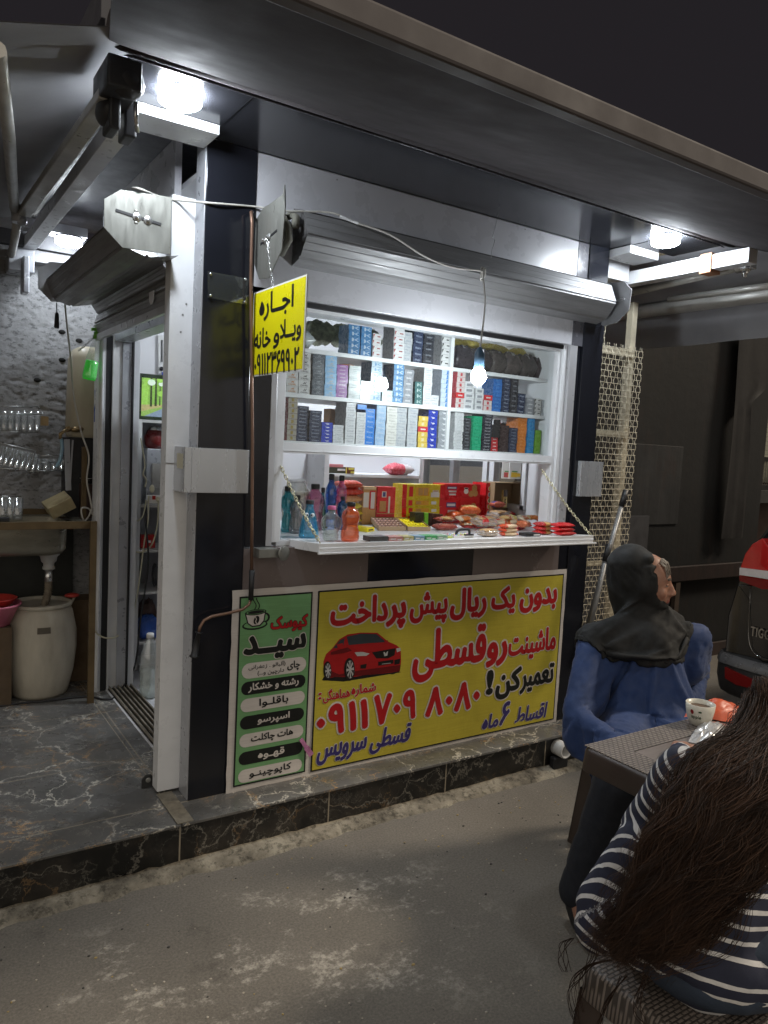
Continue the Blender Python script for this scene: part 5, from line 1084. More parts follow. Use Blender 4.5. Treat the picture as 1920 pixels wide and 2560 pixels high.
for i in range(6):
    a, b2 = onshelf(GP, xs[i][0], 1072-4*i), onshelf(GP, xs[i][1], 1069-4*i); w = (b2-a).length; c = (a+b2)/2; c.y = -.183; c.z = shelf_z(c.y)+.0006
    o = boxed('sweet_box' if i else 'toothpaste_box', lab[i], 'box', c.x, c.y, c.z, w*.985, .05, .0165 if i else .019, [M(f'sweetbox_{"abcdef"[i]}', cl[i], .35, var=.35, scale=45), WHC], marks=() if i == 0 else ((.1, .5, .3, .6, 1), (.6, .9, .15, .4, 1)))
    if i == 0:
        tm = MB(); text_fit(tm, 'BiODENT', c.x-w*.44, c.x+w*.36, c.z+.0045, c.z+.0135, lambda u, v, d: V((u, c.y-.0008-d, v)), 0, .04, .25); tm.build('lettering', WHC, o).location = -o.location
for i in range(5):
    c = onshelf(GP, 1010+i*150, 1000); c.y = -.135; c.z = shelf_z(c.y)
    boxed('gum_strip', ['white and green', 'lilac', 'mint', 'yellow green', 'bright green'][i]+' flat gum strip lying behind the front row of boxes', 'packet', c.x, c.y, c.z+.001, .06, .022, .006, [M(f'gum_{"abcde"[i]}', [(.55, .62, .5), (.5, .42, .6), (.3, .55, .45), (.55, .6, .15), (.08, .5, .12)][i], .35, var=.3, scale=60)], rz=rnd.uniform(-.3, .3), group='gum strips lying at the front')
# candy blister pad with dots and a black stapler-like handle
p = onshelf(G3, 880, 915); p.z = shelf_z(p.y)+.001
t = thing('candy_pad', 'white pad of pastel candy dots at the front edge of the shelf', 'candy pad', p)
MB().box(p.x-.052, p.x+.055, p.y, p.y+.06, p.z, p.z+.010).build('pad', WHC, t)
dots = [MB() for _ in range(4)]; dc = [(.75, .72, .25), (.72, .32, .40), (.45, .68, .35), (.35, .50, .68)]
for i in range(9):
    for j in range(4): dots[rnd.randrange(4)].ball((p.x-.046+i*.0118, p.y+.008+j*.0145, p.z+.010), (.0045, .0045, .005), 0, 8, 5)
for i, d in enumerate(dots): d.build('candy_dot', M(f'candy_{"abcd"[i]}', dc[i], .35), t)
st_ = thing('black_stapler', 'black stapler shaped clip standing on the candy pad', 'stapler', p+V((.0, .0, .012)))
cable(MB(), [p+V((-.032, .012, .012)), p+V((-.028, .012, .027)), p+V((-.012, .012, .034)), p+V((.030, .010, .035)), p+V((.034, .006, .030)), p+V((.034, .004, .012))], .0058).build('arm', RUBBER, st_)
MB().box(p.x+.005, p.x+.05, p.y-.006, p.y+.006, p.z+.0105, p.z+.016).build('base', RUBBER, st_)
# crumpled wafer bags, bread bags and red packets on the right
def gp(zf, zx, zy, dz=0):
    q = onshelf(zf, zx, zy); z = q.z; q.z = shelf_z(q.y)+.001+dz
    if q.y > YB-.001: q.z = max(q.z, z)
    return q
pouch('wafer_bag', 'maroon wafer bag lying below the dark sweet box', 'snack bag', gp(G3, 610, 800), .115, .07, .030, [FOIL('maroon', (.32, .06, .04)), FOIL('maroon_light', (.5, .16, .1))], rz=-.12, seed=1.4, band=[(.2, .85, .1, .45, 1)])
pouch('wafer_bag', 'second maroon wafer bag resting on the lower one', 'snack bag', gp(G3, 620, 760, .026), .11, .07, .026, [FOIL('maroon'), FOIL('maroon_light')], rz=.1, seed=2.4, band=[(.3, 1, .2, .7, 1)])
pouch('orange_snack', 'shiny orange red snack bag behind the maroon ones', 'snack bag', gp(G3, 760, 660, .022), .10, .07, .042, [FOIL('orange_red', (.68, .13, .03)), FOIL('peach_print', (.75, .45, .2))], rz=.35, seed=3.7, band=[(.35, .9, .3, .8, 1)])
pouch('chip_bag', 'cream and orange chips bag with printed fries before the red cookie boxes', 'snack bag', gp(G3, 940, 590, .02), .12, .08, .05, [FOIL('orange_red'), FOIL('fries', (.74, .55, .22))], rz=-.3, seed=5.2, band=[(.15, .8, .15, .75, 1)])
FILM = clear('bag_film', (.96, .94, .90), .80, .12, .16, .3)
BREAD = M('bread_crust', (.50, .29, .12), .6, var=.35, scale=25, bmp=.3)
def bread(label, p, w, d, h, rz, seed, lab=None):
    t = thing('bread_bag', label, 'bread bag', p, 'clear bags of flat bread on the counter shelf', rz)
    for i in range(3):
        o = pouch('bread', None, None, (0, 0, .002+i*h*.28), w*.8, d*.8, h*.42, BREAD, seed=seed+i, crimp=.02, rz=.05*i); o.parent = t
    o = pouch('film', None, None, (0, 0, 0), w, d, h, FILM, seed=seed+5, crimp=.1); o.parent = t
    if lab:
        o = pouch('label_band', None, None, (-w*.12, -d*.02, h*.04), w*.34, d*.96, h*1.0, [FOIL('label_red', (.58, .035, .03))], seed=seed+5, crimp=.0); o.parent = t
        tm = MB(); text_fit(tm, shape('معدل'), -w*.24, w*.0, h*.42, h*.78, lambda u, v, dd: V((u, -d*.40+(v-h*.42)*.75-.008-dd, v+.006)), 0, .03); q = tm.build('lettering', WHC, o); q.location = -o.location
    return t
bread('clear bag of flat bread with a red and white label in mid shelf', gp(G2, 560, 860, .022), .115, .085, .05, -.12, 2.2, 1)
bread('clear bag of round flat bread behind the labelled one', gp(G2, 700, 800, .022), .125, .09, .055, .2, 4.4)
bread('clear bag of pale rolls lying at the front edge under the labelled bag', gp(G2, 600, 912), .10, .06, .034, 0, 6.2)
bread('clear bag of flat bread, lower one at the right end of the shelf', gp(G2, 960, 760), .125, .085, .040, .05, 8.)
bread('clear bag of flat bread, upper one at the right end of the shelf', gp(G2, 950, 735, .032), .12, .085, .036, -.08, 9.3)
for i in range(3):
    pouch('wafer_bag', f'brown wafer bar in blue tipped film, {["bottom", "middle", "top"][i]} of the pile in the right corner', 'snack bag', gp(G2, 1165, 745, i*.021), .105, .06, .024, [M('wafer_bar', (.30, .15, .08), .3, var=.4, scale=40), FOIL('pale_film', (.55, .52, .48)), FOIL('blue_tip', (.10, .32, .55))], rz=.1-.1*i, seed=i*1.9, group='wafer bars piled in the right corner', band=[(0, .12, 0, 1, 1), (.9, 1, 0, 1, 2), (.3, .5, .0, .5, 1)])
for i in range(3):
    o = pouch('red_packet', f'red flat packet with white lettering, {["bottom", "middle", "top"][i]} of the pile at the right front corner', 'packet', gp(G2, 1300 if i else 1320, 900, i*.0185), .10, .065, .022, [REDC, FOIL('packet_red', (.60, .03, .025))], rz=-.05*i, seed=i*2.7, group='red packets piled at the right front corner', crimp=.03, puff=1.)
tm = MB(); q = o.location; text_fit(tm, 'TARABAN', q.x-.030, q.x+.036, q.z+.006, q.z+.017, lambda u, v, d: V((u, q.y-.030-d, v)), 0, .05, .1); tm.build('lettering', WHC, o).location = -o.location
for i in range(3):
    pouch('red_packet', f'red and gold packet, {["bottom", "middle", "top"][i]} of the pile left of the white lettered packets', 'packet', gp(G2, 1120, 890, i*.0185), .085, .07, .022, [FOIL('packet_crimson', (.52, .03, .03)), FOIL('packet_gold', (.66, .38, .12))], rz=.12-.06*i, seed=i*3.1, group='red and gold packets', crimp=.04, band=[(.3, .7, .0, .35, 1)])
for i in range(3):
    pouch('orange_packet', f'orange striped packet, {["bottom", "middle", "top"][i]} of the pile at the front middle', 'packet', gp(G2, 790, 905, i*.017), .085, .055, .020, [FOIL('packet_orange', (.62, .08, .03)), FOIL('packet_white', (.74, .55, .36))], rz=.15*(i-1), seed=i*1.3+4, group='orange striped packets', crimp=.05, band=[(.15, .85, .0, .3, 1)])
pouch('chip_bag', 'orange snack bag leaning between the orange and red piles', 'snack bag', gp(G2, 935, 860, .02), .075, .06, .034, [FOIL('snack_rust', (.55, .13, .04)), FOIL('packet_white')], rz=.5, seed=8.8, band=[(.3, .7, .1, .5, 1)])
pouch('pink_bag', 'crinkled clear bag of pink and yellow sweets behind the orange packets', 'snack bag', gp(G2, 790, 820, .02), .10, .07, .045, [M('sweets_pink', (.62, .40, .42), .3, var=.6, scale=60), FOIL('sweets_yellow', (.72, .6, .2))], rz=.1, seed=7.1, band=[(.4, .8, .0, .4, 1)])
pouch('red_wafer', 'long red and white wafer packet lying before the brown carton', 'packet', gp(G2, 760, 715, .012), .12, .05, .026, [FOIL('packet_crimson'), WHC], rz=-.1, seed=5.5, band=[(.3, .75, .1, .6, 1)])
boxed('glasses_case', 'black flat case with white edge lying at the front edge', 'case', gp(G2, 990, 908).x, -.176, shelf_z(-.176)+.001, .085, .05, .014, [RUBBER, WHC], marks=((.5, .95, .3, .75, 1),))
pouch('black_pouch', 'small black pouch lying behind the sweets', 'pouch', gp(G2, 850, 745, .014), .06, .045, .028, [RUBBER], seed=3.2)

hc_ = [(.58, .05, .03), (.66, .20, .05), (.70, .48, .20), (.45, .05, .05), (.62, .10, .03), (.72, .60, .42)]
for i in range(24):
    zx, zy = 150+i*35+rnd.uniform(-10, 10), 800+rnd.uniform(-40, 50); q = gp(G2, zx, zy); q.y = min(q.y, .30); q.z = shelf_z(q.y)+.001+(.020*(i % 3))
    o = pouch('wrapped_snack', 'small red and orange wrapped snack heaped in the middle of the counter shelf', 'snack packet', q, rnd.uniform(.07, .10), rnd.uniform(.05, .065), rnd.uniform(.015, .024), [FOIL('heap_%s' % 'abcdef'[i % 6], hc_[i % 6]), FOIL('heap_band_%s' % 'abc'[i % 3], hc_[(i*2+3) % 6])], rz=rnd.uniform(-.6, .6), seed=i*1.7, tilt=(rnd.uniform(.0, .25), rnd.uniform(-.15, .15)), group='small snacks heaped on the shelf', band=[(.25, .75, .0, .5, 1)])
# ================================================================ awnings
FAB = M('awning_fabric', (.060, .054, .056), .9, var=.25, scale=4, spec=.08, bmp=.1, bscale=200)
FABI = M('awning_fabric_pale', (.32, .32, .34), .8, var=.2, scale=4, spec=.2)
ARM = M('awning_arm', (.50, .49, .46), .38, metal=.25, var=.3, scale=8)
PINK = M('front_bar_fabric', (.088, .078, .080), .75, var=.12, scale=3)
GEAR = M('gear_black', (.03, .03, .033), .5, var=.3)
def sheet(mb, p00, p10, p11, p01, n=14, m=8, sag=.02, mi=0, th=.003):
    """gently sagging cloth between four corners"""
    P = [V(p) for p in (p00, p10, p11, p01)]; vs = []
    for j in range(m+1):
        for i in range(n+1):
            u, v = i/n, j/m; q = P[0].lerp(P[1], u).lerp(P[3].lerp(P[2], u), v); q.z -= sag*4*v*(1-v)*(.6+.4*math.sin(u*9)); vs.append(q)
    k = len(vs); vs += [q+V((0, 0, th)) for q in vs]
    f = [(j*(n+1)+i, j*(n+1)+i+1, (j+1)*(n+1)+i+1, (j+1)*(n+1)+i) for j in range(m) for i in range(n)]
    return mb.add(vs, f+[tuple(a+k for a in q[::-1]) for q in f], mi, True)
fa = thing('front_awning', 'large dark fabric awning sloping out over the front of the kiosk', 'awning', (1, -.9, 2.4))
sheet(MB(), (-.42, -.402, 2.535), (2.36, -.402, 2.535), (2.36, -1.50, 2.19), (-.66, -1.50, 2.19)).build('fabric', FAB, fa)
MB().box(-.70, 2.42, -1.53, -1.495, 2.150, 2.197).build('front_bar', PINK, fa, .006)
MB().tube([(-.43, -.45, 2.555), (2.37, -.45, 2.555)], .045, 12).build('roller', FAB, fa)
la = thing('side_awning', 'grey side awning with folded arms over the tiled washing corner', 'awning', (-.6, .6, 2.4))
sheet(MB(), (-.35, -.56, 2.53), (-.35, 2.3, 2.53), (-1.75, 2.3, 2.16), (-1.75, -.56, 2.16), sag=.015).build('fabric', FABI, la)
MB().box(-1.78, -1.74, -.60, 2.35, 2.09, 2.17).build('front_bar', ARM, la)
MB().bar((-.405, -.34, 2.43), (-.437, 1.00, 2.41), .052, .03).build('upper_arm', ARM, la, .004)
MB().tube([(-.475, 1.00, 2.42), (-.60, .1, 2.40), (-.70, -.55, 2.375)], .019, 10).build('forearm', ARM, la)
MB().tube([(-.455, 1.03, 2.41), (-.42, 1.45, 2.38), (-.40, 1.74, 2.36)], .018, 10).build('forearm', ARM, la)
el = MB().lathe([(.028, -.03), (.03, 0), (.03, .03), (.02, .045)], (-.455, 1.02, 2.40), 12); el.ball((-.445, 1.01, 2.38), .022, 0); el.build('elbow_joint', ALUG, la)
gr = MB().box(-.43, -.34, -.44, -.26, 2.42, 2.50).box(-.405, -.375, -.36, -.27, 2.34, 2.43).box(-.35, -.315, -.30, -.22, 2.35, 2.46)
gr.lathe([(.03, -.05), (.035, -.03), (.03, .06)], (-.36, -.33, 2.46), 12, axis=(0, 1, 0)); gr.ball((-.40, -.30, 2.40), (.03, .05, .04)); gr.ball((-.37, -.41, 2.45), (.045, .035, .045))
gr.build('shoulder_bracket', GEAR, la, .006)
MB().box(-.42, -.30, 1.66, 1.80, 2.29, 2.40).box(-.36, -.33, 1.60, 1.70, 2.18, 2.36).build('shoulder_bracket', ALUG, la, .006)
MB().tube([(-.35, -.42, 2.40), (-.35, -.42, 2.36), (-.34, -.40, 2.33)], .006).build('crank_eye', STEEL, la)
MB().box(-.36, -.32, -.5, 2.2, 2.53, 2.57).build('wall_bar', ARM, la)
ra = thing('side_awning', 'grey side awning with pale hanging valance at the right end of the kiosk', 'awning', (2.8, 0, 2.4))
sheet(MB(), (2.33, -.75, 2.53), (2.33, 1.2, 2.53), (2.95, 1.2, 2.45), (2.95, -.75, 2.45), sag=.01).build('fabric', FABI, ra)
vs = []; mb = MB(); n = 40
for j in range(5):
    for i in range(n+1): y = -.75+1.95*i/n; vs.append((2.99+.012*math.sin(y*11)*j/4, y, 2.42-.232*j/4))
mb.add(vs, [(j*(n+1)+i, j*(n+1)+i+1, (j+1)*(n+1)+i+1, (j+1)*(n+1)+i) for j in range(4) for i in range(n)], 0, True).build('valance', FABI, ra)
MB().tube([(2.94, -.8, 2.40), (2.94, 1.2, 2.42)], .040, 14).build('front_tube', ARM, ra)
MB().tube([(2.72, -.55, 2.39), (2.74, .16, 2.41)], .017, 10).build('forearm', ARM, ra)
MB().tube([(2.40, -.48, 2.425), (2.40, .26, 2.39)], .022, 12).build('upper_arm', ARM, ra)
kn = MB().lathe([(.024, -.03), (.03, -.028), (.03, .03), (.024, .032)], (2.40, -.49, 2.425), 12, axis=(0, 1, .05)).box(2.375, 2.425, -.54, -.50, 2.405, 2.445).lathe([(.010, -.05), (.010, -.035), (.016, -.034), (.016, -.02)], (2.40, -.50, 2.42), 8)
kn.build('elbow_joint', STEEL, ra, .002)

# ================================================================ washing corner on the left
def plaster():
    m, nt, b = newmat('rough_plaster'); v = pos(nt)
    base = ramp(nt, tex(nt, v, 3, 6), [(.3, (.25, .25, .255)), (.7, (.37, .37, .375))])
    base = mixc(nt, .6, base, ramp(nt, tex(nt, pos(nt, (1, 1, 1.6)), 38, 7, .72), [(.38, .16), (.47, 1)]), 'MULTIPLY')  # pit shade painted into the colour as dark specks
    nt.links.new(base, b.inputs['Base Color']); b.inputs['Roughness'].default_value = .9; b.inputs['Specular IOR Level'].default_value = .15
    bump(nt, b, tex(nt, pos(nt, (1, 1, 1.5)), 60, 6, .7), .5, .006); return m
PW = 1.80
mb = MB(); x0, x1, z0, z1 = -2.2, .14, ZS, 2.36; nx, nz = 300, 290; vs = []
for j in range(nz+1):
    z = z0+(z1-z0)*j/nz
    for i in range(nx+1):
        x = x0+(x1-x0)*i/nx
        a = noise.noise(V((x*19, 0, z*34))); b2 = noise.noise(V((x*44+3, 2, z*64))); c = noise.noise(V((x*5, 7, z*6))); m_ = max(0., min(1, .55+1.2*noise.noise(V((x*2.4, 9, z*2.4)))))
        pit = max(0, a*1.3+.45*b2-.12)*m_
        vs.append((x, PW-.003*c+.013*min(pit, .5)+.002*b2, z))
mb.add(vs, [(j*(nx+1)+i, j*(nx+1)+i+1, (j+1)*(nx+1)+i+1, (j+1)*(nx+1)+i) for j in range(nz) for i in range(nx)], 0, True)
pwl = mb.build('plaster_wall', plaster()); tag(pwl, 'pitted grey plaster wall behind the sink', 'wall')
hm = MB()
for px, py in ((155, 830), (155, 900), (93, 950), (198, 852)):
    p = A(px, py, 'Y', PW+.003); hm.ball(p, (.019, .012, .013), 0, 10, 6)
hm.build('hole', M('hole_dark', (.012, .011, .010), .9), pwl)
ub = thing('wall_beam', 'grey painted beam and boards along the top of the plaster wall', 'beam', (-1, 1.8, 2.36))
MB().box(-2.2, .1, 1.72, 1.9, 2.362, 2.42).build('board', M('board_grey', (.33, .33, .34), .7, var=.3, scale=6, stretch=(1, 4, 8)), ub)
MB().box(-2.2, .1, 1.69, 1.9, 2.424, 2.50).build('beam', M('beam_dark', (.12, .12, .13), .6, var=.3), ub)
MB().box(-.9, -.08, 1.50, 1.60, 2.475, 2.52).build('lamp_batten', M('batten', (.38, .38, .40), .5), ub)
# sink unit
BRZ = M('bronze_angle', (.155, .105, .05), .42, metal=.35, var=.4, scale=12)
INOX = M('sink_steel', (.34, .32, .26), .38, metal=.75, var=.4, scale=7, stretch=(1, 1, 3))
zc = A(120, 1312, 'Y', 1.22).z; cy0 = 1.22
su = thing('sink_unit', 'bronze framed steel sink counter with basin and drain', 'sink', (-.5, 1.45, ZS))
MB().box(-1.7, -.085, cy0, cy0+.015, zc-.022, zc+.014).box(-1.7, -.10, 1.70, 1.72, zc-.022, zc+.03).build('frame_rail', BRZ, su, .001)
MB().box(-1.7, -.61, cy0+.015, 1.70, zc-.004, zc).box(-.15, -.10, cy0+.015, 1.70, zc-.004, zc).box(-.61, -.15, cy0+.015, 1.28, zc-.004, zc).box(-.61, -.15, 1.62, 1.70, zc-.004, zc).build('worktop', INOX, su)
MB().box(-.105, -.075, 1.20, 1.217, ZS, zc+.016).box(-.078, -.075, 1.217, 1.235, ZS, zc+.016).build('leg', BRZ, su)
MB().box(-.10, -.075, 1.45, 1.465, zc+.002, zc+.37).build('upright', M('bronze_angle'), su)
bs = MB(); P = [(-.61, 1.28), (-.15, 1.28), (-.15, 1.62), (-.61, 1.62)]
def rrect(x0, x1, y0, y1, r, z, n=5):
    out = []
    for cx, cyy, a in ((x1-r, y1-r, 0), (x0+r, y1-r, 90), (x0+r, y0+r, 180), (x1-r, y0+r, 270)):
        for k in range(n+1): t = R(a+90*k/n); out.append((cx+r*math.cos(t), cyy+r*math.sin(t), z))
    return out
def rings(mb, rs, mi=0, cap=(True, True)):
    n = len(rs[0]); vs = [p for r in rs for p in r]
    mb.add(vs, [(i*n+k, i*n+(k+1) % n, (i+1)*n+(k+1) % n, (i+1)*n+k) for i in range(len(rs)-1) for k in range(n)], mi, True)
    if cap[0]: mb.add(rs[0], [tuple(range(n))[::-1]], mi)
    if cap[1]: mb.add(rs[-1], [tuple(range(n))], mi)
    return mb
rings(bs, [rrect(-.575, -.185, 1.29, 1.61, .05, zc-.002), rrect(-.57, -.19, 1.295, 1.605, .05, zc-.13), rrect(-.555, -.205, 1.31, 1.59, .05, zc-.155), rrect(-.52, -.24, 1.34, 1.56, .04, zc-.165)], 0, (False, True)).build('basin', INOX, su)
dp = V((A(122, 1395, 'Y', 1.45).x, 1.45, zc-.165))
MB().lathe([(.052, 0), (.052, -.012), (.040, -.022), (.036, -.045), (.026, -.055), (.026, -.072), (.030, -.074), (.030, -.085), (.020, -.09)], dp, 20).build('drain_trap', M('drain_plastic', (.42, .42, .41), .4, var=.2), su)
MB().lathe([(.0185, -.088), (.0185, -.150), (.016, -.152)], dp, 16).build('tailpiece', STEEL, su)
hs = thing('drain_hose', 'ribbed brown drain hose running from the sink into the barrel', 'hose', dp+V((0, 0, -.15)))
hp = [dp+V((0, 0, -.15)), dp+V((.0, 0, -.20)), dp+V((-.012, 0, -.25)), dp+V((-.032, 0, -.31)), dp+V((-.038, .01, -.40))]
mb = MB(); cc = []
for i in range(len(hp)-1):
    for k in range(16): cc.append(hp[i].lerp(hp[i+1], k/16))
mb.tube(cc, [.0185+.0028*math.sin(i*1.9) for i in range(len(cc))], 12).build('hose', M('hose_brown', (.20, .165, .12), .6, var=.5, scale=30), hs)
bp = V((A(100, 1640, 'Y', 1.47).x, 1.47, ZS))
ba = thing('plastic_barrel', 'grubby white plastic barrel standing under the sink', 'barrel', bp)
BARM = M('barrel_plastic', (.50, .46, .38), .5, var=.35, scale=9, stretch=(1, 1, .35))
MB().lathe([(.125, .001), (.135, .02), (.158, .12), (.172, .24), (.170, .33), (.150, .43), (.140, .452), (.135, .455), (.128, .44), (.145, .33)], bp, 32).build('body', BARM, ba)
MB().lathe([(.138, .452), (.147, .456), (.149, .468), (.140, .474), (.132, .470), (.132, .456)], bp, 32).build('rim', BARM, ba)
MB().lathe([(.0, .40), (.134, .401)], bp, 24).build('water', M('dirty_water', (.10, .08, .05), .1), ba)
hp_ = (CAM-bp); hp_.z = 0; hp_.normalize(); ang = math.atan2(hp_.y, hp_.x)-.0
mb = MB(); vs = []
for z, rr in ((.375, .1655), (.345, .171)):
    for k in range(9): a = ang+.10+(-.18+.36*k/8); vs.append(bp+V((rr*math.cos(a), rr*math.sin(a), z)))
mb.add(vs, [(k, k+1, 9+k+1, 9+k) for k in range(8)], 0, True).build('hand_hold', M('hold_dark', (.10, .085, .065), .7), ba)
sc_ = thing('scoop', 'red headed scoop with a pale handle leaning on the barrel rim', 'scoop', bp+V((.14, 0, .47)))
a, b2 = A(163, 1535, 'Y', 1.47), A(187, 1492, 'Y', 1.50); MB().tube([a, b2], .006).build('handle', M('handle_cream', (.5, .47, .38), .5), sc_)
MB().ball(A(180, 1488, 'Y', 1.50), (.038, .03, .012), 0, 14, 6).build('head', M('scoop_red', (.45, .04, .03), .4), sc_)
p = A(193, 1715, 'Y', 1.66); boxed('cardboard_box', 'worn brown cardboard box standing behind the barrel', 'box', p.x-.005, 1.58, ZS+.001, .19, .16, .44, [M('card_brown', (.16, .105, .06), .85, var=.35, scale=14)])
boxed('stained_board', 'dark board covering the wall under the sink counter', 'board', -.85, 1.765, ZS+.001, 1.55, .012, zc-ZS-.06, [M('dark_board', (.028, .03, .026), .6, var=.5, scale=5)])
p = A(12, 1545, 'Y', 1.42); tb = thing('pink_tub', 'pink rimmed tub at the left edge beside the barrel', 'tub', (p.x-.07, 1.40, ZS+.39))
tq = V((p.x-.07, 1.40, ZS+.39)); MB().lathe([(.09, 0), (.13, .09), (.142, .098), (.142, .106), (.128, .104), (.09, .01)], tq, 26).build('bowl', M('tub_pink', (.62, .16, .24), .4), tb)
rdb = thing('red_bowl', 'red bowl stacked inside the pink tub', 'bowl', tq+V((.02, 0, .07))); MB().lathe([(.05, .02), (.10, .075), (.104, .08), (.095, .08), (.05, .03)], tq+V((.02, 0, .05)), 22).build('bowl', M('bowl_red', (.5, .04, .03), .35), rdb)
boxed('brown_carton', 'old brown carton under the pink tub', 'carton', p.x-.08, 1.32, ZS+.001, .20, .2, .385, [M('card_dark', (.10, .065, .035), .85, var=.35, scale=10)])
# water tank, tap, hose, bottles
tk = thing('water_tank', 'cream plastic water tank with rounded shoulder above the sink', 'tank', (-.05, 1.60, 1.46))
tx = A(182, 950, 'Y', 1.52).x; mb = MB()
rings(mb, [rrect(tx+.004, tx+.30, 1.52, 1.74, .05, 1.475), rrect(tx-.004, tx+.31, 1.515, 1.745, .06, 1.50), rrect(tx, tx+.31, 1.515, 1.745, .06, 1.68), rrect(tx+.004, tx+.305, 1.52, 1.74, .06, 1.88), rrect(tx+.022, tx+.29, 1.54, 1.72, .05, 1.93), rrect(tx+.05, tx+.26, 1.57, 1.69, .04, 1.945)]).build('body', M('tank_cream', (.52, .46, .34), .45, var=.3, scale=5, stretch=(1, 1, .5)), tk)
tp = A(178, 1074, 'Y', 1.50); BRS = M('brass', (.35, .25, .13), .35, metal=.8, var=.5, scale=30)
MB().tube([tp+V((.06, .03, .006)), tp+V((.02, .0, .002)), tp], [.014, .016, .012], 10).tube([tp, A(160, 1078, 'Y', 1.49), A(151, 1085, 'Y', 1.49), A(151, 1098, 'Y', 1.49)], .0085, 10).bar(A(163, 1070, 'Y', 1.485), A(175, 1068, 'Y', 1.485), .006, .012).build('tap', BRS, tk)
bh = thing('blue_hose', 'short pale blue hose hanging from the brass tap', 'hose', A(152, 1098, 'Y', 1.49))
cable(MB(), [A(153, 1096, 'Y', 1.49), A(155, 1120, 'Y', 1.488), A(150, 1150, 'Y', 1.486), A(141, 1168, 'Y', 1.485)], .0085, 10).build('hose', M('hose_blue', (.22, .36, .46), .35), bh)
boxed('black_stand', 'black scribbled metal stand under the cream tank', 'stand', (A(168, 1200, 'Y', 1.55).x+.11), 1.56, zc+.001, .21, .18, 1.47-zc, [M('stand_black', (.022, .022, .025), .5, var=.5, scale=20)])
br = thing('angle_bracket', 'grey perforated angle bracket beside the black stand', 'bracket', A(170, 1150, 'Y', 1.53))
MB().bar(A(167, 1098, 'Y', 1.535), A(171, 1226, 'Y', 1.535), .028, .003, 0, up=(0, 1, 0)).build('strip', ALUG, br)
MB().bar(A(182, 1100, 'Y', 1.525), A(174, 1224, 'Y', 1.525), .008, .003, 0, up=(0, 1, 0)).build('brace', ALUG, br)
sb = thing('spray_bottle', 'tilted clear spray bottle with bright green liquid hung by a chain on the frame', 'spray bottle', A(228, 900, 'Y', 1.34))
a, b2 = A(222, 950, 'Y', 1.34), A(240, 850, 'Y', 1.34); ax = (b2-a).normalized(); L_ = (b2-a).length
MB().lathe([(.0, .0), (.030, .002), (.033, .02), (.030, .09), (.027, .095)], a, 18, axis=ax).build('liquid', M('green_liquid', (.02, .62, .03), .15, var=.1, emit=.25), sb)  # faint glow put into the liquid's material
MB().lathe([(.031, .004), (.034, .02), (.031, .10), (.020, .17), (.013, .20), (.013, .215)], a, 18, axis=ax).build('bottle_wall', clear('plastic_clear', (.92, .95, .93), .85, .08, .10, .3), sb)
MB().lathe([(.016, .205), (.016, .235), (.010, .24), (.010, .26)], a, 12, axis=ax).bar(a+ax*.25-V((.03, 0, 0)), a+ax*.25+V((.02, 0, 0)), .018, .014).build('spray_head', M('spray_green', (.18, .55, .06), .4), sb)
chain(sb, A(197, 876, 'Y', 1.34), A(250, 828, 'Y', 1.34), .016, .0014, .004, 'chain', SCREW, .0038)
bb = thing('blue_bottle', 'slim blue bottle with red cap beside the door frame', 'bottle', A(243, 1056, 'Y', 1.44)); q = A(246, 1056, 'Y', 1.44)
MB().lathe([(.0, 0), (.022, .001), (.022, .07), (.019, .10), (.021, .16), (.016, .178), (.009, .182)], q, 16).build('body', M('bottle_blue', (.03, .12, .55), .3), bb); MB().lathe([(.009, .182), (.009, .202), (0, .203)], q, 10).build('cap', M('cap_red', (.5, .03, .03), .4), bb)
wc = thing('wall_cable', 'pale cable hanging down the plaster wall past the tank to a loop above the counter', 'cable', A(165, 800, 'Y', 1.40))
cable(MB(), [A(162, 752, 'Y', 1.31), A(166, 800, 'Y', 1.40), A(175, 880, 'Y', 1.42), A(184, 990, 'Y', 1.43), A(203, 1080, 'Y', 1.43), A(222, 1140, 'Y', 1.43), A(217, 1200, 'Y', 1.43), A(226, 1250, 'Y', 1.43), A(233, 1290, 'Y', 1.43)], .0042).build('run', CAB, wc)
cable(MB(), [A(233, 1290, 'Y', 1.43), A(222, 1272, 'Y', 1.42), A(205, 1270, 'Y', 1.41), A(204, 1285, 'Y', 1.41), A(211, 1302, 'Y', 1.41), A(222, 1290, 'Y', 1.42), A(229, 1272, 'Y', 1.42)], .0042).build('loop', CAB, wc)
# glasses and racks
GLS = clear('tumbler_glass', (.93, .95, .95), .84, .06, .16, .3)
WIRE = M('rack_wire', (.55, .56, .56), .3, metal=.8, var=.2)
def tumbler(p, r, h, label, grp, tilt=0., up=True):
    o = MB().lathe([(0, .002), (r*.82, .001), (r*.86, .006), (r, h), (r*.93, h), (r*.80, .010), (0, .009)], (0, 0, 0), 14).build('tumbler', GLS); o.location = p; o.rotation_euler = (0, tilt, 0) if up else (math.pi, tilt, 0)
    tag(o, label, 'glass', grp); return o
def rack(label, pts, cross, th=.0028):
    t = thing('wire_rack', label, 'rack', pts[0]); mb = MB()
    for i in range(len(pts)-1): mb.tube([pts[i], pts[i+1]], th, 6)
    for a, b2 in cross: mb.tube([a, b2], th*.7, 6)
    mb.build('wires', WIRE, t); return t
W6 = ['leftmost', 'second', 'third', 'fourth', 'fifth', 'sixth', 'seventh', 'rightmost']
for i in range(7):
    p = A(-6+i*16.5, 1078, 'Y', 1.66); tumbler(p, .0165, .10, f'upright clear tumbler on the upper wall rack, {W6[i] if i < 6 else "rightmost"} of seven', 'tumblers on the upper rack')
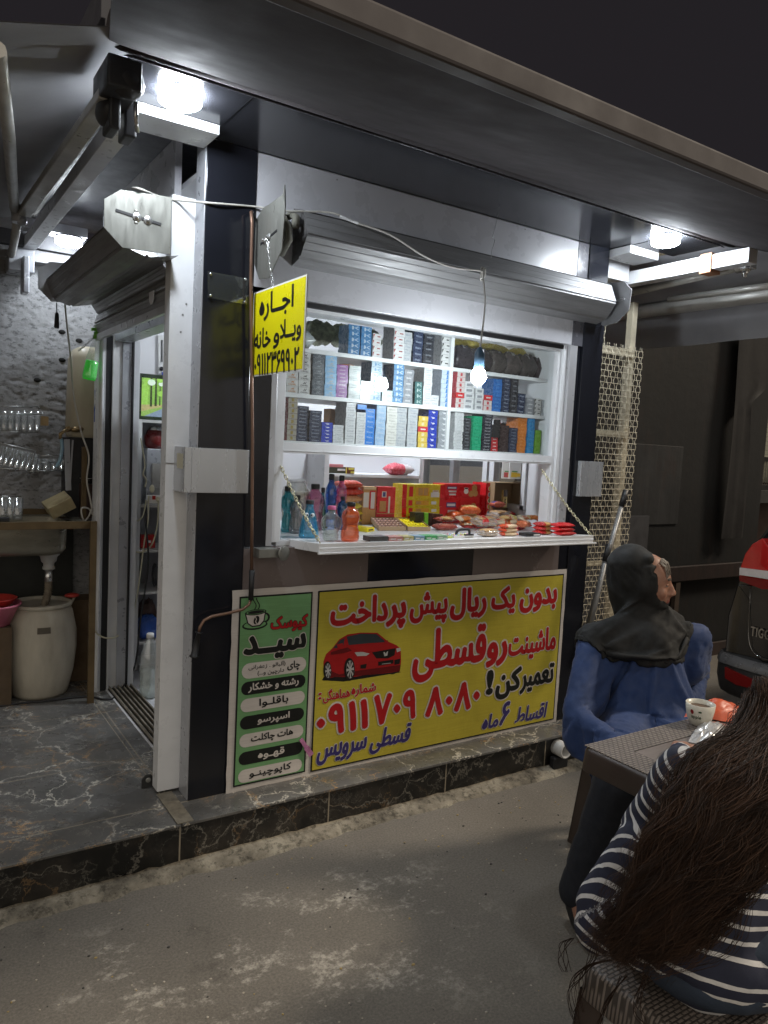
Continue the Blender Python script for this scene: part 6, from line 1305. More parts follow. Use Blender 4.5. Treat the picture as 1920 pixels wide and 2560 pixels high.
y_ = 1.635; rack('upper wire rack holding a row of clear tumblers on the plaster wall', [A(-40, 1034, 'Y', y_), A(108, 1036, 'Y', y_), A(96, 1016, 'Y', 1.78), A(-40, 1016, 'Y', 1.78)], [(A(-40, 1080, 'Y', y_), A(95, 1080, 'Y', y_))])
boxed('wood_block', 'small pale wood block fixed to the wall at the end of the upper rack', 'block', A(111, 1064, 'Y', 1.70).x, 1.70, A(111, 1064, 'Y', 1.70).z, .040, .07, .048, [M('block_wood', (.48, .32, .15), .6, var=.3, scale=20, stretch=(8, 1, 1))])
for i in range(7):
    p = A(-2+i*13.5, 1163+i*3.0, 'Y', 1.62); tumbler(p, .0165, .098, f'ribbed glass on the tilted rack, {W6[i] if i < 6 else "rightmost"} of seven', 'glasses on the tilted rack', .22)
rack('tilted wire rack of ribbed glasses on the plaster wall', [A(-40, 1098, 'Y', 1.60), A(88, 1127, 'Y', 1.60), A(76, 1176, 'Y', 1.60), A(-40, 1168, 'Y', 1.60)], [])
for i in range(4):
    p = A(96+i*19, 1176, 'Y', 1.68); tumbler(p, .020, .062, f'small glass on the right wire rack, {["leftmost", "second", "third", "rightmost"][i]} of four', 'small glasses on the right rack')
rack('small wire rack of glasses beside the blue hose', [A(80, 1140, 'Y', 1.64), A(160, 1138, 'Y', 1.64), A(172, 1142, 'Y', 1.72), A(172, 1176, 'Y', 1.72), A(80, 1178, 'Y', 1.64)], [(A(78, 1156, 'Y', 1.64), A(146, 1156, 'Y', 1.64)), (A(160, 1138, 'Y', 1.64), A(158, 1176, 'Y', 1.64))])
for i in range(3):
    p = A(8+i*18, 1303, 'Y', 1.45); p.z = zc+.001; tumbler(p, .026, .105, f'clear glass standing on the sink counter, {["leftmost", "middle", "rightmost"][i]} of three', 'glasses on the counter')
rack('low wire rail above the glasses on the counter', [A(-40, 1240, 'Y', 1.55), A(58, 1241, 'Y', 1.55)], [(A(-40, 1260, 'Y', 1.50), A(68, 1259, 'Y', 1.50))])
sp = A(8, 1306, 'Y', 1.26); sg = thing('sponge', 'black and yellow washing sponge at the left of the counter', 'sponge', (sp.x, sp.y, zc+.001)); MB().box(sp.x-.05, sp.x+.025, sp.y, sp.y+.04, zc+.001, zc+.011).build('foam', M('sponge_yellow', (.6, .5, .12), .9, bmp=.4), sg, .002); MB().box(sp.x-.05, sp.x+.027, sp.y, sp.y+.042, zc+.011, zc+.030).build('scourer', RUBBER, sg, .003)
wb = thing('wooden_box', 'pale wooden box tipped on its corner at the back of the sink', 'box', A(148, 1290, 'Y', 1.5))
c = A(147, 1262, 'Y', 1.52); mt = Matrix.Translation(c) @ Matrix.Rotation(-.50, 4, 'Y') @ Matrix.Rotation(.25, 4, 'X'); MB().box(-.062, .062, -.06, .06, -.032, .032, mat=mt).build('shell', M('box_wood', (.42, .35, .20), .6, var=.35, scale=16), wb, .002)
boxed('brown_canister', 'dark brown canister with a white label at the back of the counter', 'canister', A(222, 1300, 'Y', 1.5).x, 1.50, zc+.001, .075, .06, .175, [M('canister_brown', (.06, .028, .022), .4), WHC], marks=((.02, .16, .55, .85, 1),), bev=.008)
dsh = thing('steel_dish', 'small steel dish on the stand beside the canister', 'dish', A(222, 1200, 'Y', 1.54)); MB().lathe([(.02, 0), (.045, .012), (.047, .016), (.02, .006)], A(222, 1202, 'Y', 1.545), 18).build('dish', STEEL, dsh)

# ================================================================ seen through the side door
IW = M('unit_white', (.62, .62, .61), .4, var=.1)
sh_ = thing('shelving_unit', 'white shelving unit inside the side door', 'shelving', (.4, 1.6, ZS))
ux0 = A(334, 1300, 'Y', 1.47).x; zs = [A(360, y, 'Y', 1.47).z for y in (1049, 1262, 1375, 1480, 1604)]
MB().box(ux0, ux0+.035, 1.47, 1.73, ZS+.06, zs[0]).build('side_panel', IW, sh_)
for z in zs: MB().box(ux0+.036, .75, 1.47, 1.73, z-.014, z).build('shelf', IW, sh_)
MB().box(ux0+.036, .75, 1.731, 1.738, ZS+.06, zs[0]).build('back_panel', M('unit_grey', (.32, .32, .34), .5), sh_)
mx0, mz0 = A(349, 1032, 'Y', 1.50).x, zs[0]; mw = .34; mh = A(350, 930, 'Y', 1.50).z-zs[0]-.004
mo = thing('monitor', 'screen showing a green avenue of trees on top of the white shelving', 'monitor', (mx0+mw/2, 1.52, mz0))
MB().box(mx0, mx0+mw, 1.515, 1.54, mz0+.003, mz0+mh).build('casing', M('casing_dark', (.03, .045, .025), .3), mo, .003)
def scr(name, c): return M('screen_'+name, c, .3, var=.35, scale=60, emit=.55)
S = MB(); sx0, sx1, sz0, sz1 = mx0+.012, mx0+mw-.012, mz0+.020, mz0+mh-.022
def sq(pts, d, mi): S.add([V((sx0+(sx1-sx0)*a, 1.5145-d, sz0+(sz1-sz0)*b2)) for a, b2 in pts], [tuple(range(len(pts)))], mi)
sq([(0, 0), (1, 0), (1, 1), (0, 1)], 0, 0); sq([(0, .30), (1, .34), (1, 1), (0, 1)], .0004, 1); sq([(0, .12), (.5, .34), (0, .30)], .0006, 5); sq([(.05, 0), (.5, .33), (1, .15), (1, 0)], .0008, 2); sq([(0, .3), (.1, .3), (.12, .75), (.05, .9), (0, .7)], .0010, 4)
for i, x in enumerate((.16, .24, .31, .37, .41, .45, .56, .60, .66, .74, .86)): w_ = .020*(1 if x < .3 or x > .7 else .5); sq([(x-w_, .26+.02*min(i, 6)), (x+w_, .26+.02*min(i, 6)), (x+w_*.7, 1), (x-w_*.7, 1)], .0012+.0001*i, 3)
rr_ = random.Random(2)
for i in range(26): cx, cz, r = rr_.random(), .55+.45*rr_.random(), .05+.05*rr_.random(); sq([(min(1, max(0, cx+r*math.cos(a)*.8)), min(1, max(0, cz+r*math.sin(a)))) for a in [2*math.pi*k/8 for k in range(8)]], .0024+.00005*i, 4 if i % 3 else 6)
S.build('screen', [scr('grass', (.25, .40, .10)), scr('foliage', (.22, .42, .08)), scr('road', (.20, .26, .34)), scr('trunk', (.05, .07, .03)), scr('leaf', (.30, .55, .10)), scr('verge', (.40, .36, .16)), scr('sky', (.62, .75, .62))], mo)
kr = thing('key_rack', 'white hook strip with a blue tassel hanging on the inside wall', 'hook strip', A(404, 880, 'Y', 1.72))
MB().bar(A(402, 838, 'Y', 1.725), A(403, 935, 'Y', 1.725), .030, .008, up=(0, 1, 0)).build('strip', IW, kr); MB().bar(A(405, 850, 'Y', 1.718), A(405, 905, 'Y', 1.718), .006, .004, up=(0, 1, 0)).ball(A(404, 922, 'Y', 1.718), .012).build('keys', RUBBER, kr); MB().tube([A(408, 930, 'Y', 1.715), A(408, 952, 'Y', 1.715)], [.007, .010], 8).build('tassel', M('tassel_blue', (.03, .07, .40), .6), kr)
def place(px, py, y, z): p = A(px, py, 'Y', y); return V((p.x, y, z+.001))
pt = thing('teapot', 'dark teapot with steel lid on the second shelf', 'teapot', place(384, 1180, 1.58, zs[1])); q = place(384, 1180, 1.58, zs[1])
MB().lathe([(.03, .30), (.05, .32), (.055, .36), (.04, .40), (.012, .412)], q, 18).build('body', M('pot_red', (.16, .02, .02), .3), pt); MB().lathe([(.04, .395), (.03, .42), (.0, .43)], q, 16).build('lid', STEEL, pt); MB().box(q.x-.05, q.x+.05, q.y-.04, q.y+.04, q.z, q.z+.30).build('heater_base', ALUG, pt, .004)
boxed('steel_canister', 'steel canister standing beside the teapot on the second shelf', 'canister', place(402, 1200, 1.54, zs[1]).x, 1.53, zs[1]+.001, .10, .10, .22, [M('canister_steel', (.42, .40, .37), .35, metal=.3)], bev=.01)
ps = thing('power_strip', 'white power strip with red switch hung at the shelf edge', 'power strip', place(382, 1250, 1.455, zs[1])); q = A(384, 1248, 'Y', 1.455)
MB().box(q.x-.035, q.x+.06, 1.440, 1.468, q.z-.022, q.z+.022).build('body', WHC, ps, .003); MB().box(q.x-.012, q.x+.004, 1.434, 1.440, q.z-.0, q.z+.020).build('switch', M('switch_red', (.5, .03, .02), .4), ps); MB().ball(A(380, 1222, 'Y', 1.44), (.014, .012, .022)).ball(A(395, 1248, 'Y', 1.43), (.012, .012, .014)).build('plug', M('plug_cream', (.62, .58, .42), .45), ps)
boxed('red_box', 'small red box on the third shelf of the unit', 'box', place(368, 1352, 1.55, zs[2]).x, 1.53, zs[2]+.001, .075, .05, .072, [M('box_red', (.55, .03, .03), .35), WHC], marks=((.5, .7, .4, .6, 1),))
cl_ = thing('cable_coil', 'coil of dark cable on the fourth shelf', 'cable coil', place(392, 1470, 1.55, zs[3])); q = place(394, 1470, 1.55, zs[3]+.075); mb = MB()
for i in range(7): mb.tube([q+V((.010*math.sin(i*2.1)+.0*i, (.04+.006*i)*math.cos(t), (.062-.004*(i % 3))*math.sin(t)))+V((.008*i-.02, 0, 0)) for t in [2*math.pi*k/20 for k in range(20)]], .0045, 6, closed=True)
mb.build('coil', M('cable_grey', (.07, .075, .085), .5), cl_)
pouch('blue_bag', 'crumpled blue plastic bag on the lowest shelf', 'bag', place(368, 1598, 1.53, zs[4]), .11, .12, .13, [M('bag_blue', (.03, .10, .42), .35, var=.4, scale=18, bmp=.5, bscale=40)], seed=3.9, crimp=.05)
pouch('white_bag', 'crumpled white bag beside the blue bag on the lowest shelf', 'bag', place(398, 1598, 1.54, zs[4]), .10, .11, .10, [M('bag_white', (.6, .6, .6), .4, var=.3, scale=18, bmp=.5, bscale=40)], seed=1.9, crimp=.05)
pouch('brown_bag', 'dark brown bag behind the blue bag', 'bag', place(366, 1580, 1.64, zs[4]), .10, .10, .19, [M('bag_brown', (.10, .06, .05), .5, var=.4, scale=18)], seed=6.9, crimp=.05)
q = A(372, 1742, 'Z', ZS+.003); wbt = thing('water_bottle', 'large clear plastic water bottle standing inside the doorway', 'bottle', q)
PETC = clear('pet_plastic', (.90, .94, .93), .78, .06, .14, .3)
MB().lathe([(.0, .004), (.040, .002), (.047, .015), (.048, .06), (.045, .075), (.048, .09), (.048, .17), (.044, .22), (.030, .275), (.017, .30), (.016, .315)], q, 22).build('body', PETC, wbt); MB().lathe([(.019, .308), (.019, .328), (.017, .332), (0, .3325)], q, 16).build('cap', WHC, wbt); MB().lathe([(0, .006), (.043, .006), (.0445, .06), (.042, .075), (.0445, .09), (.0445, .145), (0, .146)], q, 20).build('water', clear('water_fill', (.80, .88, .84), .82, .05, .08, .3), wbt)
wl_ = thing('door_cables', 'tangle of cream cables drooping through the side doorway', 'cable', A(340, 1400, 'Y', 1.40)); CRM = M('cable_cream', (.55, .52, .38), .5, var=.2)
for pts in ([(352, 1095), (362, 1160), (358, 1185), (366, 1200), (362, 1218)], [(337, 1170), (324, 1220), (328, 1280), (340, 1302), (357, 1290), (366, 1250)], [(330, 1240), (318, 1330), (330, 1372), (356, 1380), (380, 1360), (394, 1310), (396, 1255)], [(371, 1240), (370, 1300), (360, 1360), (350, 1440), (336, 1520), (310, 1575), (285, 1594), (255, 1592), (233, 1570), (229, 1530)]):
    cable(MB(), [A(x, y, 'Y', 1.425 if x > 300 else 1.34) for x, y in pts], .0042).build('cable_run', CRM, wl_)
bk = thing('floor_cable', 'black cable dropping from the power strip and crossing the tiled floor', 'cable', A(300, 1735, 'Z', ZS))
fl = [A(x, y, 'Z', ZS+.006) for x, y in ((330, 1700), (290, 1740), (262, 1748), (225, 1742), (180, 1744), (120, 1752), (60, 1757), (0, 1765), (-60, 1775))]; fl[0].z = ZS+.05
cable(MB(), [A(364, 1250, 'Y', 1.43), A(366, 1320, 'Y', 1.42), A(371, 1400, 'Y', 1.41), A(362, 1480, 'Y', 1.40), A(350, 1560, 'Y', 1.40), A(342, 1640, 'Y', 1.40)]+fl, .0048).build('run', RUBBER, bk)
# ================================================================ right side: mesh fence, gate, far wall, car
CREAM = M('cream_paint', (.62, .55, .41), .5, var=.3, scale=12)
mf = thing('mesh_fence', 'cream painted woven wire mesh panel on a square post right of the kiosk', 'fence', (2.3, .1, 0))
wm = MB(); fx0, fx1, fz0, fz1 = 2.06, 2.475, .20, 2.085
nzw = 62
for i in range(nzw):
    z = fz0+(fz1-fz0)*i/(nzw-1); sg = 1 if i % 2 else -1
    wm.tube([(fx0+(fx1+.008-fx0)*k/28, .10+.0035*math.sin(k*math.pi+ (0 if sg > 0 else math.pi)), z+.0012*noise.noise(V((k*.7, i, 0)))) for k in range(29)], 0.0018, 5, caps=False)
nxw = 17
for i in range(nxw):
    x = fx0+(fx1-fx0)*i/(nxw-1); n_ = nzw*4
    wm.tube([(x+.0042*math.sin(k*math.pi/4+(i % 2)*math.pi), .10+.004*math.cos(k*math.pi/4+(i % 2)*math.pi), fz0-.02+(fz1-fz0+.04)*k/n_) for k in range(n_+1)], 0.0018, 5, caps=False)
wm.build('wire_mesh', CREAM, mf)
wm = MB()
for i in range(16): z = 2.10+.46*i/15; wm.tube([(2.06+.15*k/10, .13+.003*math.sin(k*math.pi+i), z) for k in range(11)], 0.0018, 5, caps=False)
for i in range(7): x = 2.07+.022*i; wm.tube([(x+.004*math.sin(k*math.pi/4+i*math.pi), .13, 2.09+.47*k/60) for k in range(61)], 0.0018, 5, caps=False)
wm.build('upper_mesh', CREAM, mf)
MB().box(2.405, 2.445, .125, .165, 0, 2.345).build('post', CREAM, mf, .003)
for za, zb_ in ((2.05, 2.085), (1.625, 1.655), (.93, .955)): MB().box(2.06, 2.43, .112, .127, za, zb_).build('rail', CREAM, mf)
gb = MB().box(2.05, 2.33, .45, .47, .05, 2.0).build('grey_board', M('board_pale', (.55, .54, .55), .6, var=.15)); tag(gb, 'pale grey board standing behind the wire mesh', 'board')
for i, (a, b2, r) in enumerate((((1565, 1225), (1470, 1560), .0125), ((1523, 1360), (1490, 1500), .0135))):
    yy = -.02 if i == 0 else -.10
    t = thing('broom_handle', ['longer grey broom handle with black grip leaning on the mesh', 'shorter grey broom handle with black grip leaning on the mesh'][i], 'broom', A(*b2, 'Y', yy))
    p, q = A(*a, 'Y', yy), A(*b2, 'Y', yy); q = p+(q-p)*(1.9 if i else 1.25); d = (q-p).normalized()
    MB().tube([p, p+d*.09], r*1.2, 10).build('grip', RUBBER, t); MB().tube([p+d*.09, q], r, 10).build('stick', M('stick_grey', (.20, .20, .20), .4, metal=.3), t)
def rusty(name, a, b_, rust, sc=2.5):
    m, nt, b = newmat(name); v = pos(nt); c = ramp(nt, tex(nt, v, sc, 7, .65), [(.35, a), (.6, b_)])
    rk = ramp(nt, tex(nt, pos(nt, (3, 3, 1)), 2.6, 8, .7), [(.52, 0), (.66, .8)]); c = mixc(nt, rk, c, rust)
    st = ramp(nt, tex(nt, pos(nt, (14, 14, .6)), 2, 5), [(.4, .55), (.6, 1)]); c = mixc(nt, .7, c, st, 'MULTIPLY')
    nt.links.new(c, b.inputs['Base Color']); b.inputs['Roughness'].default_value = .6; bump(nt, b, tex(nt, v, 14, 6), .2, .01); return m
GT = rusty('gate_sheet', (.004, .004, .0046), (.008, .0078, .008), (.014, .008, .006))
GY = .85
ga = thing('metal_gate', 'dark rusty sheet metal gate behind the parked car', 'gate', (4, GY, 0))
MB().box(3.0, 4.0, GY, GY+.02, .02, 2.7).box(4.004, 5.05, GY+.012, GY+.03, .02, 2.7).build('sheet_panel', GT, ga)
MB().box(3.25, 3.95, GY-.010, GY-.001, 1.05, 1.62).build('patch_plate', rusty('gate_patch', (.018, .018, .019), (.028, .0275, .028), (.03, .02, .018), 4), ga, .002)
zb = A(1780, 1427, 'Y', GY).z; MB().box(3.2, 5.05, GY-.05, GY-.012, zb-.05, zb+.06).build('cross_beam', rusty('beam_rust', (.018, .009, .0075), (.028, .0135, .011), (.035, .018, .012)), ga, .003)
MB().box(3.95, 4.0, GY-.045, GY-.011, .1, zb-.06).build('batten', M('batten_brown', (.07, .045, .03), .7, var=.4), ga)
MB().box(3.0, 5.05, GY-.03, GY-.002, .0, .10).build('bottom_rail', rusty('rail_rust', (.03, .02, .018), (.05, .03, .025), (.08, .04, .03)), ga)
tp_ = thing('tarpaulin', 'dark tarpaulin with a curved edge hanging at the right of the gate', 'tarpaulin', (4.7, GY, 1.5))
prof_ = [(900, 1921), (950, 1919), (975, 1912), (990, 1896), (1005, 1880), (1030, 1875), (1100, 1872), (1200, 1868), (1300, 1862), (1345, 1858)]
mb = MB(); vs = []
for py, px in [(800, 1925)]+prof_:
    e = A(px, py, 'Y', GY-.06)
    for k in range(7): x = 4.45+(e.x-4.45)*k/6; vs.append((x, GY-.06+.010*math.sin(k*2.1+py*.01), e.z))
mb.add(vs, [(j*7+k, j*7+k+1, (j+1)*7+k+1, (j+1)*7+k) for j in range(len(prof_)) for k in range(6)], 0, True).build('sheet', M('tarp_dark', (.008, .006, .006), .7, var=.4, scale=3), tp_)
def brick():
    m, nt, b = newmat('pale_brick'); v = pos(nt); mp = N(nt, 'ShaderNodeMapping'); mp.inputs['Rotation'].default_value = (R(90), 0, 0); nt.links.new(v, mp.inputs['Vector'])
    bk_ = N(nt, 'ShaderNodeTexBrick'); nt.links.new(mp.outputs[0], bk_.inputs['Vector']); bk_.inputs['Color1'].default_value = rgb((.30, .29, .22)); bk_.inputs['Color2'].default_value = rgb((.22, .215, .17)); bk_.inputs['Mortar'].default_value = rgb((.12, .12, .10)); bk_.inputs['Scale'].default_value = 4.2; bk_.inputs['Mortar Size'].default_value = .012
    nt.links.new(bk_.outputs[0], b.inputs['Base Color']); b.inputs['Roughness'].default_value = .85; return m
bwl = thing('brick_wall', 'pale brick wall of the house across the yard', 'wall', (7, 3, 0))
MB().box(4.6, 12, 3.0, 3.3, 1.62, 4.2).build('brickwork', brick(), bwl); MB().box(4.6, 12, 3.005, 3.3, 1.30, 1.62).build('plaster_band', M('band_plaster', (.22, .21, .16), .85, var=.4, scale=3), bwl); MB().box(4.6, 12, 3.0, 3.3, 0, 1.30).build('base_wall', M('base_redbrown', (.06, .035, .028), .8, var=.4, scale=2), bwl)
rl = thing('balcony_railing', 'black balcony railing with wire mesh before the brick wall', 'railing', (7, 2.9, 1.0))
mb = MB(); zt = A(1890, 1147, 'Y', 2.85).z; zl = A(1890, 1212, 'Y', 2.85).z
mb.box(5.5, 11, 2.84, 2.88, zt-.03, zt+.03).box(5.5, 11, 2.84, 2.88, zl-.06, zl)
for k in range(14): mb.box(5.6+k*.4, 5.64+k*.4, 2.845, 2.875, zl, zt)
mb.build('frame', M('rail_black', (.012, .012, .013), .5), rl)
mb = MB()
for k in range(110): mb.box(5.5+k*.05, 5.506+k*.05, 2.858, 2.862, zl, zt-.03)
for k in range(7): mb.box(5.5, 11, 2.857, 2.861, zl+(zt-zl)*k/7, zl+(zt-zl)*k/7+.006)
mb.build('wire_infill', M('infill_wire', (.10, .10, .09), .5), rl)
MB().box(5.0, 11.5, 2.70, 3.0, zl-.22, zl-.065).build('slab', M('slab_dark', (.03, .03, .03), .7), rl)
boxed('metal_board', 'grey metal board leaning behind the woman', 'board', 2.62, .42, .0, .9, .02, 1.16, [M('panel_grey', (.05, .048, .05), .6, var=.3)])

# ---------------------------------------------------------------- black SUV seen from behind (its left rear corner is in view)
PAINT = M('car_black', (.008, .008, .009), .10, var=.1, rvar=.04, coat=1.); CHR = M('car_chrome', (.45, .45, .45), .12, metal=1., var=.05, rvar=.04)
PLA = M('car_plastic', (.02, .02, .021), .55); GLA = M('car_glass', (.012, .013, .014), .06, var=0, rvar=.02); LR = M('light_red', (.40, .010, .010), .12, var=.15, coat=1., scale=30); LRD = M('reflector_red', (.16, .008, .008), .2, var=.2); LW = M('light_clear', (.55, .50, .48), .15, var=.15, scale=40)
cx0 = 3.02; cyl, cyr = -.155, -1.75; cw = cyl-cyr; cyc = (cyl+cyr)/2; CL = 3.9
car = thing('parked_car', 'black SUV parked at the right with only its left rear corner in view', 'car', (cx0+CL/2, cyc, 0))
# body: rounded sections along X; each section is a closed ring in (y, z)
def csec(x, hw, zlo, zhi, wst=.72, sf=1., shoulder=None, tw=None):
    """half ring mirrored: bottom, sill, waist, shoulder, roof"""
    pts = [(0, zlo), (hw*.86, zlo), (hw*.97, zlo+.06), (hw, zlo+.20), (hw, wst), (hw*sf, shoulder-.05), (hw*sf*.98, shoulder), (tw, zhi-.05), (0, zhi)]
    ring = [(x, cyc+a, b2) for a, b2 in pts]+[(x, cyc-a, b2) for a, b2 in pts[-2:0:-1]]
    return ring
hw = cw/2
secs = [csec(cx0+.02, hw*.97, .24, .98, wst=.66, sf=.93, tw=hw*.80, shoulder=.96), csec(cx0+.10, hw*.99, .20, 1.22, wst=.70, sf=.96, tw=hw*.78, shoulder=1.0), csec(cx0+.26, hw*.99, .18, 1.44, tw=hw*.74, shoulder=1.01), csec(cx0+.55, hw, .18, 1.50, tw=hw*.75, shoulder=1.0), csec(cx0+1.5, hw, .18, 1.53, tw=hw*.76, shoulder=.98), csec(cx0+2.2, hw, .18, 1.47, tw=hw*.74, shoulder=.96), csec(cx0+2.85, hw, .18, .99, tw=hw*.80, shoulder=.94), csec(cx0+3.5, hw*.97, .2, .90, tw=hw*.80, shoulder=.84), csec(cx0+3.85, hw*.86, .26, .74, tw=hw*.7, shoulder=.66)]
rings(MB(), secs).build('body', PAINT, car, .02, segs=3)
# rear screen, side windows
MB().add([(cx0+.012, cyc+a, z) if False else (cx0+x, cyc+a, z) for x, a, z in ((.035, hw*.70, 1.06), (.035, -hw*.70, 1.06), (.215, -hw*.64, 1.39), (.215, hw*.64, 1.39))], [(0, 1, 2, 3)]).build('rear_window', GLA, car)
for s_ in (1, -1): MB().add([(cx0+x, cyc+s_*(a+.012), z) for x, a, z in ((.5, hw*.955, 1.03), (2.55, hw*.95, 1.0), (2.1, hw*.80, 1.36), (.6, hw*.80, 1.42))], [(0, 1, 2, 3)]).build('side_window', GLA, car)
# tailgate panel with recess, seam highlights as thin added tubes
def cp(px, py, dx=0.): return A(px, py, 'X', cx0+dx)
tg_ = MB(); P = [cp(1842, 1460), cp(1990, 1470), cp(1990, 1660), cp(1905, 1655), cp(1880, 1625), cp(1876, 1560), cp(1872, 1500)]
tg_.add(P+[p+V((.05, 0, 0)) for p in P], [tuple(range(7))]+[(k, k+7, (k+1) % 7+7, (k+1) % 7) for k in range(7)]).build('tailgate', PAINT, car, .006)
# one tail lamp per side: red wrap-round with clear band
def lamp(sgn):
    t = MB(); pts = [(1905, 1345), (1880, 1360), (1862, 1385), (1850, 1420), (1848, 1450), (1905, 1472), (1985, 1475), (1960, 1420), (1932, 1385)]
    P = [cp(*p, -.012) for p in pts]
    if sgn < 0: P = [V((p.x, 2*cyc-p.y, p.z)) for p in P]
    n = len(P); c = sum(P, V((0, 0, 0)))/n+V((-.005, 0, 0))
    t.add(P+[p+V((.075, .0, 0)) for p in P]+[c], [(k, (k+1) % n, 2*n) for k in range(n)]+[(k, k+n, (k+1) % n+n, (k+1) % n) for k in range(n)], 0, False)
    o = t.build('tail_lamp', LR, car, .006)
    b2 = MB(); Q = [cp(*p, -.031) for p in ((1849, 1419), (1985, 1436), (1985, 1458), (1848, 1437))]; B = [cp(*p, -.029) for p in ((1848, 1440), (1985, 1462), (1985, 1475), (1905, 1473), (1849, 1452))]
    if sgn < 0: Q = [V((p.x, 2*cyc-p.y, p.z)) for p in Q]; B = [V((p.x, 2*cyc-p.y, p.z)) for p in B]
    b2.add(Q+[p+V((.02, 0, 0)) for p in Q], [(0, 1, 2, 3), (0, 4, 5, 1), (1, 5, 6, 2), (2, 6, 7, 3), (3, 7, 4, 0)], 0).build('clear_band', LW, o)
    MB().add(B, [(0, 1, 2, 3, 4)]).build('lower_band', LRD, o)
lamp(1); lamp(-1)
# bumper, reflector, chrome strip, exhaust side
zbt, zmid = cp(1810, 1632).z, cp(1830, 1740).z
bp_ = MB(); sec = [(.06, zbt+.02), (-.02, zbt), (-.045, zbt-.03), (-.05, zmid+.10), (-.02, zmid+.02), (.06, zmid-.02)]
vs = []; ys = [cyl+.035, cyl+.02, cyl-.03, cyl-.15, cyr+.15, cyr+.03, cyr-.02, cyr-.035]; ins_ = [.22, .08, .02, 0, 0, .02, .08, .22]
for y, i_ in zip(ys, ins_):
    for a, z in sec: vs.append((cx0+a+i_, y, z))
m_ = len(sec); bp_.add(vs, [(j*m_+k, j*m_+k+1, (j+1)*m_+k+1, (j+1)*m_+k) for j in range(len(ys)-1) for k in range(m_-1)], 0, True).build('bumper', PLA, car)
vs = []
for y, i_ in zip(ys, ins_):
    for a, z in ((-.012, zbt+.004), (-.034, zbt-.006), (-.054, zbt-.035), (-.054, zbt-.047)): vs.append((cx0+a+i_-.004, y, z))
MB().add(vs, [(j*4+k, j*4+k+1, (j+1)*4+k+1, (j+1)*4+k) for j in range(len(ys)-1) for k in range(3)], 0, True).build('bumper_strip', M('strip_grey', (.16, .16, .165), .3, metal=.4), car)
for s_ in (0, 1):
    P = [cp(*p, -.056) for p in ((1812, 1668), (1890, 1702), (1880, 1722), (1840, 1712), (1812, 1695))]
    if s_: P = [V((p.x, 2*cyc-p.y, p.z)) for p in P]
    MB().add(P+[p+V((.02, 0, 0)) for p in P], [(0, 1, 2, 3, 4)]+[(k, k+5, (k+1) % 5+5, (k+1) % 5) for k in range(5)]).build('reflector', LRD, car)
ch = MB(); cable(ch, [cp(1875, 1500, -.004), cp(1871, 1570, -.008), cp(1873, 1605, -.01), cp(1882, 1628, -.012), cp(1900, 1643, -.012), cp(1925, 1652, -.012), cp(2040, 1690, -.012)], .0013); ch.build('tailgate_highlight', CHR, car)  # bright tube added as the thin highlight along the tailgate edge
MB().tube([cp(1876, 1463, -.004), cp(1873, 1540, -.005)], .0010).build('seam_highlight', CHR, car)  # highlight on the seam, added as a bright tube
L_ = MB(); p0, p1 = cp(1876, 1588, -.012), cp(1941, 1600, -.012); zt_ = cp(1876, 1563, -.012).z
text_fit(L_, 'TIGGO', -p0.y, -p1.y, p0.z-.002, p0.z+.050, lambda a, b2, d: V((p0.x-d, -a, b2)), 0, .02, 0, 0, None, None, None, 1.15); L_.build('badge_lettering', CHR, car)
for x in (cx0+.75, cx0+3.05):
    for s_ in (1, -1):
        q = V((x, cyc+s_*(hw-.09), .31)); ty = MB().lathe([(.20, -.10), (.29, -.10), (.31, -.07), (.31, .07), (.29, .10), (.20, .10)], q, 28, axis=(0, 1, 0)).build('wheel', M('tyre', (.015, .015, .015), .8), car)
        rm_ = MB().lathe([(0, .06), (.05, .07), (.20, .05), (.205, .095)], q, 24, axis=(0, s_, 0)).build('rim', M('rim_grey', (.25, .25, .26), .3, metal=.7), ty)
# ================================================================ plastic table, stools and what stands on the table
def wicker(name, c):
    m, nt, b = newmat(name); v = pos(nt, (1, 1, 1)); mp = N(nt, 'ShaderNodeMapping'); mp.inputs['Scale'].default_value = (48, 48, 48); nt.links.new(v, mp.inputs['Vector'])
    ck = N(nt, 'ShaderNodeTexBrick'); ck.inputs['Scale'].default_value = 1.; ck.inputs['Mortar Size'].default_value = .13; ck.inputs['Mortar Smooth'].default_value = .6; ck.inputs['Brick Width'].default_value = .9; ck.inputs['Row Height'].default_value = .45
    ck.inputs['Color1'].default_value = (1, 1, 1, 1); ck.inputs['Color2'].default_value = (.8, .8, .8, 1); ck.inputs['Mortar'].default_value = (.26, .26, .26, 1); nt.links.new(mp.outputs[0], ck.inputs['Vector'])
    base = mixc(nt, 1., rgb(c), ck.outputs[0], 'MULTIPLY'); base = mixc(nt, .4, base, ramp(nt, tex(nt, v, 9, 6), [(.35, .5), (.65, 1.1)]), 'MULTIPLY')
    nt.links.new(base, b.inputs['Base Color']); b.inputs['Roughness'].default_value = .5; bump(nt, b, ck.outputs[0], .6, .004); return m
WK = wicker('woven_brown', (.24, .20, .175)); PLB = M('plastic_brown', (.060, .043, .036), .42, var=.25, scale=9); PLT = M('plank_brown', (.185, .155, .14), .45, var=.2, scale=6, stretch=(1, 5, 1))
def rr2(x0, x1, y0, y1, r, z): return rrect(x0, x1, y0, y1, r, z, 4)
TZ = .715; tx0, tx1, ty0, ty1 = .672, 1.40, -1.98, -1.232
tb_ = thing('plastic_table', 'brown plastic garden table with a woven pattern border', 'table', ((tx0+tx1)/2, (ty0+ty1)/2, 0))
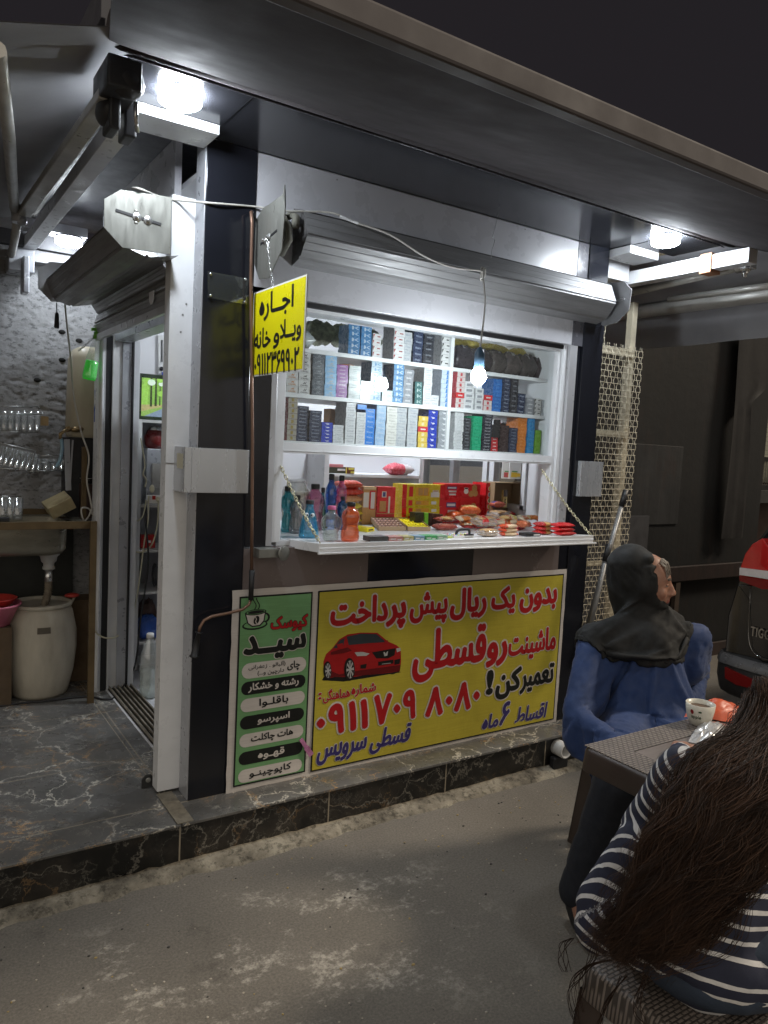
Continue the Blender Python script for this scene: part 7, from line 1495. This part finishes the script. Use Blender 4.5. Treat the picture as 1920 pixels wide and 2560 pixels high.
rings(MB(), [rr2(tx0-.002, tx1+.002, ty0-.002, ty1+.002, .03, TZ-.065), rr2(tx0-.004, tx1+.004, ty0-.004, ty1+.004, .035, TZ-.062), rr2(tx0, tx1, ty0, ty1, .035, TZ-.012), rr2(tx0+.006, tx1-.006, ty0+.006, ty1-.006, .03, TZ-.002), rr2(tx0+.012, tx1-.012, ty0+.012, ty1-.012, .025, TZ-.0012)]).build('table_edge', PLB, tb_)
bw = .10; mb = MB()
for a in ((tx0+.008, tx1-.008, ty1-bw, ty1-.008), (tx0+.008, tx1-.008, ty0+.008, ty0+bw), (tx0+.008, tx0+bw, ty0+bw, ty1-bw), (tx1-bw, tx1-.008, ty0+bw, ty1-bw)): mb.box(*a, TZ-.0010, TZ+.0015)
mb.build('woven_border', WK, tb_)
mb = MB(); np_ = 5
for i in range(np_): y0 = ty0+bw+(ty1-ty0-2*bw)*i/np_; mb.box(tx0+bw+.002, tx1-bw-.002, y0+.002, y0+(ty1-ty0-2*bw)/np_-.002, TZ-.001, TZ+.0008)
mb.build('plank_panel', PLT, tb_)
def lleg(x, y, sx, sy, z1, spl=.03, w=.05, th=.006):
    mb = MB(); X, Y = x+sx*spl, y+sy*spl
    for (dx, dy) in ((1, 0), (0, 1)):
        a0 = (x, y); w1, w0 = w, w*.8
        tp0, tp1 = V((x, y, z1)), V((x-sx*dx*w1, y-sy*dy*w1, z1)); b0_, b1_ = V((X, Y, .0)), V((X-sx*dx*w0, Y-sy*dy*w0, .0)); nrm = V((-sx*dy, -sy*dx, 0))*th
        vs = [tp0, tp1, b1_, b0_]; vs += [p+nrm for p in vs]; mb.add(vs, [(0, 1, 2, 3), (7, 6, 5, 4), (0, 4, 5, 1), (1, 5, 6, 2), (2, 6, 7, 3), (3, 7, 4, 0)])
    mb.box(min(X, X-sx*w*.95)-.006*(sx > 0)*0, max(X, X-sx*w*.95), min(Y, Y-sy*w*.95), max(Y, Y-sy*w*.95), 0, .014)
    return mb
for sx, sy in ((-1, -1), (1, -1), (1, 1), (-1, 1)):
    lleg((tx0+tx1)/2+sx*((tx1-tx0)/2-.16), (ty0+ty1)/2+sy*((ty1-ty0)/2-.16), sx, sy, TZ-.05, .02, .06).build('leg', PLB, tb_)
def stool(label, cx, cy, z, h=.155):
    t = thing('plastic_stool', label, 'stool', (cx, cy, 0), 'brown woven plastic stools')
    rings(MB(), [rr2(cx-h, cx+h, cy-h, cy+h, .03, z-.075), rr2(cx-h-.003, cx+h+.003, cy-h-.003, cy+h+.003, .03, z-.070), rr2(cx-h+.004, cx+h-.004, cy-h+.004, cy+h-.004, .03, z-.010), rr2(cx-h+.014, cx+h-.014, cy-h+.014, cy+h-.014, .025, z)]).build('seat', WK, t)
    for sx, sy in ((-1, -1), (1, -1), (1, 1), (-1, 1)): lleg(cx+sx*(h-.004), cy+sy*(h-.004), sx, sy, z-.06, .03, .062).build('leg', WK if z > 5 else PLB, t)
    return t
stool('brown plastic stool under the woman in blue', 1.485, -.84, .44)
stool('brown woven plastic stool under the person in the striped shirt', .462, -1.742, .44)
cp_ = A(1747, 1812, 'Z', TZ); cu = thing('tea_cup', 'white bowl shaped cup of tea with apple print', 'cup', cp_)
CER = M('cup_ceramic', (.68, .66, .58), .22, var=.05)
q = cp_+V((0, 0, .0018)); MB().lathe([(0, 0), (.024, .0005), (.026, .003), (.036, .022), (.041, .046), (.0425, .066), (.041, .0665), (.039, .046), (.034, .024), (0, .010)], q, 30).build('bowl', CER, cu)
MB().lathe([(0, .0520), (.0392, .0521)], q, 24).build('tea', M('tea_brown', (.10, .05, .03), .08), cu)
d = CAM-cp_; d.z = 0; ang0 = math.atan2(d.y, d.x)
def on_cup(a, z): r = .0363+(z-.022)*.21; r = (.0362+(z-.022)*.205)+.0007; t = ang0+a; return q+V((r*math.cos(t), r*math.sin(t), z))
pm = MB()
pm.add([on_cup(-.55+.13*math.cos(k*.5236)+0, .046+.0075*math.sin(k*.5236)) for k in range(12)], [tuple(range(12))], 0)
pm.add([on_cup(.02+.12*math.cos(k*.7854), .049+.003*math.sin(k*.7854)) for k in range(8)], [tuple(range(8))], 1)
pm.build('apple_print', [M('apple_red', (.30, .015, .02), .3), M('leaf_print', (.03, .08, .03), .3)], cu)
tm = MB(); text_fit(tm, 'apple', -.62, .12, .024, .037, lambda a, b2, dd: on_cup(a, b2), 0, .03); tm.build('lettering', M('leaf_print'), cu)
# crumpled orange bag and clear film
def crumple(name, label, cat, corners, ridge, amp, mats, seed, lift=.0, n=26):
    P = [V(c) for c in corners]; vs = []
    for j in range(n+1):
        for i in range(n+1):
            u, v = i/n, j/n; p = P[0].lerp(P[1], u).lerp(P[3].lerp(P[2], u), v)
            h = ridge*max(0, 1-((u-.5)**2*3.2+(v-.45)**2*3.2)**.75)+amp*(abs(noise.noise(V((u*3+seed, v*3, seed))))+.5*abs(noise.noise(V((u*8+seed, v*8, 2)))))
            edge = min(1, 8*min(u, 1-u, v, 1-v)); vs.append(p+V((.01*noise.noise(V((v*6, seed, 1))), .01*noise.noise(V((u*6, seed, 5))), .003+lift+h*(.25+.75*edge))))
    mb = MB(); mb.add(vs, [(j*(n+1)+i, j*(n+1)+i+1, (j+1)*(n+1)+i+1, (j+1)*(n+1)+i) for j in range(n) for i in range(n)], 0, True)
    o = mb.build(name, mats, None, origin=(P[0]+P[2])/2); tag(o, label, cat); return o
TA = lambda px, py: A(px, py, 'Z', TZ)
crumple('orange_bag', 'crumpled orange plastic bag lying behind the cup', 'bag', [TA(1710, 1795), TA(1858, 1815), TA(1880, 1775), TA(1728, 1768)], .045, .014, M('bag_orange', (.62, .11, .045), .4, var=.15, scale=30), 3.)
crumple('clear_film', 'crumpled clear plastic film lying in front of the cup', 'film', [TA(1718, 1858), TA(1800, 1880), TA(1850, 1815), TA(1752, 1812)], .030, .022, clear('film_white', (.90, .90, .90), .45, .18, .14, .5), 8.)

# ================================================================ people
def rotz(d): a = math.atan2(d[1], d[0]); return Matrix.Rotation(a-math.pi/2, 3, 'Z')   # local +Y -> d
SKIN = M('skin', (.33, .17, .115), .5, var=.12, scale=30); SKIN.node_tree.nodes['Principled BSDF'].inputs['Subsurface Weight'].default_value = .08
def hand(parts, wrist, d, up, side, s=.9, curl=.35):
    """palm + four bent fingers of unequal length + thumb; d = pointing direction, up = back of hand, side = thumb side"""
    d, up = V(d).normalized(), V(up).normalized(); sd = d.cross(up).normalized()*side; w = V(wrist)
    parts.append(('cap', w, .021*s, w+d*.03*s, .025*s))
    for k in range(4): parts.append(('cap', w+d*.02*s+sd*(.024-.016*k)*s, .014*s, w+d*.075*s+sd*(.027-.018*k)*s, .012*s))
    for k, L_ in enumerate((.072, .080, .074, .058)):
        a = w+d*.078*s+sd*(.027-.018*k)*s; b2 = a+(d*.8-up*curl).normalized()*L_*.55*s; c = b2+(d*.45-up*curl*2.2).normalized()*L_*.45*s
        parts += [('cap', a, .0088*s, b2, .0082*s), ('cap', b2, .0082*s, c, .0068*s)]
    a = w+d*.025*s+sd*.026*s; b2 = a+(d*.5+sd*.8-up*.3).normalized()*.034*s; parts += [('cap', a, .012*s, b2, .010*s), ('cap', b2, .010*s, b2+(d*.9+sd*.3-up*.3).normalized()*.028*s, .0082*s)]
# ---- seated woman in black headscarf
wo = thing('person', 'woman in black headscarf and blue tunic sitting at the table, hand on hip', 'person', (1.47, -.85, 0))
F = V((-.48, -.88, 0)).normalized(); RT = rotz(F); rgt = V((-.88, .48, 0)).normalized()
H = V((.57, -.82, 0)).normalized(); HM = rotz(H) @ Matrix.Rotation(-.10, 3, 'X'); HC = V((1.440, -.828, 1.052))
hp = V((1.475, -.845, .52)); shR, shL = V((1.265, -.745, .835)), V((1.625, -.925, .850)); nk = V((1.452, -.85, .90))
elR, wrR = V((1.095, -.83, .605)), V((1.09, -1.02, .565)); elL, wrL = V((1.775, -.845, .695)), V((1.645, -.925, .62))
knR, anR = V((1.0, -1.12, .485)), V((.945, -1.03, .085)); knL, anL = V((1.20, -1.30, .485)), V((1.12, -1.26, .085))
hlp = lambda a, b2, c: HC+HM @ V((a, b2, c))
bd = [('ell', hp, (.150, .115, .10), RT), ('cap', hp, .12, V((1.455, -.855, .72)), .115), ('cap', V((1.455, -.855, .72)), .12, V((1.447, -.85, .83)), .10), ('cap', shR, .05, shL, .05), ('cap', nk-V((0, 0, .05)), .05, HC-V((0, 0, .06)), .045),
      ('cap', shR, .045, elR, .038), ('cap', elR, .036, wrR, .024), ('cap', shL, .045, elL, .038), ('cap', elL, .036, wrL, .024),
      ('cap', hp+rgt*.075, .085, knR, .06), ('cap', knR, .056, anR, .036), ('cap', hp-rgt*.075, .085, knL, .06), ('cap', knL, .056, anL, .036), ('cap', anR, .032, anR+F*.10-V((0, 0, .05)), .028), ('cap', anL, .032, anL+F*.10-V((0, 0, .05)), .028),
      # head: skull, brow, cheeks, nose, lips, chin, ears
      ('ell', hlp(0, -.008, .012), (.072, .088, .098), HM), ('ell', hlp(0, .020, -.035), (.056, .060, .062), HM), ('ell', hlp(0, .052, -.082), (.024, .022, .020), HM), ('ell', hlp(0, .066, .030), (.045, .014, .014), HM),
      ('cap', hlp(0, .077, .012), .009, hlp(0, .096, -.020), .0115), ('cap', hlp(-.011, .090, -.026), .008, hlp(.011, .090, -.026), .008), ('ell', hlp(0, .080, -.050), (.022, .010, .006), HM), ('ell', hlp(0, .078, -.060), (.019, .010, .006), HM),
      ('ell', hlp(.036, .055, -.022), (.020, .020, .022), HM), ('ell', hlp(-.036, .055, -.022), (.020, .020, .022), HM), ('ell', hlp(.072, -.008, -.01), (.008, .018, .028), HM), ('ell', hlp(-.072, -.008, -.01), (.008, .018, .028), HM)]
hand(bd, wrR, F*.8+V((.2, 0, -.25)), (0, 0, 1), 1); hand(bd, wrL, V((-.85, -.2, -.3)), V((.1, -.9, .2)), -1)
body = link_mesh(blob(bd, .0062, 5), 'body', [SKIN, M('lips', (.26, .085, .07), .45), M('brow_hair', (.06, .045, .035), .7)], wo)
off = wl(wo)
for p in body.data.polygons:
    l = HM.inverted() @ (p.center+off-HC)
    if l.y > .076 and abs(l.x) < .020 and -.064 < l.z < -.046: p.material_index = 1
    elif l.y > .05 and .012 < abs(l.x) < .040 and .026 < l.z < .035: p.material_index = 2
for s_ in (-1, 1):
    e = MB(); c = hlp(s_*.029, .0635, .007); e.ball(c, (.0095, .0095, .0060), 0, 12, 8, HM); e.ball(c+HM @ V((0, .0066, 0)), .0038, 1, 10, 6); e.tube([c+HM @ V((q_*.0035, .0085-abs(q_)*.0012, .0052-abs(q_)*.0009)) for q_ in range(-3, 4)], .0022, 5, 2); e.build('eye', [M('eyeball', (.30, .29, .27), .3), M('iris', (.03, .018, .012), .15), SKIN], wo)
BLUE = M('tunic_blue', (.017, .044, .145), .78, var=.25, scale=14, bmp=.15, bscale=220, sheen=.1); SCARF = M('scarf_black', (.0055, .006, .0062), .8, var=.3, scale=10, bmp=.1, bscale=300); TRS = M('trousers_dark', (.012, .015, .024), .8, var=.3, scale=12, bmp=.15, bscale=180)
tn = [('ell', hp+V((0, 0, -.01)), (.20, .16, .11), RT), ('ell', V((1.46, -.87, .62)), (.182, .150, .15), RT), ('cap', hp, .150, V((1.455, -.86, .68)), .140), ('cap', shR+V((.03, 0, -.06)), .07, elR*.6+shR*.4+V((.05, 0, 0)), .06), ('cap', shL+V((-.03, 0, -.06)), .07, elL*.4+shL*.6+V((-.06, 0, -.02)), .06), ('ell', V((1.447, -.855, .74)), (.165, .118, .12), RT), ('cap', shR, .056, shL, .054),
      ('cap', shR, .060, elR, .056), ('cap', elR, .055, wrR, .040), ('cap', shL, .058, elL, .055), ('cap', elL, .053, wrL+V((.02, 0, 0)), .046),
      ('cap', hp+rgt*.09, .125, knR*.55+(hp+rgt*.09)*.45, .115), ('cap', hp-rgt*.08, .12, knL*.5+hp*.5, .11), ('cap', hp+rgt*.17+V((0, 0, -.02)), .06, hp+rgt*.19+V((0, 0, -.13)), .045), ('cap', hp+rgt*.12-F*.10, .06, hp+rgt*.15-F*.12+V((0, 0, -.13)), .045), ('cap', hp+rgt*.20+F*.1, .05, hp+rgt*.20+F*.13+V((0, 0, -.12)), .04)]
tr_ = blob([('cap', hp+rgt*.08, .11, knR, .088), ('cap', knR, .086, anR+V((.0, 0, .02)), .062), ('cap', hp-rgt*.08, .11, knL, .085), ('cap', knL, .084, anL+V((0, 0, .02)), .060), ('ell', hp-V((0, 0, .02)), (.16, .13, .09), RT)], .009, 6); creases(tr_, .010, 8, (1, 1, .7), 4, .22)
bcol = blob(bd, .012, 4)
tm_ = drape(blob(tn, .0105, 6), [bcol.copy(), tr_.copy()], 24, -.20, .3, .06)
creases(tm_, .0035, 16, (1.2, .8, 1), 8, .22); tcol = tm_.copy(); link_mesh(tm_, 'tunic', BLUE, wo)
link_mesh(tr_, 'trousers', TRS, wo)
sf = [('ell', hlp(0, -.068, .022), (.090, .096, .115), HM), ('cap', hlp(0, -.075, .0), .080, nk-F*.03+V((0, 0, -.02)), .088), ('cap', hlp(.05, -.055, -.10), .040, hlp(-.05, -.055, -.10), .040), ('cap', hlp(.045, -.020, -.160), .044, hlp(-.045, -.020, -.160), .044), ('cap', hlp(0, .012, -.168), .046, hlp(0, .012, -.21), .058), ('cap', hlp(.074, -.060, .03), .018, hlp(.058, -.052, -.09), .024), ('cap', hlp(-.074, -.060, .03), .018, hlp(-.058, -.052, -.09), .024), ('cap', hlp(.045, -.008, .090), .022, hlp(-.045, -.008, .090), .022),
      ('cap', nk+rgt*.03-V((0, 0, .03)), .078, shR*1.02-nk*.02+V((0, 0, .004)), .068), ('cap', nk-rgt*.03-V((0, 0, .04)), .072, shL*.62+nk*.38+V((0, 0, .004)), .060), ('ell', nk+F*.060-V((0, 0, .085)), (.150, .072, .085), RT), ('cap', shR*.9+nk*.1+F*.05-V((0, 0, .035)), .050, nk+F*.10-rgt*.02-V((0, 0, .12)), .046), ('ell', nk-F*.06-V((0, 0, .05)), (.15, .065, .08), RT)]
sm_ = drape(blob(sf, .0095, 14, .5), [bcol, tcol], 18, -.11, .2, .08, pin=lambda c: 1. if c.z > HC.z+.07 else 0., post=3); link_mesh(sm_, 'headscarf', SCARF, wo)
hr = MB(); rr_ = random.Random(5)
for i in range(80):
    a = rr_.uniform(-.055, .050); st = hlp(a, .030+.01*rr_.random(), .098-6*a*a); mid = hlp(a*1.1-.004, .062+.006*rr_.random()-3*a*a, .074-5*a*a-.006*rr_.random()); en = hlp(a*1.3-.012+.01*rr_.random(), .072+.004*rr_.random()-4*a*a, .052-5*a*a-.016*rr_.random()); hr.tube([st, st.lerp(mid, .55)+HM @ V((0, .004, .005)), mid, en], [.0016, .0015, .0012, .0005], 5, caps=False)
hr.build('hair', M('hair_grey', (.20, .17, .14), .5, var=.4, scale=40), wo)
for a_, k_ in ((anR, 0), (anL, 1)): link_mesh(blob([('cap', a_-V((0, 0, .02)), .040, a_+F*.05-V((0, 0, .05)), .036), ('cap', a_+F*.05-V((0, 0, .052)), .034, a_+F*.13-V((0, 0, .056)), .030)], .006, 4), 'shoe', M('shoe_black', (.012, .012, .013), .5), wo)
# ---- person in the foreground seen from behind: striped shirt, long curly hair
gi = thing('person', 'person seen from behind with long dark curly hair and a navy shirt with white stripes', 'person', (.47, -1.75, 0))
D = V((.86, .51, 0)).normalized(); GT_ = rotz(D); lf = V((-.51, .86, 0)).normalized()
h0 = V((.478, -1.765, .535)); md = V((.505, -1.755, .67)); ch_ = V((.575, -1.725, .79)); nb = V((.655, -1.715, .835)); HG = V((.800, -1.700, .895))
sL, sR = nb+lf*.125-V((.02, .01, .025)), nb-lf*.135-V((.02, .01, .03)); eL, wL = A(1600, 2090, 'X', .575), V((.83, -1.44, .745)); eR, wR = V((.80, -1.93, .66)), V((.98, -1.78, .75))
kL, aL = h0+lf*.07+D*.40-V((0, 0, .05)), h0+lf*.08+D*.36-V((0, 0, .45)); kR, aR = h0-lf*.08+D*.40-V((0, 0, .05)), h0-lf*.09+D*.30-V((0, 0, .45))
GM = rotz(D); gl = lambda a, b2, c: HG+GM @ V((a, b2, c))
gb_ = [('ell', h0, (.14, .11, .095), GT_), ('cap', h0, .11, md, .105), ('cap', md, .105, ch_, .10), ('cap', ch_, .095, nb-V((0, 0, .03)), .06), ('cap', sL, .045, sR, .045), ('cap', nb, .042, HG-V((0, 0, .05)), .04), ('cap', sL, .042, eL, .034), ('cap', eL, .034, wL, .023), ('cap', sR, .042, eR, .034), ('cap', eR, .034, wR, .023),
       ('cap', h0+lf*.07, .08, kL, .055), ('cap', kL, .052, aL, .034), ('cap', h0-lf*.07, .08, kR, .055), ('cap', kR, .052, aR, .034), ('cap', aL, .03, aL+D*.1-V((0, 0, .02)), .027), ('cap', aR, .03, aR+D*.1-V((0, 0, .02)), .027),
       ('ell', gl(0, -.005, .012), (.070, .086, .096), GM), ('ell', gl(0, .022, -.035), (.054, .058, .060), GM), ('ell', gl(0, .052, -.080), (.022, .020, .018), GM), ('cap', gl(0, .078, .012), .009, gl(0, .100, -.022), .0115), ('ell', gl(0, .080, -.052), (.021, .010, .010), GM), ('ell', gl(.070, -.006, -.01), (.008, .017, .027), GM), ('ell', gl(-.070, -.006, -.01), (.008, .017, .027), GM)]
hand(gb_, wL, D*.9+V((0, 0, -.1)), (0, 0, 1), 1); hand(gb_, wR, D*.9+V((0, 0, -.1)), (0, 0, 1), -1)
link_mesh(blob(gb_, .0065, 5), 'body', [SKIN], gi)
for s_ in (-1, 1):
    e = MB(); c = gl(s_*.029, .066, .006); e.ball(c, .011, 0, 10, 6); e.ball(c+GM @ V((0, .0075, 0)), .005, 1, 8, 5); e.build('eye', [M('eyeball'), M('iris')], gi)
def stripes():
    m, nt, b = newmat('striped_jersey'); at_ = N(nt, 'ShaderNodeAttribute'); at_.attribute_name = 'stripe'; v = pos(nt)
    nz = tex(nt, v, 14, 3); sm = N(nt, 'ShaderNodeMath', operation='MULTIPLY_ADD'); nt.links.new(nz, sm.inputs[0]); sm.inputs[1].default_value = .006; nt.links.new(at_.outputs['Fac'], sm.inputs[2])
    mu = N(nt, 'ShaderNodeMath', operation='MULTIPLY'); nt.links.new(sm.outputs[0], mu.inputs[0]); mu.inputs[1].default_value = 1/.0295
    fr_ = N(nt, 'ShaderNodeMath', operation='FRACT'); nt.links.new(mu.outputs[0], fr_.inputs[0])
    k = ramp(nt, fr_.outputs[0], [(0, 1), (.27, 1), (.30, 0), (.97, 0)])
    k2 = ramp(nt, fr_.outputs[0], [(.97, 0), (1., 1)])
    navy = ramp(nt, tex(nt, v, 16, 5), [(.3, (.014, .017, .036)), (.7, (.024, .028, .055))]); wht = ramp(nt, tex(nt, v, 40, 4), [(.3, (.55, .54, .54)), (.7, (.70, .69, .68))])
    nt.links.new(mixc(nt, k, navy, wht), b.inputs['Base Color']); b.inputs['Roughness'].default_value = .85; bump(nt, b, tex(nt, v, 260, 3), .2, .002); return m
sh__ = blob([('ell', h0+V((0, 0, -.005)), (.165, .135, .10), GT_), ('cap', h0, .135, md, .125), ('cap', md, .122, ch_, .108), ('cap', ch_, .098, nb-V((0, 0, .05)), .060), ('cap', sL, .054, sR, .054), ('cap', sL, .062, eL, .054), ('cap', eL, .053, wL-D*.03, .036), ('cap', sR, .062, eR, .054), ('cap', eR, .053, wR-D*.03, .036), ('ell', h0+lf*.10+V((0, 0, -.02)), (.075, .10, .075), GT_), ('cap', A(1505, 2265, 'X', .46), .062, A(1600, 2120, 'X', .53), .06), ('cap', A(1500, 2320, 'X', .44), .06, h0+lf*.05, .09)], .008, 6)
creases(sh__, .007, 7, (1, 1, 1.2), 11, .2); creases(sh__, .0045, 14, (1, .8, 1.3), 4, .22)
bones = [(h0-V((.02, 0, .25)), h0, 0), (h0, md, 0), (md, ch_, 0), (ch_, nb+V((.05, .02, .06)), 0), (sL, eL, 1), (eL, wL, 1), (sR, eR, 1), (eR, wR, 1)]
cum = []; s0 = 0
for i, (a, b2, k) in enumerate(bones):
    if i in (4, 6): s0 = .0
    cum.append(s0); s0 += (b2-a).length
at_ = sh__.attributes.new('stripe', 'FLOAT', 'POINT'); vals = []
for v in sh__.vertices:
    best = None
    for (a, b2, k), c in zip(bones, cum):
        ab = b2-a; t = max(-.1 if k else 0, min(1, (v.co-a).dot(ab)/ab.length_squared)); dd = (v.co-(a+ab*t)).length-(.060 if k == 0 else 0)
        if best is None or dd < best[0]: best = (dd, c+(v.co-a).dot(ab)/ab.length)
    vals.append(best[1]+2.)
at_.data.foreach_set('value', vals)
link_mesh(sh__, 'shirt', stripes(), gi)
jn = blob([('cap', h0+lf*.075, .10, kL, .072), ('cap', kL, .07, aL, .05), ('cap', h0-lf*.075, .10, kR, .072), ('cap', kR, .07, aR, .05), ('ell', h0-V((0, 0, .03)), (.158, .128, .075), GT_)], .009, 5); folds(jn, .004, 11, (1, 1, .6), 3); link_mesh(jn, 'jeans', M('jeans_blue', (.03, .045, .075), .8, var=.3, scale=20, bmp=.2, bscale=200), gi)
for a_ in (aL, aR): link_mesh(blob([('cap', a_-V((0, 0, .015)), .038, a_+D*.10-V((0, 0, .03)), .032)], .006, 4), 'shoe', M('shoe_white', (.5, .5, .48), .5), gi)
# hair: soft under-volume plus wavy locks
HAIR = M('hair_brown', (.036, .020, .0135), .6, var=.55, scale=22, stretch=(1, 1, .6), spec=.22); HAIRL = M('hair_lit', (.085, .045, .028), .6, var=.4, scale=30, spec=.22)  # second, lighter tone puts the look of lit strands into the colour
back = -D
hb_ = blob([('ell', gl(0, -.018, .018), (.082, .092, .102), GM), ('cap', gl(0, -.045, -.03), .070, nb+back*.055+V((0, 0, .02)), .075), ('cap', nb+back*.07+lf*.06+V((0, 0, .015)), .062, ch_+back*.085+lf*.05, .062), ('cap', nb+back*.07-lf*.05+V((0, 0, .015)), .060, ch_+back*.085-lf*.05, .060), ('cap', ch_+back*.085+lf*.05, .062, md+back*.095+lf*.085, .050), ('cap', ch_+back*.085-lf*.04, .060, md+back*.095+lf*.04, .045), ('cap', md+back*.095+lf*.085, .048, h0+back*.11+lf*.15, .028), ('cap', md+back*.095+lf*.04, .045, h0+back*.11+lf*.09+V((0, 0, .02)), .026)], .008, 6)
folds(hb_, .005, 22, (1, 1, .3), 6, 2); link_mesh(hb_, 'hair', [HAIR], gi)
rr_ = random.Random(11); LK = [MB(), MB()]
def guide():
    """one lock: control points from the scalp over the back to the tip, with its wave"""
    a = rr_.uniform(-1, 1); el_ = rr_.uniform(-.3, 1.5)
    rt = gl(.088*math.sin(a*1.5)*math.cos(el_*.7), -.022-.098*math.cos(a*1.3)*math.cos(el_*.8)+.03*max(0, el_-.8), .02+.108*math.sin(el_))
    u = max(-1, min(1, a*.75+rr_.uniform(-.3, .3))); out = rr_.uniform(.0, .038)
    pm_ = gl(.098*a*(1-.25*max(0, el_-.4)), -.118-out*.6, .005+.05*min(1, max(0, el_)))
    p1 = nb+back*(.145+out)-lf*(u*.130)+V((0, 0, .045+rr_.uniform(-.02, .02)))
    p2 = ch_+back*(.170+out)-lf*(u*.115-.025)+V((0, 0, rr_.uniform(-.03, .03)))
    p3 = md+back*(.158+out*1.1)-lf*(u*.090-.078)+V((0, 0, rr_.uniform(-.04, .04)))
    ln = rr_.betavariate(3, 2); p4 = (h0+back*(.155+out*1.3)-lf*(u*.075-.140)+V((0, 0, .08-.10*ln)))+(lf*.03+back*.01)*ln
    return [rt, pm_, p1, p2, p3, p4], (4 if rr_.random() < .18 else 5), rr_.uniform(0, 6.28), rr_.uniform(3., 6.), rr_.uniform(.004, .013)
for g_ in range(430):
    P, keepn, ph, fq, am = guide(); tone = 1 if rr_.random() < .38 else 0
    for q_ in range(15):
        o_ = lf*rr_.gauss(0, .011)+back*rr_.gauss(0, .007)+V((0, 0, rr_.gauss(0, .008))); ph2 = ph+rr_.gauss(0, .35); am2 = am*rr_.uniform(.7, 1.25); cut = rr_.uniform(.86, 1.)
        pts = []; tot = keepn*5
        for k in range(keepn):
            A_, B_, C_, D_ = P[max(k-1, 0)], P[k], P[k+1], P[min(k+2, 5)]
            for q in range(5):
                t = q/5; s_ = k+t
                if s_ > keepn*cut: break
                c = .5*((2*B_)+(C_-A_)*t+(2*A_-5*B_+4*C_-D_)*t*t+(3*B_-A_-3*C_+D_)*t**3)
                w = min(1, s_/2.2)**1.5*am2*(1+.3*s_); cl_k = 1-.62*(s_/keepn)
                pts.append(c+o_*cl_k*(.35 if s_ < .5 else 1)+lf*(w*math.sin(s_*fq+ph2))+back*(w*.7*math.cos(s_*fq*1.07+ph2)))
        w0 = rr_.uniform(.0004, .0009); n_ = len(pts)
        LK[tone if rr_.random() < .8 else 1-tone].tube(pts, [w0*(1-.75*(k/n_)**2) for k in range(n_)], 3, caps=False)
for i, (pts) in enumerate(([(1500, 2330), (1478, 2400), (1446, 2440), (1432, 2480), (1440, 2540), (1462, 2600)], [(1440, 2345), (1412, 2360), (1408, 2400), (1416, 2430)], [(1520, 2400), (1470, 2420), (1452, 2470), (1446, 2530)], [(1560, 2440), (1520, 2500), (1500, 2560), (1498, 2600)], [(1620, 2440), (1590, 2500), (1600, 2540), (1630, 2580)])):
    for k in range(6): cable(LK[0], [A(x+rr_.uniform(-14, 14), y, 'X', .30-.01*i) for x, y in pts], [.0008] * (6*(len(pts)-1)+1), 4)
LK[0].build('hair_locks', HAIR, gi); LK[1].build('hair_locks', HAIRL, gi)
